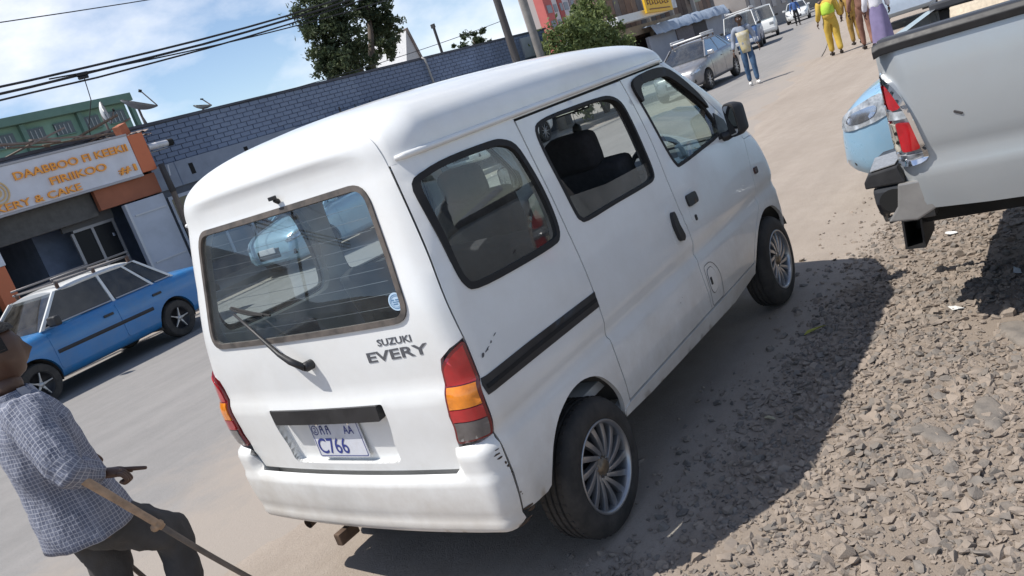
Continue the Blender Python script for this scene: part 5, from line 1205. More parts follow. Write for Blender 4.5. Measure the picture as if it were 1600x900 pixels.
# ================================================================== generic road vehicles
def ring_half(w, z0, zt, crown):
    h = zt-z0
    return [(0, z0), (w*.80, z0), (w*.93, z0+.03), (w*.975, z0+.10), (w*.993, z0+.28*h), (w, z0+.50*h), (w*.996, z0+.66*h), (w*.982, z0+.82*h), (w*.955, z0+.93*h), (w*.90, zt-.008), (w*.80, zt+crown*.35), (w*.45, zt+crown*.85), (0, zt+crown)]
def car(name, label, cat, loc, rz, S, group=None):
    """S: dict with half-width w, wheel x positions wf wr, radius r, top profile, greenhouse, paints"""
    t = thing(name, label, cat, loc, rz, group)
    fT = pchip(*zip(*S['top'])); fB = pchip(*zip(*S['bottom'])); fP = pchip(*zip(*S['plan'])); w0 = S['w']; cr = S.get('crown', .03)
    x0, x1 = S['top'][0][0], S['top'][-1][0]; N_ = S.get('n', 44); paint = S['paint']
    X = np.unique(np.concatenate([np.linspace(x0, x1, N_), [x0+.02, x0+.06, x1-.02, x1-.06]]))
    b = MB(); rings = []
    for x in X:
        H = ring_half(w0*float(fP(x)), float(fB(x)), float(fT(x)), cr); rings.append([(x, -y, z) for y, z in H]+[(x, y, z) for y, z in H[-2:0:-1]])
    b.loft(rings); bo = bpy.data.objects.new('body', b.mesh('body'))
    def ws(x, z):
        H = ring_half(w0*float(fP(x)), float(fB(x)), float(fT(x)), cr)[2:10]; return float(np.interp(z, [q[1] for q in H], [q[0] for q in H]))
    tmp = []
    for xa in (S['wf'], S['wr']):
        c = MB(); c.lathe([(0, -w0*1.3), (S['r']*1.16, -w0*1.3), (S['r']*1.16, w0*1.3), (0, w0*1.3)], 32, 'Y', (xa, 0, S['r']*1.04)); co = bpy.data.objects.new('cut', c.mesh('cut')); tmp.append(co)
        md = bo.modifiers.new('b', 'BOOLEAN'); md.operation = 'DIFFERENCE'; md.object = co; md.solver = 'EXACT'
    me = evaluated([bo]+tmp); me.name = 'body'; me.materials.clear(); sharp(me, 48); obj('body', me, paint, t)
    for co in tmp+[bo]: bpy.data.objects.remove(co)
    for xa in (S['wf'], S['wr']):
        n = 20; R = S['r']*1.13
        for s in (-1, 1):
            c = MB()
            ring = lambda y: [(xa+R*math.cos(u), s*y, S['r']*1.04+R*math.sin(u)) for u in np.linspace(-.25, PI+.25, n)]
            A, B = ring(w0*.93), ring(w0*.5); k = len(c.v); c.add(A+B+[(xa, s*w0*.5, S['r'])], [(i, i+1, n+i+1, n+i) for i in range(n-1)]+[(n+i, n+i+1, 2*n) for i in range(n-1)])
            c.build('wheel_arch', WELL, t, fix=False)
    # greenhouse: pillars, panes and roof
    g = S['gh']; zb, zr = g['zb'], g['zr']; wb, wr_ = g['wb'], g['wr']; xbf, xrf, xrr, xbr = g['x']
    glassm = S.get('glass', CARGLASS); pil = S.get('pillar', paint)
    for s in (-1, 1):
        bl = lambda f: Vector((xbf+(xbr-xbf)*f, s*wb, zb)); rl = lambda f: Vector((xrf+(xrr-xrf)*f, s*wr_, zr-.035))
        fs = g['pil']
        for i, f in enumerate(fs):
            th = g.get('pt', .045)*(1.25 if i in (0, len(fs)-1) else 1)
            q = MB(); A, B = bl(f), rl(f); d = Vector((th, 0, 0)); dn = Vector((0, -s*.03, 0))
            q.slab([A-d, A+d, B+d*.8, B-d*.8], (0, -s, .0), .035); q.build('pillar', pil, t)
        for i, (f0, f1) in enumerate(zip(fs[:-1], fs[1:])):
            q = MB(); e = .04/(abs(xbr-xbf)); a, b_, c_, d_ = bl(f0+e), bl(f1-e), rl(f1-e), rl(f0+e); up = Vector((0, 0, .02)); inn = Vector((0, -s*.012, 0))
            q.slab([a+up+inn, b_+up+inn, c_+inn, d_+inn], (0, -s, 0), .004); q.build('side_window', glassm, t)
            if S.get('trim'):
                q = MB(); q.tube([a+up, b_+up], .009, 6); q.tube([d_-up*.3, c_-up*.3], .009, 6); q.build('window_trim', S['trim'], t)
    for nm, xb, xr in (('windscreen', xbf, xrf), ('rear_window', xbr, xrr)):
        q = MB(); sgn = 1 if xb > xr else -1; k = 7; vv = []
        for i in range(k):
            u = -1+2*i/(k-1); bow = .06*(1-u*u)*sgn; vv += [(xb+bow, u*wb*.95, zb+.01), (xr+bow*.6, u*wr_*.93, zr-.05)]
        q.add(vv, [(2*i, 2*i+2, 2*i+3, 2*i+1) for i in range(k-1)]); q.build(nm, glassm, t, smooth=True)
    rp = S.get('roof', paint); q = MB(); rr = []
    XR = np.linspace(0, 1, 12)
    for f in XR:
        x = xrf+(xrr-xrf)*f; e = 1-.10*abs(2*f-1)**6; dz = -.035*abs(2*f-1)**3; wv = wr_*1.03*e
        rr.append([(x, y, z+dz) for y, z in ((-wv*.97, zr-.055), (-wv, zr-.03), (-wv*.93, zr-.004), (-wv*.6, zr+.022), (0, zr+.032), (wv*.6, zr+.022), (wv*.93, zr-.004), (wv, zr-.03), (wv*.97, zr-.055))])
    q.loft(rr); me = q.mesh('roof_panel'); sharp(me, 50); obj('roof_panel', me, rp, t)
    # cabin
    q = MB(); q.box(((xbf+xbr)/2, 0, zb-.16), (abs(xbf-xbr)*.92, wb*1.8, .02)); q.build('cabin_floor', TRIMGREY, t)
    for sx, sy in S.get('seats', ()):
        for nm, c, d in (('seat_back', (sx-.1, sy, zb-.0), (.12, .46, .42)), ('headrest', (sx-.14, sy, zb+.26), (.09, .24, .14))): soft(nm, c, d, SEATCLOTH, t)
    # doors
    dm = S.get('door_paint', paint)
    for s in (-1, 1):
        for (da, db) in S.get('doors', ()):
            zt = zb-.02; zlo = max(float(fB(da)), float(fB(db)))+.11
            P = rpoly([(da, zlo), (db, zlo), (db, zt), (da, zt)], .05, 3)
            wh = [(S['wf'], S['r']*1.2), (S['wr'], S['r']*1.2)]
            P = np.array([(p[0], p[1]) for p in resample(P, .08)])
            for wx, wr2 in wh:
                dd = np.hypot(P[:, 0]-wx, P[:, 1]-S['r']*1.04); k = dd < wr2; 
                if k.any(): P[k] = np.array([wx, S['r']*1.04])+(P[k]-np.array([wx, S['r']*1.04]))/np.maximum(dd[k], 1e-4)[:, None]*wr2
            fn = lambda p, s=s: (np.array([(a, s*(ws(a, c)), c) for a, c in p]), np.repeat(np.array([[0., s, 0]]), len(p), 0))
            d = panel('door', fn, P, (), dm, t, .10, off=.006, thick=.012)
            hx = (db-.16) if db < da else (da+.16); hx = min(da, db)+.14
            rbox('door_handle', (hx, s*(ws(hx, zt-.12)+.016), zt-.12), (.15, .02, .035), S.get('handle', BLACKPL), t, .006)
        if S.get('mould'):
            zm = S['mould']; q = MB(); xs2 = np.linspace(S['wr']+S['r']*1.3, S['wf']-S['r']*1.3, 14); q.add([(x, s*(ws(x, z)+o), z) for x in xs2 for z, o in ((zm-.025, .006), (zm, .016), (zm+.025, .006))], [(3*i+a, 3*i+3+a, 3*i+4+a, 3*i+1+a) for i in range(13) for a in (0, 1)]); q.build('side_moulding', S.get('mould_m', BLACKPL), t)
        # mirrors
        mx_ = xbf-.12; q = rbox('door_mirror', (mx_, s*(wb+.13), zb+.07), (.09, .19, .13), S.get('mirror', BLACKPL), t, .03, 3)
    # lights, bumpers, plate
    for fn_ in S.get('extras', ()): fn_(t, ws, fT, fB, S)
    for xa in (S['wf'], S['wr']):
        for s in (-1, 1): car_wheel(t, xa, s, w0, S)
    return t
def car_wheel(t, xa, s, w0, S):
    r = S['r']; tw = S.get('tw', .17); w = empty('wheel', t, (xa, s*(w0-.02), r), (0, 0, 0 if s < 0 else PI)); rr = r*S.get('rimf', .66)
    b = MB(); b.lathe([(rr, .0), (rr*1.06, -.010), (r*.93, -.004), (r*.985, .018), (r, .04), (r, tw-.04), (r*.985, tw-.015), (r*.93, tw), (rr, tw)], 36, 'Y'); b.build('tyre', TYRE, w, auto=40)
    b = MB(); b.lathe([(rr, .0), (rr*1.02, -.006), (rr*.95, .0), (rr*.92, .04), (rr*.3, .06), (0, .06)], 30, 'Y'); b.build('rim', S.get('rim', ALLOYDARK), w, smooth=True)
    n = S.get('spokes', 5); sp = MB(); sp.loft([[(-q*rr, y, rad*rr), (q*rr, y, rad*rr), (q*rr*.8, y+.03, rad*rr), (-q*rr*.8, y+.03, rad*rr)] for rad, q, y in ((.12, .13, .008), (.55, S.get('sw', .10), .002), (.96, S.get('sw', .10)*.9, .0))]); me = sp.mesh('spoke', True, .004, 1); me.materials.append(S.get('spoke_m', ALLOY))
    for j in range(n): o = link(bpy.data.objects.new('spoke', me), w); o.rotation_euler = (0, 2*PI*j/n+.2, 0)
    b = MB(); b.lathe([(0, -.006), (rr*.17, -.004), (rr*.22, .012)], 14, 'Y'); b.build('hub_cap', S.get('spoke_m', ALLOY), w, smooth=True)
CARGLASS = glass('car_glass', (.30, .36, .40), 1.6, dust=.05)
FRONTGLASS = glass('car_glass_light', (.5, .58, .60), 1.2, dust=.06)
CLEAR = mat('headlamp_glass', (.30, .32, .34), .12, coat=1.0, var=.6, vscale=22)
def lamp_patch(nm, pts, m, off=.008):
    def f(t, ws, fT, fB, S):
        for s in (-1, 1):
            fn = numnorm(lambda p: np.array([(a, s*ws(a, c), c) for a, c in p]), 2e-3)
            def g(p, fn=fn, s=s):
                a, n = fn(p); n = np.where((n[:, 1]*s < 0)[:, None], -n, n); return a, n
            panel(nm, g, smooth_poly(pts, 3), (), m, t, .03, off=off, thick=.012)
    return f
CHROMEL = mat('lamp_chrome', (.6, .61, .63), .15, metal=.9)
def pbox(nm, c, d, m, bev=.015): return lambda t, ws, fT, fB, S: rbox(nm, c, d, m, t, bev, 3)
def both(nm, c, d, m, bev=.015):
    def f(t, ws, fT, fB, S):
        for s in (-1, 1): rbox(nm, (c[0], s*c[1], c[2]), d, m, t, bev, 3)
    return f
def roof_rack(z, x0, x1, w, m, n=3, rail=.018):
    def f(t, ws, fT, fB, S):
        r = empty('roof_rack', t)
        for s in (-1, 1):
            for dz in (.0, .06):
                b = MB(); b.tube([(x0, s*w, z+.07+dz), (x1, s*w, z+.07+dz)], rail, 6); b.build('rack_rail', m, r, smooth=True)
        for i in range(n):
            x = x0+(x1-x0)*(i+.08)/(n-1+.16); b = MB(); b.tube([(x, -w, z+.07), (x, w, z+.07)], rail, 6); b.build('rack_bar', m, r)
            for s in (-1, 1): b = MB(); b.box((x, s*w, z+.02), (.04, .03, .12)); b.build('rack_foot', mat('rack_brown', (.09, .05, .035), .7), r)
    return f
# ---- blue taxi across the road
BLUE = mat('taxi_blue', (.018, .165, .41), .28, coat=.5, var=.08, vscale=2, dirt=(.16, .20, .24), dirt_amt=.35, dscale=3)
TWHITE = mat('taxi_white', (.66, .67, .66), .35, coat=.4, var=.04, vscale=2)
taxi = dict(w=.77, wf=1.10, wr=-1.10, r=.272, paint=BLUE, roof=TWHITE, pillar=TWHITE, crown=.02, tw=.16,
  top=[(-1.93, .58), (-1.90, .80), (-1.80, .87), (-1.2, .895), (-.9, .89), (.75, .865), (.95, .85), (1.6, .765), (1.80, .735), (1.88, .66), (1.90, .50)],
  bottom=[(-1.93, .42), (-1.8, .30), (-1.4, .24), (1.4, .22), (1.75, .26), (1.90, .36)], plan=[(-1.93, .88), (-1.85, .955), (-1.5, .985), (0, 1.0), (1.3, .985), (1.75, .95), (1.90, .90)],
  gh=dict(zb=.87, zr=1.315, wb=.70, wr=.56, x=(.78, .34, -.90, -1.30), pil=(0, .515, .83, 1.0), pt=.022), trim=mat('trim_pale', (.45, .46, .47), .35, metal=.5), doors=((-.22, .78), (-1.03, -.235)), mould=.56,
  rim=ALLOYDARK, spokes=5, sw=.055, spoke_m=mat('taxi_spoke', (.42, .42, .42), .4, metal=.6), rimf=.60, glass=glass('taxi_glass', (.20, .24, .26), .9, dust=.05), seats=((.0, .34), (.0, -.34), (-.8, .34), (-.8, -.34)), door_paint=BLUE,
  extras=(both('headlight', (1.875, .50, .60), (.06, .34, .14), CLEAR), pbox('grille', (1.895, 0, .60), (.03, .60, .13), BLACKPL), pbox('front_bumper', (1.90, 0, .42), (.12, 1.5, .13), BLACKPL, .03), pbox('rear_bumper', (-1.93, 0, .46), (.12, 1.48, .14), BLACKPL, .03), both('tail_lamp', (-1.93, .58, .70), (.05, .28, .13), REDLENS), roof_rack(1.295, .28, -.92, .50, mat('rack_grey', (.20, .19, .19), .5, metal=.5), 3, .016)))
tx = car('blue_taxi', 'old blue saloon taxi with white roof and roof rack parked before the bakery', 'car', (3.36, 9.30, -.008), math.radians(-173.2), taxi)
# ---- silver saloon behind the walking man
SILV = mat('silver_grey_paint', (.255, .255, .27), .3, metal=.55, coat=.5, var=.06, vscale=2, dirt=(.30, .26, .22), dirt_amt=.3)
saloon = dict(w=.85, wf=1.28, wr=-1.25, r=.30, paint=SILV, crown=.03,
  top=[(-2.0, .62), (-1.97, .90), (-1.85, 1.03), (-1.4, 1.05), (.8, .97), (1.2, .90), (1.7, .80), (1.92, .68), (2.0, .48)],
  bottom=[(-2.0, .40), (-1.8, .30), (-1.4, .23), (1.4, .22), (1.8, .24), (2.0, .32)], plan=[(-2.0, .80), (-1.85, .93), (-1.4, .985), (0, 1.0), (1.2, .985), (1.7, .90), (1.92, .76), (2.0, .66)],
  gh=dict(zb=.97, zr=1.475, wb=.77, wr=.58, x=(1.0, .28, -.95, -1.62), pil=(0, .47, .86, 1.0), pt=.035), doors=((-.28, .82), (-1.22, -.295)), handle=SILV, mirror=mat('mirror_silver', (.5, .5, .52), .3, metal=.5), spokes=9, sw=.07, spoke_m=ALLOY, seats=((.0, .36), (.0, -.36)), rimf=.70, glass=CARGLASS,
  extras=(lamp_patch('headlight', [(1.50, .735), (1.60, .665), (1.85, .60), (1.965, .60), (1.95, .66), (1.80, .725), (1.62, .775)], CLEAR), lamp_patch('headlight_reflector', [(1.72, .70), (1.74, .655), (1.86, .625), (1.92, .63), (1.86, .675)], CHROMEL, .012), pbox('grille', (1.985, 0, .46), (.05, .62, .18), BLACKPL, .03), both('fog_lamp', (1.90, .56, .40), (.10, .18, .10), BLACKPL, .03), pbox('number_plate', (2.02, 0, .52), (.02, .44, .10), mat('plate_plain', (.6, .6, .62), .5), .004), both('tail_lamp', (-1.93, .60, .86), (.16, .2, .2), REDLENS, .03), roof_rack(1.50, .25, -.85, .50, mat('rack_white', (.6, .6, .6), .45), 3, .03)))
car('silver_saloon', 'silver grey saloon with white roof rack parked behind the man in jeans', 'car', (23.35, 7.75, -.005), math.radians(180.8), saloon)
# ---- pale blue saloon seen through the van windows, and a white one beyond it
PALEBL = mat('pale_blue_paint', (.30, .45, .56), .28, metal=.25, coat=.6, var=.05, vscale=2)
pale = dict(saloon); pale.update(paint=PALEBL, extras=saloon['extras'][:-1], handle=PALEBL, mirror=PALEBL)
car('pale_blue_saloon', 'pale blue saloon facing the camera seen through the rear window of the van', 'car', (9.35, 10.05, -.008), math.radians(182), pale)
wh = dict(saloon); wh.update(paint=TWHITE, extras=saloon['extras'][:-1], handle=TWHITE, mirror=BLACKPL)
car('white_saloon', 'white saloon parked under the lean-to by the block wall, glimpsed through the van', 'car', (17.75, 11.85, .12), math.radians(180), wh)
# ---- light blue car nose behind the pickup
LBL = mat('sky_blue_paint', (.25, .44, .60), .26, metal=.2, coat=.6, var=.05, vscale=2, dirt=(.35, .36, .36), dirt_amt=.25)
lb = dict(saloon); lb.update(paint=LBL, handle=LBL, mirror=LBL, top=[(-2.0, .62), (-1.97, .90), (-1.85, 1.0), (-1.4, 1.03), (.8, 1.0), (1.2, .97), (1.6, .90), (1.85, .80), (1.97, .66), (2.0, .45)], plan=[(-2.0, .80), (-1.85, .93), (-1.4, .985), (0, 1.0), (1.2, .985), (1.65, .93), (1.85, .84), (1.95, .74), (2.0, .62)],
  extras=(lamp_patch('headlight', [(1.52, .80), (1.60, .70), (1.85, .635), (1.955, .645), (1.93, .74), (1.80, .80), (1.62, .86)], CLEAR), lamp_patch('headlight_reflector', [(1.66, .79), (1.68, .72), (1.80, .68), (1.90, .69), (1.84, .755)], CHROMEL, .012), pbox('grille', (1.985, 0, .52), (.05, .7, .10), BLACKPL, .02), both('fog_recess', (1.86, .58, .40), (.12, .16, .11), BLACKPL, .03), pbox('number_plate', (2.03, .0, .60), (.02, .50, .12), mat('plate_edge', (.10, .10, .10), .6), .004)))
car('light_blue_hatchback', 'light blue car nose with clear headlight poking out beyond the pickup tail', 'car', (5.46, -2.72, 0), math.radians(90), lb)
# ---- far vehicles along the left side
DBL = mat('minibus_blue', (.055, .105, .23), .4, coat=.3, var=.08)
mini = dict(w=.85, wf=1.35, wr=-1.2, r=.31, paint=DBL, roof=TWHITE, pillar=TWHITE, crown=.0,
  top=[(-2.1, 1.0), (-2.05, 1.12), (-1.9, 1.14), (1.7, 1.13), (1.95, 1.08), (2.08, .9), (2.15, .6)], bottom=[(-2.1, .42), (-1.8, .30), (1.8, .28), (2.15, .36)], plan=[(-2.1, .9), (-1.9, .97), (0, 1), (1.7, .97), (2.0, .9), (2.15, .8)],
  gh=dict(zb=1.13, zr=1.92, wb=.80, wr=.69, x=(1.92, 1.45, -1.98, -2.06), pil=(0, .22, .48, .74, 1.0), pt=.05), doors=((.75, 1.7),), rimf=.62, glass=CARGLASS,
  extras=(both('headlight', (2.08, .55, .80), (.10, .24, .18), CLEAR, .04), pbox('front_bumper', (2.14, 0, .48), (.12, 1.5, .18), mat('bumper_pale', (.5, .51, .52), .5), .03), both('tail_lamp', (-2.1, .72, .9), (.05, .12, .3), REDLENS), roof_rack(1.94, 1.2, -1.6, .6, mat('rack_white', (.6, .6, .6), .45), 4, .025)))
car('blue_minibus', 'blue minibus with white roof behind the silver saloon', 'minibus', (41.4, 12.1, 0), math.radians(194), mini)
wv = dict(mini); wv.update(paint=TWHITE, doors=((.75, 1.7), (-.6, .7)), extras=mini['extras'][:-1])
car('white_minibus', 'white minibus standing next after the blue minibus', 'minibus', (50.6, 14.0, 0), math.radians(196), wv)
wc = dict(saloon); wc.update(paint=TWHITE, handle=TWHITE, mirror=TWHITE, extras=saloon['extras'][:-1])
car('far_white_car', 'farthest white car on the left side of the street', 'car', (64.5, 15.6, 0), math.radians(193), wc)
pv2 = dict(mini); pv2.update(paint=mat('pale_bus_blue', (.42, .50, .60), .35, coat=.4, var=.05), roof=TWHITE, extras=mini['extras'][:-1], mould=.75, mould_m=mat('stripe_dark_blue', (.04, .06, .14), .5))
car('pale_minibus', 'pale blue white minibus at the roadside between the walkers', 'minibus', (26.4, 2.15, 0), math.radians(8), pv2)

# ================================================================== silver pickup at the right
PSIL = mat('pickup_silver', (.40, .43, .45), .30, metal=.35, coat=.5, var=.04, vscale=1.5, dirt=(.42, .37, .31), dirt_amt=.3, dscale=1.6)
pk = thing('silver_pickup', 'silver pickup reversed up to the verge, only its tail in view', 'pickup', (2.93, -1.67, 0), -PI/2)
HW = .88
fY = pchip([.55, .66, .75, .86, .90, .95, 1.1, 1.25, 1.37, 1.40], [.845, .864, .876, .882, .868, .880, .884, .880, .868, .862])
def bedP(p, s):
    X = p[:, 0]; y = fY(p[:, 1]); c = np.clip((.07-X)/.07, 0, 1); y = y-.055*c**2.2
    return np.stack([X, s*y, p[:, 1]], 1)
def bedfn(s):
    f = numnorm(lambda p: bedP(p, s))
    def g(p):
        a, n = f(p); n = np.where((n[:, 1]*s < 0)[:, None], -n, n); return a, n
    return g
arch = [(1.22+.43*math.cos(a), .36+.43*math.sin(a)) for a in np.linspace(PI-.6, .6, 15)]
arch = [q for q in arch if q[1] > .60]
LMP = smooth_poly([(-.012, 1.275), (.015, 1.262), (.05, 1.215), (.085, 1.10), (.108, .985), (.118, .92), (.105, .878), (.035, .868), (.0, .885), (-.014, .96), (-.016, 1.10)], 3)
for s in (-1, 1):
    bed = [(.0, 1.37), (.0, .72), (.03, .672), (.3, .655)]+[(.77, .64)]+arch+[(1.66, .62), (2.02, .62), (2.02, 1.37)]
    panel('bed_side', bedfn(s), np.array(bed), (), PSIL, pk, .045, thick=.03)
    tl = empty('tail_lamp', pk)
    panel('lamp_bezel', bedfn(s), LMP, [inset(LMP, .019)], CHROME, tl, .012, off=.020, thick=.03)
    panel('lamp_back', bedfn(s), inset(LMP, .012), (), mat('lamp_silver', (.45, .45, .46), .25, metal=.6), tl, .03, off=.004, thick=0)
    panel('red_lens', bedfn(s), smooth_poly([(.012, 1.232), (.036, 1.20), (.058, 1.135), (.012, 1.128)], 3), (), REDLENS, tl, .02, off=.016, thick=.016)
    panel('clear_lens', bedfn(s), rpoly([(.000, 1.115), (.066, 1.115), (.072, 1.082), (.002, 1.078)], .012), (), CLEAR, tl, .02, off=.015, thick=.014)
    panel('red_lens', bedfn(s), rpoly([(.026, 1.068), (.074, 1.062), (.096, .945), (.030, .938)], .012), (), REDLENS, tl, .02, off=.017, thick=.016)
    panel('clear_lens', bedfn(s), rpoly([(-.004, 1.055), (.020, 1.060), (.024, .945), (.002, .935)], .008), (), mat('lamp_cream', (.5, .46, .38), .2, coat=.5), tl, .02, off=.014, thick=.012)
    panel('lower_bar', bedfn(s), rpoly([(.006, .922), (.100, .928), (.100, .912), (.006, .902)], .006), (), CLEAR, tl, .02, off=.017, thick=.014)
    for z in (1.02, .98):
        b = MB(); b.lathe([(0, 0), (.008, 0), (.008, .01), (0, .01)], 10, 'Y'); o = b.build('bulb_hole', DARKGAP, tl); o.location = (.008, s*.858-.0 if s < 0 else s*.858, z); o.location.y = s*.868
    # bed rail cap
    b = MB(); prof = [(-.045, 1.365), (.012, 1.362), (.018, 1.392), (.004, 1.412), (-.03, 1.418), (-.06, 1.40)]
    b.loft([[(x, s*(fY(1.37)+q[0]*1.0), q[1]+dz) for q in prof] for x, dz in ((-.012, -.012), (.02, -.002), (.10, .0), (1.0, .004), (2.0, .008))]); b.build('rail_cap', BLACKPL, pk, bevel=.004)
    b = MB(); b.box((1.0, s*.765, 1.395), (2.0, .10, .045)); b.build('inner_rail', mat('rail_grey_black', (.05, .05, .055), .5), pk, bevel=.01)
    b = MB(); b.slab([(.02, s*.83, 1.36), (2.0, s*.83, 1.36), (2.0, s*.80, .82), (.02, s*.80, .82)], (0, -s, 0), .02); b.build('bed_inner_side', mat('bed_liner', (.10, .095, .09), .8, var=.2), pk)
fnT = plane_map((-.018, 0, 0), (0, 1, 0), (0, 0, 1), (-1, 0, 0))
panel('tailgate', fnT, rpoly([(-.80, 1.385), (.80, 1.385), (.80, .72), (-.80, .72)], .03), (), PSIL, pk, .1, thick=.05)
panel('tailgate_handle', fnT, rpoly([(-.12, 1.26), (.12, 1.26), (.12, 1.18), (-.12, 1.18)], .02), (), BLACKPL, pk, .1, off=.01, thick=.01)
b = MB(); b.box((1.0, 0, .80), (2.0, 1.62, .04)); b.build('bed_floor', mat('bed_floor_tan', (.42, .36, .28), .8, var=.2, vscale=3), pk)
for i in range(10):
    b = MB(); b.box((1.0, -.70+i*.155, .835), (1.96, .07, .03)); b.build('floor_rib', MATS['bed_floor_tan'], pk, bevel=.008)
b = MB(); b.box((2.02, 0, 1.05), (.04, 1.6, .66)); b.build('bed_front', PSIL, pk)
# load in the bed
def heap(name, label, loc, d, m, rot, seed):
    bm = bmesh.new(); bmesh.ops.create_cube(bm, size=1.0); bmesh.ops.subdivide_edges(bm, edges=bm.edges, cuts=7, use_grid_fill=True)
    for v in bm.verts:
        v.co = Vector((v.co.x*d[0], v.co.y*d[1], v.co.z*d[2])); n = noise.fractal(v.co*5+Vector((seed, 0, 0)), 1.0, 2.0, 3); v.co += v.co.normalized()*n*.035*Vector(d).length
    me = bpy.data.meshes.new(name); bm.to_mesh(me); bm.free(); o = obj(name, me, m, None, True); o.location = loc; o.rotation_euler = rot; return o
o = heap('folded_canvas', 'tan', (2.85, -2.25, 1.14), (.9, .75, .50), mat('tan_canvas', (.50, .42, .31), .9, var=.2, vscale=8, stretch=(1, 8, 1)), (0, 0, .1), 1.0); tag(o, 'tan folded canvas heaped in the bed of the pickup', 'canvas')
o = heap('dark_bundle', 'dark', (2.50, -2.15, 1.20), (.28, .62, .30), mat('dark_canvas', (.10, .10, .105), .85, var=.25, vscale=6), (.1, .1, .25), 4.0); tag(o, 'dark grey bundle lying along the near side of the pickup bed', 'bundle')
b = MB(); b.box((0, 0, 0), (.42, .52, .05)); o = b.build('white_board', mat('board_pale', (.55, .62, .70), .5), None, bevel=.008); o.location = (2.62, -2.62, 1.43); o.rotation_euler = (.12, -.25, .3); tag(o, 'pale blue white board on top of the load in the pickup bed', 'board')
# rear step bumper, hitch
TREAD = mat('tread_plate', (.42, .42, .42), .45, metal=.6, var=.25, vscale=60)
bu = empty('rear_bumper', pk)
for s in (-1, 1):
    b = MB(); b.loft([[(x, s*.86, z) for x, z in ((-.02, .88), (-.14, .865), (-.165, .83), (-.165, .80), (0, .80))], [(x, s*.55, z) for x, z in ((-.02, .88), (-.17, .865), (-.195, .83), (-.195, .80), (0, .80))], [(x, s*.30, z) for x, z in ((-.02, .86), (-.18, .845), (-.205, .82), (-.205, .80), (0, .80))]]); b.build('step_pad', BLACKPL, bu, bevel=.008)
    b = MB(); b.slab([(-.028, s*.84, .885), (-.135, s*.84, .871), (-.165, s*.56, .871), (-.028, s*.56, .887)], (0, 0, 1), .004); b.build('tread_plate', TREAD, bu)
    b = MB(); b.loft([[(x, s*y, z) for y, z in ((.86, .795), (.86, .72), (.82, .66), (.30, .65), (.30, .795))] for x in (.02, -.05, -.12, -.14)]); b.build('bumper_end', mat('bumper_black', (.035, .037, .042), .5, var=.2), bu, bevel=.02)
    b = MB(); b.slab([(-.03, s*.868, .80), (.07, s*.868, .80), (.10, s*.868, .665), (.02, s*.868, .625), (-.10, s*.868, .635), (-.05, s*.868, .70)], (0, -s, 0), .03); b.build('side_bracket', mat('bumper_grey', (.30, .29, .28), .4, metal=.4, var=.15), bu, bevel=.008)
    b = MB(); b.lathe([(0, 0), (.075, .0), (.075, .02), (0, .02)], 20, 'Y'); o = b.build('lamp_recess', DARKGAP, bu); o.location = (-.055, s*.862, .73); o.scale = (.85, 1, .7)
b = MB(); b.box((-.13, 0, .72), (.07, .62, .16)); b.build('bumper_bar', mat('bumper_grey', (.16, .155, .15), .4, metal=.4, var=.15), bu, bevel=.02)
hi = empty('tow_hitch', pk)
b = MB(); b.box((.1, -.10, .55), (.35, .10, .24)); b.build('hitch_bracket', mat('hitch_steel', (.13, .13, .135), .5, metal=.5), hi, bevel=.01)
b = MB(); b.tube([(-.08, 0, .47), (-.20, 0, .42), (-.29, 0, .405)], .022, 8); b.build('hitch_neck', MATS['hitch_steel'], hi, smooth=True)
b = MB(); b.lathe([(.012, 0), (.018, .03)]+[(.03*math.sin(a), .06-.03*math.cos(a)) for a in np.linspace(.6, PI, 8)], 14, 'Z'); o = b.build('tow_ball', mat('ball_steel', (.25, .24, .23), .35, metal=.8), hi, smooth=True); o.location = (-.30, 0, .40)
# square tube step hanging under the near corner: hollow, mouth toward the viewer
b = MB(); W1, W2, D_ = .05, .040, .30; o1 = [(-.045, .075), (.045, .075), (.045, -.075), (-.045, -.075)]
A = [(q[0], -.0, q[1]) for q in o1]; B = [(q[0], D_, q[1]) for q in o1]; C_ = [(q[0]*.78, .0, q[1]*.86) for q in o1]; E_ = [(q[0]*.78, D_*.95, q[1]*.86) for q in o1]
b.add(A+B+C_+E_, [(i, (i+1) % 4, 4+(i+1) % 4, 4+i) for i in range(4)]+[(8+i, 8+(i+1) % 4, 12+(i+1) % 4, 12+i) for i in range(4)]+[(i, (i+1) % 4, 8+(i+1) % 4, 8+i) for i in range(4)]+[(12, 13, 14, 15)])
o = b.build('square_tube', mat('tube_dark', (.035, .035, .037), .45, metal=.4), hi); o.location = (-.075, -.55, .47); o.rotation_euler = (.0, .06, .0)
b = MB(); b.box((-.03, -.40, .575), (.13, .28, .08)); b.build('tube_mount', MATS['hitch_steel'], hi, bevel=.008)
b = MB(); b.box((1.4, 0, .56), (2.9, .9, .14)); b.build('chassis', MATS['underbody_black'], pk)
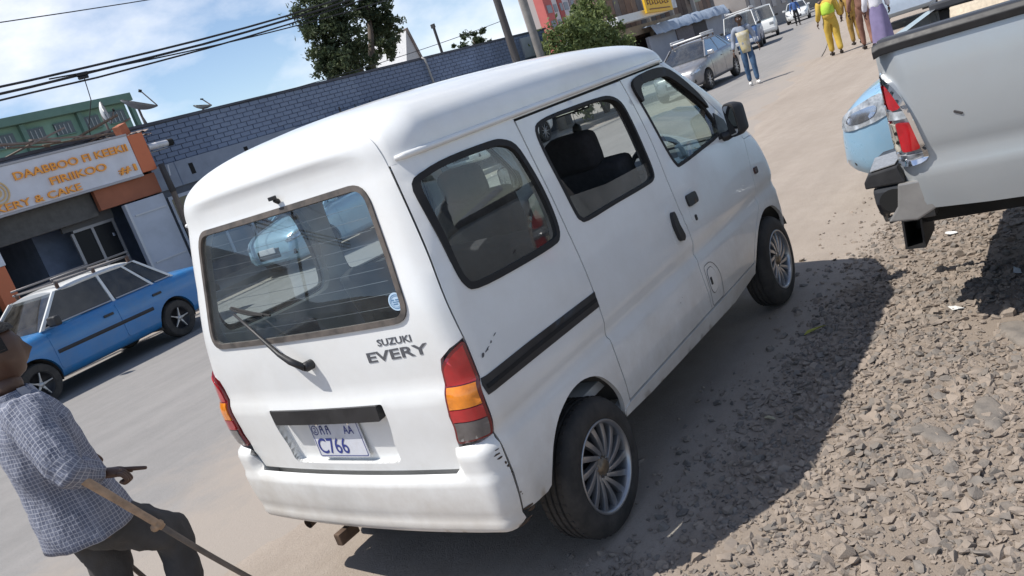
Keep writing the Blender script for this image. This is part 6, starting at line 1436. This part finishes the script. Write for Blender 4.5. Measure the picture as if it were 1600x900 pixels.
# cab and front end (outside the picture, kept simple)
cabt = [(2.06, .62), (2.08, 1.37), (3.6, 1.33), (3.9, 1.22), (4.85, 1.06), (5.0, .9), (5.05, .55)]
b = MB(); rr = []
fT2 = pchip(*zip(*cabt))
for x in np.linspace(2.06, 5.05, 26):
    H = ring_half(.88*(1 if x < 4.5 else 1-.12*((x-4.5)/.55)**2), .52, max(.6, float(fT2(x))), .03); rr.append([(x, -y, z) for y, z in H]+[(x, y, z) for y, z in H[-2:0:-1]])
b.loft(rr); me = b.mesh('cab_body'); sharp(me, 45); obj('cab_body', me, PSIL, pk)
b = MB(); b.loft([[(x, y, z) for y in (-w, w)]+[(x2, y, z2) for y, x2, z2 in ((w2, x3, 1.86), (-w2, x3, 1.86))] for x, w, z, w2, x3, x2, z2 in ((2.12, .80, 1.36, .62, 2.25, 0, 0), (3.75, .80, 1.30, .62, 3.2, 0, 0))], cap=True); b.build('cab_windows', mat('dark_pane', (.02, .024, .03), .08, coat=.5), pk)
rbox('cab_roof', (2.72, 0, 1.87), (1.05, 1.26, .05), PSIL, pk, .02)
PS = dict(r=.37, tw=.24, rimf=.58, spokes=6, sw=.12)
for xa in (1.22, 4.2):
    for s in (-1, 1):
        car_wheel(pk, xa, s, .87, PS)
b = MB(); b.box((0, 0, 0), (.035, .014, .010)); o = b.build('dent_scratch', mat('scratch_dark', (.05, .045, .045), .8), pk, bevel=.003); o.location = (.255, -.8815, 1.055); o.rotation_euler = (0, .5, 0)
# ================================================================== people
def skin(name, verts, edges, radii, sub=2, root=0):
    me = bpy.data.meshes.new(name); me.from_pydata([tuple(v) for v in verts], edges, []); me.update()
    o = bpy.data.objects.new(name, me); o.modifiers.new('s', 'SKIN')
    sv = me.skin_vertices[0].data
    for i, r in enumerate(radii):
        sv[i].radius = r if hasattr(r, '__len__') else (r, r); sv[i].use_root = (i == root)
    o.modifiers['s'].use_smooth_shade = True; o.modifiers['s'].branch_smoothing = .4
    sb = o.modifiers.new('u', 'SUBSURF'); sb.levels = sub; sb.render_levels = sub
    out = evaluated([o])
    bpy.data.objects.remove(o); bpy.data.meshes.remove(me); return out
def chain(paths):
    """list of polylines [(pos, r)...] sharing coincident joints -> verts, edges, radii"""
    V, E, R, key = [], [], [], {}
    for p in paths:
        prev = None
        for q, r in p:
            k = tuple(round(c, 4) for c in q)
            if k not in key: key[k] = len(V); V.append(tuple(q)); R.append(r)
            if prev is not None and prev != key[k]: E.append((prev, key[k]))
            prev = key[k]
    return V, E, R
def join(name, meshes):
    bm = bmesh.new()
    for m_ in meshes: bm.from_mesh(m_)
    out = bpy.data.meshes.new(name); bm.to_mesh(out); bm.free(); out.polygons.foreach_set('use_smooth', [True]*len(out.polygons)); return out
def head_mesh(c, fwd, h=.225):
    """head with brow, nose, chin, ears; c = centre, fwd = facing"""
    bm = bmesh.new(); bmesh.ops.create_uvsphere(bm, u_segments=28, v_segments=20, radius=1.0)
    for v in bm.verts:
        x, y, z = v.co; f = max(0, x)
        sx, sy, sz = .44*h*.95, .335*h, .5*h
        if z < 0: sy *= 1-.30*(-z)**1.4; sx *= 1-.12*(-z)
        px, py, pz = x*sx*1.0, y*sy, z*sz
        if f > .5:
            px -= .012*(f-.5)*(1 if abs(z) < .6 else .3)
            px += .026*math.exp(-((y/.14)**2+((z+.16)/.20)**2))               # nose
            px -= .010*math.exp(-(((abs(y)-.36)/.17)**2+((z-.06)/.11)**2))     # eye sockets
            px += .006*math.exp(-((y/.5)**2+((z-.26)/.10)**2))                 # brow
            px += .007*math.exp(-((y/.28)**2+((z+.46)/.09)**2))                # lips
            px += .008*math.exp(-((y/.25)**2+((z+.78)/.16)**2))                # chin
        if abs(y) > .85 and abs(z+.05) < .35 and abs(x+.08) < .3: py *= 1.13
        v.co = (px, py, pz)
    a = math.atan2(fwd[1], fwd[0]); bmesh.ops.rotate(bm, verts=bm.verts, cent=(0, 0, 0), matrix=Matrix.Rotation(a, 3, 'Z')); bmesh.ops.translate(bm, verts=bm.verts, vec=Vector(c))
    me = bpy.data.meshes.new('h'); bm.to_mesh(me); bm.free(); return me
def hair_mesh(c, fwd, h=.225, thick=.014, low=-.25):
    bm = bmesh.new(); bmesh.ops.create_uvsphere(bm, u_segments=24, v_segments=16, radius=1.0)
    kill = [v for v in bm.verts if (v.co.x > .35 and v.co.z < .55) or v.co.z < low-.1*v.co.x]; bmesh.ops.delete(bm, geom=kill, context='VERTS')
    for v in bm.verts:
        n = noise.noise(v.co*6)*.10; x, y, z = v.co; v.co = (x*(.42*h+thick)*(1+n), y*(.335*h+thick)*(1+n), z*(.5*h+thick)*(1+n*.6))
    bmesh.ops.rotate(bm, verts=bm.verts, cent=(0, 0, 0), matrix=Matrix.Rotation(math.atan2(fwd[1], fwd[0]), 3, 'Z')); bmesh.ops.translate(bm, verts=bm.verts, vec=Vector(c))
    me = bpy.data.meshes.new('hair'); bm.to_mesh(me); bm.free(); return me
SKINB = mat('dark_brown_skin', (.075, .038, .024), .5, var=.12, vscale=14); HAIR = mat('black_hair', (.012, .011, .011), .85, bump=.5, bscale=120)
def hand_paths(wr, d, up, k=1.0, pose='relaxed', side=1):
    """palm + five fingers; d = direction of the hand, up = back of the hand, side gives the thumb side"""
    d = Vector(d).normalized(); up = Vector(up); up = (up-d*up.dot(d)).normalized(); sd = d.cross(up)*side
    P = []; w = Vector(wr); pc = w+d*.045*k; P.append([(w, .025*k), (pc, (.030*k, .020*k)), (w+d*.085*k, (.032*k, .017*k))])
    out = [P]
    for i, (o, l) in enumerate(((-.028, .070), (-.010, .080), (.010, .075), (.027, .058))):
        base = w+d*.085*k+sd*(-o)*k; pts = [(base-d*.02*k, .0095*k)]
        if pose == 'point' and i == 0: seq = [(d, .035), (d, .028), (d, .022)]
        elif pose in ('point', 'grip'): seq = [(d*.65-up*.75, .038), (-up*.6-d*.8, .026), (-d*.75+up*.5, .02)]
        else: seq = [(d*.9-up*.3, .036), (d*.7-up*.6, .026), (d*.5-up*.8, .02)]
        q = base; pts.append((q, .0095*k))
        for j, (v, s) in enumerate(seq): q = q+v.normalized()*s*k*(l/.075); pts.append((q, (.0090-.0010*j)*k))
        out.append([pts])
    tb = w+d*.03*k+sd*.026*k; seq = [(sd*.6+d*.75-up*.1, .038), (d*.9+sd*.1-up*.3, .030), (d-up*.2, .02)] if pose != 'grip' else [(sd*.5+d*.6-up*.4, .036), (d*.6-sd*.4-up*.5, .030), (d*.3-sd*.6-up*.5, .02)]
    pts = [(w+d*.02*k+sd*.01*k, .012*k), (tb, .012*k)]; q = tb
    for j, (v, s) in enumerate(seq): q = q+v.normalized()*s*k; pts.append((q, (.0105-.001*j)*k))
    out.append([pts]); return out
def hand_mesh(*a, **kw): return [skin('hand', *chain(p), sub=2) for p in hand_paths(*a, **kw)]
def person(name, label, J, fwd, k=1.0, top=None, bottom=None, extra=None, hair=HAIR, hands='relaxed', skinm=SKINB, shoe=None, bare_arm=True, sleeve=1.0, wide=1.0):
    """J: joints in world metres (hip, chest, neck, head, shoulder/elbow/wrist L R, knee/ankle/toe L R)"""
    base = Vector((J['hip'][0], J['hip'][1], 0)); t = thing(name, label, 'person', base)
    L = lambda n: Vector(J[n])-base
    f = Vector((fwd[0], fwd[1], 0)).normalized(); hips = {s: L('hip')+Vector((-f.y, f.x, 0))*(.085*k if s == 'L' else -.085*k) for s in 'LR'}
    mid = (L('hip')+L('chest'))*.5
    body = [[(L('hip'), (.135*k, .10*k)), (mid, (.125*k, .09*k)), (L('chest'), (.15*k, .105*k)), (L('neck')-Vector((0, 0, .05*k)), (.085*k, .075*k)), (L('neck'), .052*k), (L('head')-Vector((0, 0, .06*k)), .056*k)]]
    for s in 'LR':
        body += [[(L('neck')-Vector((0, 0, .05*k)), .085*k), (L('shoulder'+s), .058*k), ((L('shoulder'+s)+L('elbow'+s))*.5, .047*k), (L('elbow'+s), .038*k), ((L('elbow'+s)+L('wrist'+s))*.5, .036*k), (L('wrist'+s), .025*k)],
                 [(L('hip'), .13*k), (hips[s]-Vector((0, 0, .05*k)), .088*k), ((hips[s]+L('knee'+s))*.5, .074*k), (L('knee'+s), .054*k), ((L('knee'+s)*.65+L('ankle'+s)*.35), .052*k), (L('ankle'+s), .034*k)]]
    ms = [skin('b', *chain(body), sub=1), head_mesh(L('head'), f, .225*k)]
    for s in 'LR':
        d = L('wrist'+s)-L('elbow'+s); ms += hand_mesh(L('wrist'+s), d, Vector((-f.y, f.x, 0))*(1 if s == 'L' else -1)+Vector((0, 0, .2)), k, hands, 1 if s == 'L' else -1)
    obj('body', join('body', ms), skinm, t)
    if hair: obj('hair', hair_mesh(L('head')+Vector((0, 0, .01)), f, .225*k), hair, t, True)
    ez = Vector((-f.y, f.x, 0))
    for s in (-1, 1):
        b = MB(); b.lathe([(.011*k*math.sin(a), .011*k*math.cos(a)) for a in np.linspace(.01, PI, 6)], 8, 'Z'); o = b.build('eye', mat('eye_white', (.55, .52, .5), .3), t, smooth=True); o.location = L('head')+f*.083*k+ez*s*.030*k+Vector((0, 0, .008*k))
    if top:
        g = 1.16*wide; path = [[(L('hip')-Vector((0, 0, .02)), (.158*k*g, .125*k*g)), (mid, (.145*k*g, .112*k*g)), (L('chest'), (.160*k*g, .118*k*g)), (L('neck')-Vector((0, 0, .05*k)), (.094*k, .084*k))]]
        for s in 'LR':
            e = L('elbow'+s).lerp(L('wrist'+s), max(0, sleeve-.5)*1.7) if sleeve > .5 else L('shoulder'+s).lerp(L('elbow'+s), sleeve*1.6)
            pp = [(L('neck')-Vector((0, 0, .05*k)), .094*k), (L('shoulder'+s), .070*k*g), ((L('shoulder'+s)+L('elbow'+s))*.5, .058*k*g)]
            if sleeve > .5: pp += [(L('elbow'+s), .051*k*g), (e, .043*k*g)]
            path.append(pp)
        me = skin('top', *chain(path), sub=2); ruffle(me, .012, 9); obj('top', me, top, t, True)
    if bottom:
        path = []
        for s in 'LR':
            path.append([(L('hip'), .150*k), (hips[s]-Vector((0, 0, .05*k)), .100*k*wide), ((hips[s]+L('knee'+s))*.5, .088*k*wide), (L('knee'+s), .070*k*wide), ((L('knee'+s)*.6+L('ankle'+s)*.4), .066*k*wide), (L('ankle'+s)+Vector((0, 0, .02)), .058*k*wide)])
        path.append([(L('hip'), .150*k), (mid, (.140*k, .108*k))]); me = skin('trousers', *chain(path), sub=2); ruffle(me, .010, 8); obj('trousers', me, bottom, t, True)
    sm = shoe or mat('shoe_dark', (.05, .04, .035), .7)
    for s in 'LR':
        a = L('ankle'+s); tw_ = L('toe'+s); me = skin('shoe', *chain([[(a+Vector((0, 0, -.015)), .042*k), (a+(a-tw_).normalized()*.03-Vector((0, 0, .045*k)), .040*k)], [(a+Vector((0, 0, -.015)), .042*k), (a.lerp(tw_, .5), (.042*k, .040*k)), (tw_, (.040*k, .028*k))]]), sub=2); obj('shoe', me, sm, t, True)
    if extra: extra(t, L, f)
    return t
def ruffle(me, amp, sc):
    """cloth folds: push vertices along their normals"""
    n = len(me.vertices); me.update()
    for v in me.vertices:
        q = noise.fractal(Vector((v.co.x*sc*1.3, v.co.y*sc*1.3, v.co.z*sc*.55)), 1.0, 2.0, 3); v.co += v.normal*amp*q
    me.update()
def stand(x, y, fwd, h, z0=0.0, stride=.12, arms=.10, lean=0.0, swing=.0):
    k = h/1.75; f = Vector((fwd[0], fwd[1], 0)).normalized(); l = Vector((-f.y, f.x, 0)); B = Vector((x, y, z0))
    U = lambda fx, lx, z: tuple(B+f*fx*k+l*lx*k+Vector((0, 0, z*k)))
    J = dict(hip=U(0, 0, .94), chest=U(lean*.5, 0, 1.24), neck=U(lean, 0, 1.48), head=U(lean+.03, 0, 1.63),
      shoulderL=U(lean*.9, .175, 1.42), shoulderR=U(lean*.9, -.175, 1.42), elbowL=U(-.04+swing, .23+arms*.3, 1.15), elbowR=U(-.04-swing, -.23-arms*.3, 1.15),
      wristL=U(.05+swing*2, .24+arms, .92), wristR=U(.05-swing*2, -.24-arms, .92),
      kneeL=U(stride*.7+.02, .09, .50), kneeR=U(-stride*.3+.03, -.09, .50), ankleL=U(stride, .09, .085), ankleR=U(-stride, -.09, .085), toeL=U(stride+.16, .11, .035), toeR=U(-stride+.16, -.11, .035))
    return J, k
DENIM = mat('blue_denim', (.045, .095, .175), .85, var=.3, vscale=9, bump=.2, bscale=200); GREYTOP = mat('grey_hoodie', (.26, .29, .35), .9, var=.15, vscale=8)
J, k = stand(19.2, 4.68, (-.93, -.36), 1.78, 0, .07, .06)
def tee(t, L, f):
    # pale yellow front of the shirt showing in the open jacket
    c = L('chest')*.6+L('hip')*.4; l = Vector((-f.y, f.x, 0)); b = MB(); vv = []
    for i in range(6):
        z = -.30+i*.105
        for j in range(5):
            u = -1+j*.5; vv.append(c+l*u*(.105+.012*i)+f*(.155-.05*u*u)+Vector((0, 0, z)))
    b.add(vv, [(i*5+j, i*5+j+1, (i+1)*5+j+1, (i+1)*5+j) for i in range(5) for j in range(4)])
    o = b.build('shirt_front', mat('yellow_print_tee', (.46, .37, .13), .85, var2=(.52, .50, .46), vscale=9), t, smooth=True, fix=False); md = o.modifiers.new('s', 'SOLIDIFY'); md.thickness = .012
person('person', 'man in grey hoodie over yellow shirt and blue jeans walking on the road', J, (-.93, -.36), k, GREYTOP, DENIM, tee, shoe=mat('white_shoe', (.65, .63, .60), .7))
YEL = mat('yellow_workwear', (.56, .38, .06), .85, var=.15, vscale=6, dirt=(.40, .25, .06), dirt_amt=.5); HIVIS = mat('hi_vis_green', (.42, .62, .06), .8, var=.12, vscale=6)
J, k = stand(20.95, 3.02, (.9, .42), 1.72, 0, .10, .05)
def vest(t, L, f):
    me = skin('vest', *chain([[(L('hip')+Vector((0, 0, .10)), (.24, .185)), ((L('hip')+L('chest'))*.5+Vector((0, 0, .04)), (.238, .18)), (L('chest')+Vector((0, 0, .03)), (.248, .186)), (L('neck')-Vector((0, 0, .05)), (.14, .12))]]), sub=2); obj('safety_vest', me, HIVIS, t, True)
    me = skin('scarf', *chain([[(L('neck'), .085), (L('head'), .118), (L('head')+Vector((0, 0, .06)), .09)]]), sub=2); obj('head_scarf', me, HIVIS, t, True)
person('person', 'person in yellow work clothes and green safety vest walking away along the verge', J, (.9, .42), k, YEL, YEL, vest, hair=None, wide=1.28, shoe=mat('shoe_dark', (.05, .04, .035), .7))
OCH = mat('ochre_dress', (.34, .21, .055), .9, var=.3, vscale=6)
J, k = stand(22.4, 2.80, (.9, .42), 1.62, 0, .05, .02)
person('person', 'person in ochre clothes just behind the yellow worker', J, (.9, .42), k, OCH, OCH, None, wide=1.15)
BRN_ = mat('brown_suit', (.24, .12, .085), .9, var=.15, vscale=7)
J, k = stand(19.9, 2.02, (.95, .3), 1.78, 0, .12, .04)
person('person', 'person in brown trousers and jacket beside the pickup tail', J, (.95, .3), k, BRN_, BRN_, None)
PUR = mat('purple_skirt', (.20, .17, .30), .9, var=.15, vscale=6); WSH = mat('white_shawl', (.62, .62, .66), .9, var=.08, vscale=6)
def skirt(t, L, f):
    b = MB(); rr = []
    for i, (z, r) in enumerate(((.98, .17), (.80, .21), (.5, .24), (.2, .26))): rr.append([(L('hip').x+r*(1+.06*math.sin(5*u+i))*math.cos(u), L('hip').y+r*.85*(1+.06*math.sin(5*u+i))*math.sin(u), z) for u in np.linspace(0, 2*PI, 30, endpoint=False)])
    b.loft(rr, cap=False); b.build('skirt', PUR, t, smooth=True, fix=False)
J, k = stand(18.6, 1.45, (.95, .3), 1.66, 0, .03, .02)
person('person', 'person in purple skirt and white shawl at the corner of the pickup bed', J, (.95, .3), k, WSH, PUR, skirt, wide=1.2)
BSH = mat('blue_shirt', (.06, .13, .34), .9); BLKT = mat('black_trousers', (.02, .02, .023), .9)
J, k = stand(54.5, 13.0, (-.9, -.4), 1.8, 0, .08, .05)
person('person', 'distant person in blue shirt beside the white minibus', J, (-.9, -.4), k, BSH, BLKT, None)

# ---- the man with the crutches, close at the left
man = thing('person', 'man in blue grey checked shirt leaning on wooden crutches and pointing', 'person', (-.62, .60, 0)); B0 = Vector((-.62, .60, 0))
V_ = lambda x, y, z: Vector((x, y, z))-B0
MF = Vector((.97, -.24, 0)).normalized(); MR = Vector((MF.y, -MF.x, 0))     # forward and right
hipc = V_(-.655, .60, .80); nk = V_(-.675, .640, 1.325); hd = nk+MF*.025+Vector((0, 0, .165))
shR = nk+MR*.185+Vector((0, 0, -.075)); shL = nk-MR*.185+Vector((0, 0, -.07))
elR = V_(-.745, .285, 1.035); wrR = V_(-.625, .345, .955); elL = V_(-.66, .93, 1.04); wrL = V_(-.48, .90, .93)
hipR = hipc+MR*.09; hipL = hipc-MR*.09
knR = V_(-.40, .50, .52); anR = V_(-.50, .50, .09); toR = V_(-.34, .46, .035); knL = V_(-.60, .70, .45); anL = V_(-.80, .72, .10); toL = V_(-.66, .70, .035)
body = [[(hipc, (.13, .10)), (hipc.lerp(nk, .3), (.125, .095)), (hipc.lerp(nk, .68), (.155, .11)), (nk-Vector((0, 0, .05)), (.085, .075)), (nk, .055), (hd-Vector((0, 0, .07)), .058)],
        [(nk-Vector((0, 0, .05)), .085), (shR, .06), (shR.lerp(elR, .5), .05), (elR, .042), (elR.lerp(wrR, .5), .038), (wrR, .028)], [(nk-Vector((0, 0, .05)), .085), (shL, .06), (shL.lerp(elL, .5), .05), (elL, .042), (elL.lerp(wrL, .5), .038), (wrL, .028)],
        [(hipc, .13), (hipR-Vector((0, 0, .04)), .088), (hipR.lerp(knR, .5), .075), (knR, .056), (knR.lerp(anR, .4), .052), (anR, .036)], [(hipc, .13), (hipL-Vector((0, 0, .04)), .088), (hipL.lerp(knL, .5), .075), (knL, .056), (knL.lerp(anL, .4), .052), (anL, .036)]]
hdir = V_(-.535, .262, .912)-wrR
ms = [skin('b', *chain(body), sub=2), head_mesh(hd, MF, .235)]+hand_mesh(wrR, hdir, Vector((0, 0, 1)), 1.0, 'point', -1)+hand_mesh(wrL, MF-Vector((0, 0, .3)), Vector((0, 0, 1)), 1.0, 'grip', 1)
obj('body', join('body', ms), SKINB, man)
obj('hair', hair_mesh(hd+Vector((0, 0, .01)), MF, .235, .01, -.15), HAIR, man, True)
# checked shirt: UV grid of pale lines on blue grey cloth
def check_mat():
    m = bpy.data.materials.new('checked_cloth'); m.use_nodes = True; t = m.node_tree; N = t.nodes; L = t.links; b = N['Principled BSDF']; b.inputs['Roughness'].default_value = .9; b.inputs['Specular IOR Level'].default_value = .2
    uv = N.new('ShaderNodeUVMap'); uv.uv_map = 'cloth'; sp = N.new('ShaderNodeSeparateXYZ'); L.new(uv.outputs[0], sp.inputs[0])
    def line(src, per, wd):
        a = N.new('ShaderNodeMath'); a.operation = 'DIVIDE'; L.new(src, a.inputs[0]); a.inputs[1].default_value = per
        f = N.new('ShaderNodeMath'); f.operation = 'FRACT'; L.new(a.outputs[0], f.inputs[0]); c = N.new('ShaderNodeMath'); c.operation = 'LESS_THAN'; L.new(f.outputs[0], c.inputs[0]); c.inputs[1].default_value = wd; return c.outputs[0]
    mx_ = N.new('ShaderNodeMath'); mx_.operation = 'MAXIMUM'; L.new(line(sp.outputs[0], .0165, .17), mx_.inputs[0]); L.new(line(sp.outputs[1], .0165, .17), mx_.inputs[1])
    nz = N.new('ShaderNodeTexNoise'); nz.inputs['Scale'].default_value = 9; nz.inputs['Detail'].default_value = 6
    r = N.new('ShaderNodeValToRGB'); r.color_ramp.elements[0].color = (.105, .118, .165, 1); r.color_ramp.elements[1].color = (.17, .185, .24, 1); r.color_ramp.elements[0].position = .35; r.color_ramp.elements[1].position = .65; L.new(nz.outputs['Fac'], r.inputs[0])
    mxn = N.new('ShaderNodeMix'); mxn.data_type = 'RGBA'; L.new(mx_.outputs[0], mxn.inputs['Factor']); L.new(r.outputs[0], mxn.inputs[6]); mxn.inputs[7].default_value = (.31, .32, .365, 1); L.new(mxn.outputs[2], b.inputs['Base Color'])
    n2 = N.new('ShaderNodeTexNoise'); n2.inputs['Scale'].default_value = 22; n2.inputs['Detail'].default_value = 3; bp_ = N.new('ShaderNodeBump'); bp_.inputs['Strength'].default_value = .35; bp_.inputs['Distance'].default_value = .02; L.new(n2.outputs['Fac'], bp_.inputs['Height']); L.new(bp_.outputs[0], b.inputs['Normal'])
    return m
CHECK = check_mat()
def cloth_tube(name, rings, m, parent, amp, sc, seed, thick=.004, fold=0.0):
    """rings: (centre, axis a, axis b, ra, rb); lofted with folds, gets a 'cloth' UV in metres"""
    n = 56; V = []; UV = []; acc = 0.0; rows = len(rings)
    dense = []
    for i in range(rows-1):
        for j in range(6):
            u = j/6; A, B_ = rings[i], rings[i+1]; s = u
            dense.append(tuple((A[q].lerp(B_[q], s) if hasattr(A[q], 'lerp') else A[q]*(1-s)+B_[q]*s) for q in range(5)))
    dense.append(rings[-1]); 
    for i, (c, a, b_, ra, rb) in enumerate(dense):
        if i: acc += (c-dense[i-1][0]).length
        for j in range(n):
            t = 2*PI*j/n; d = a*math.cos(t)*ra+b_*math.sin(t)*rb; p = c+d; nn = d.normalized()
            q = noise.fractal(Vector((p.x*sc+seed, p.y*sc, p.z*sc*.5+seed)), 1.0, 2.0, 4); q2 = math.sin(9*t+3*acc*8+seed)*fold
            V.append(p+nn*(amp*q+amp*q2)); UV.append((t*(ra+rb)/2, acc))
    F = []; k = len(dense)
    me = bpy.data.meshes.new(name); loops = []
    for i in range(k-1):
        for j in range(n): F.append((i*n+j, i*n+(j+1) % n, (i+1)*n+(j+1) % n, (i+1)*n+j))
    me.from_pydata([tuple(v) for v in V], [], F); uvl = me.uv_layers.new(name='cloth'); li = 0; per = 2*PI
    for i in range(k-1):
        for j in range(n):
            ra = (dense[i][3]+dense[i][4])/2; w = 2*PI*((rings[0][3]+rings[0][4])/2)/n
            for q, (ii, jj) in enumerate(((i, j), (i, j+1), (i+1, j+1), (i+1, j))): uvl.data[li].uv = (jj*w, UV[ii*n][1]); li += 1
    me.update(); o = obj(name, me, m, parent, True); sd = o.modifiers.new('s', 'SOLIDIFY'); sd.thickness = thick; sd.offset = 1; return o
up = Vector((0, 0, 1)); sp = lambda f: hipc.lerp(nk, f)
torso = [(sp(-.17), MR, MF, .215, .165), (sp(.08), MR, MF, .200, .160), (sp(.30), MR, MF, .192, .145), (sp(.55), MR, MF, .205, .142), (sp(.74), MR, MF, .212, .135), (sp(.86), MR, MF, .196, .112), (sp(.94), MR, MF, .135, .090), (sp(.99), MR, MF, .075, .072), (sp(1.04), MR, MF, .066, .066)]
shirt = cloth_tube('shirt', torso, CHECK, man, .020, 7.5, 2.0, fold=.25)
def sleeve_(name, S_, E_, W_, f):
    d1 = (E_-S_).normalized(); d2 = (W_-E_).normalized(); a1 = d1.cross(MF).normalized(); b1 = d1.cross(a1).normalized(); a2 = d2.cross(up).normalized(); b2 = d2.cross(a2).normalized(); dm = (d1+d2).normalized(); am = (a1+a2 if a1.dot(a2) > 0 else a1-a2).normalized(); bm_ = dm.cross(am).normalized()
    if a1.dot(a2) < 0: a2 = -a2; b2 = -b2
    if bm_.dot(b1) < 0: bm_ = -bm_
    if b2.dot(bm_) < 0: b2 = -b2
    cloth_tube(name, [(S_-d1*.05, a1, b1, .078, .078), (S_+d1*.03, a1, b1, .082, .080), (S_.lerp(E_, .5), a1, b1, .072, .070), (E_-d1*.03, a1, b1, .064, .064), (E_+dm*.012, am, bm_, .060, .060), (E_.lerp(W_, .45), a2, b2, .054, .052), (E_.lerp(W_, f), a2, b2, .046, .044)], CHECK, man, .013, 13, 5.0, fold=.2)
sleeve_('sleeve', shR, elR, wrR, .86); sleeve_('sleeve', shL, elL, wrL, .86)
b = MB()
for s in (-1, 1):
    b.slab([nk+MR*s*.02+MF*.078+up*.012, nk+MR*s*.075+MF*.02+up*.022, nk+MR*s*.09+MF*.035-up*.035, nk+MR*s*.045+MF*.098-up*.045], (0, 0, 1), .006)
b.build('collar', CHECK, man)
TRO = mat('dark_grey_trousers', (.050, .048, .048), .92, var=.2, vscale=9, bump=.25, bscale=140)
path = [[(hipc+Vector((0, 0, .05)), (.165, .135)), (hipc-Vector((0, 0, .02)), (.165, .135))]]
for h_, kn, an in ((hipR, knR, anR), (hipL, knL, anL)):
    path.append([(hipc-Vector((0, 0, .02)), (.165, .135)), (h_-Vector((0, 0, .07)), .118), (h_.lerp(kn, .55), .105), (kn, .085), (kn.lerp(an, .5), .078), (kn.lerp(an, .93), .070)])
me = skin('trousers', *chain(path), sub=3); ruffle(me, .020, 11); obj('trousers', me, TRO, man, True)
for an, to in ((anR, toR), (anL, toL)):
    me = skin('shoe', *chain([[(an+Vector((0, 0, -.01)), .046), (an+(an-to).normalized()*.03-Vector((0, 0, .05)), .042)], [(an+Vector((0, 0, -.01)), .046), (an.lerp(to, .5), .044), (to, (.042, .030))]]), sub=2); obj('shoe', me, MATS['shoe_dark'], man, True)
# crutches: bare stick with a wrapped head
MS, MD = .955, (.105, .27)
man.location = (-.62+MD[0], .60+MD[1], 0); man.scale = (MS, MS, MS)
def crutch(label, A, B_, wrapf, m1, m2):
    A, B_ = [Vector(((q[0]+.62)*MS-.62+MD[0], (q[1]-.60)*MS+.60+MD[1], q[2]*MS)) for q in (A, B_)]; t = thing('crutch', label, 'crutch', B_); A = A-B_; b = MB()
    b.tube([A*float(q)+Vector((.004*math.sin(q*9), .004*math.cos(q*7), 0)) for q in np.linspace(0, 1-wrapf+.02, 12)], [.009+.002*q for q in np.linspace(0, 1, 12)], 10); b.build('stick', m1, t, smooth=True)
    b = MB(); b.tube([A*float(q) for q in np.linspace(1-wrapf, 1, 9)], [.013, .014, .0135, .0145, .014, .015, .0155, .016, .013], 10); b.build('wrapped_head', m2, t, smooth=True)
    d = A.normalized(); sd = d.cross(Vector((1, .3, 0))).normalized(); c = A*(1-wrapf*.95); b = MB(); b.tube([c-sd*.01, c+sd*.032], .016, 8); b.build('hand_peg', m2, t, smooth=True)
    b = MB(); b.tube([Vector((0, 0, 0)), d*.04], [.018, .016], 10); b.build('rubber_tip', RUBBER, t)
WRAP = mat('wrap_cloth', (.34, .235, .155), .9, var=.25, vscale=30, bump=.4, bscale=120); STICK = mat('crutch_wood', (.13, .105, .085), .8, var=.3, vscale=12)
crutch('wooden crutch with brown wrapped head under the right arm of the pointing man', (-.735, .275, 1.025), (-.225, .01, .0), .33, STICK, WRAP)
crutch('second wooden crutch half hidden behind the legs of the pointing man', (-.66, .98, 1.05), (-.42, .62, .0), .3, STICK, WRAP)
bpy.data.scenes.remove(TMP)
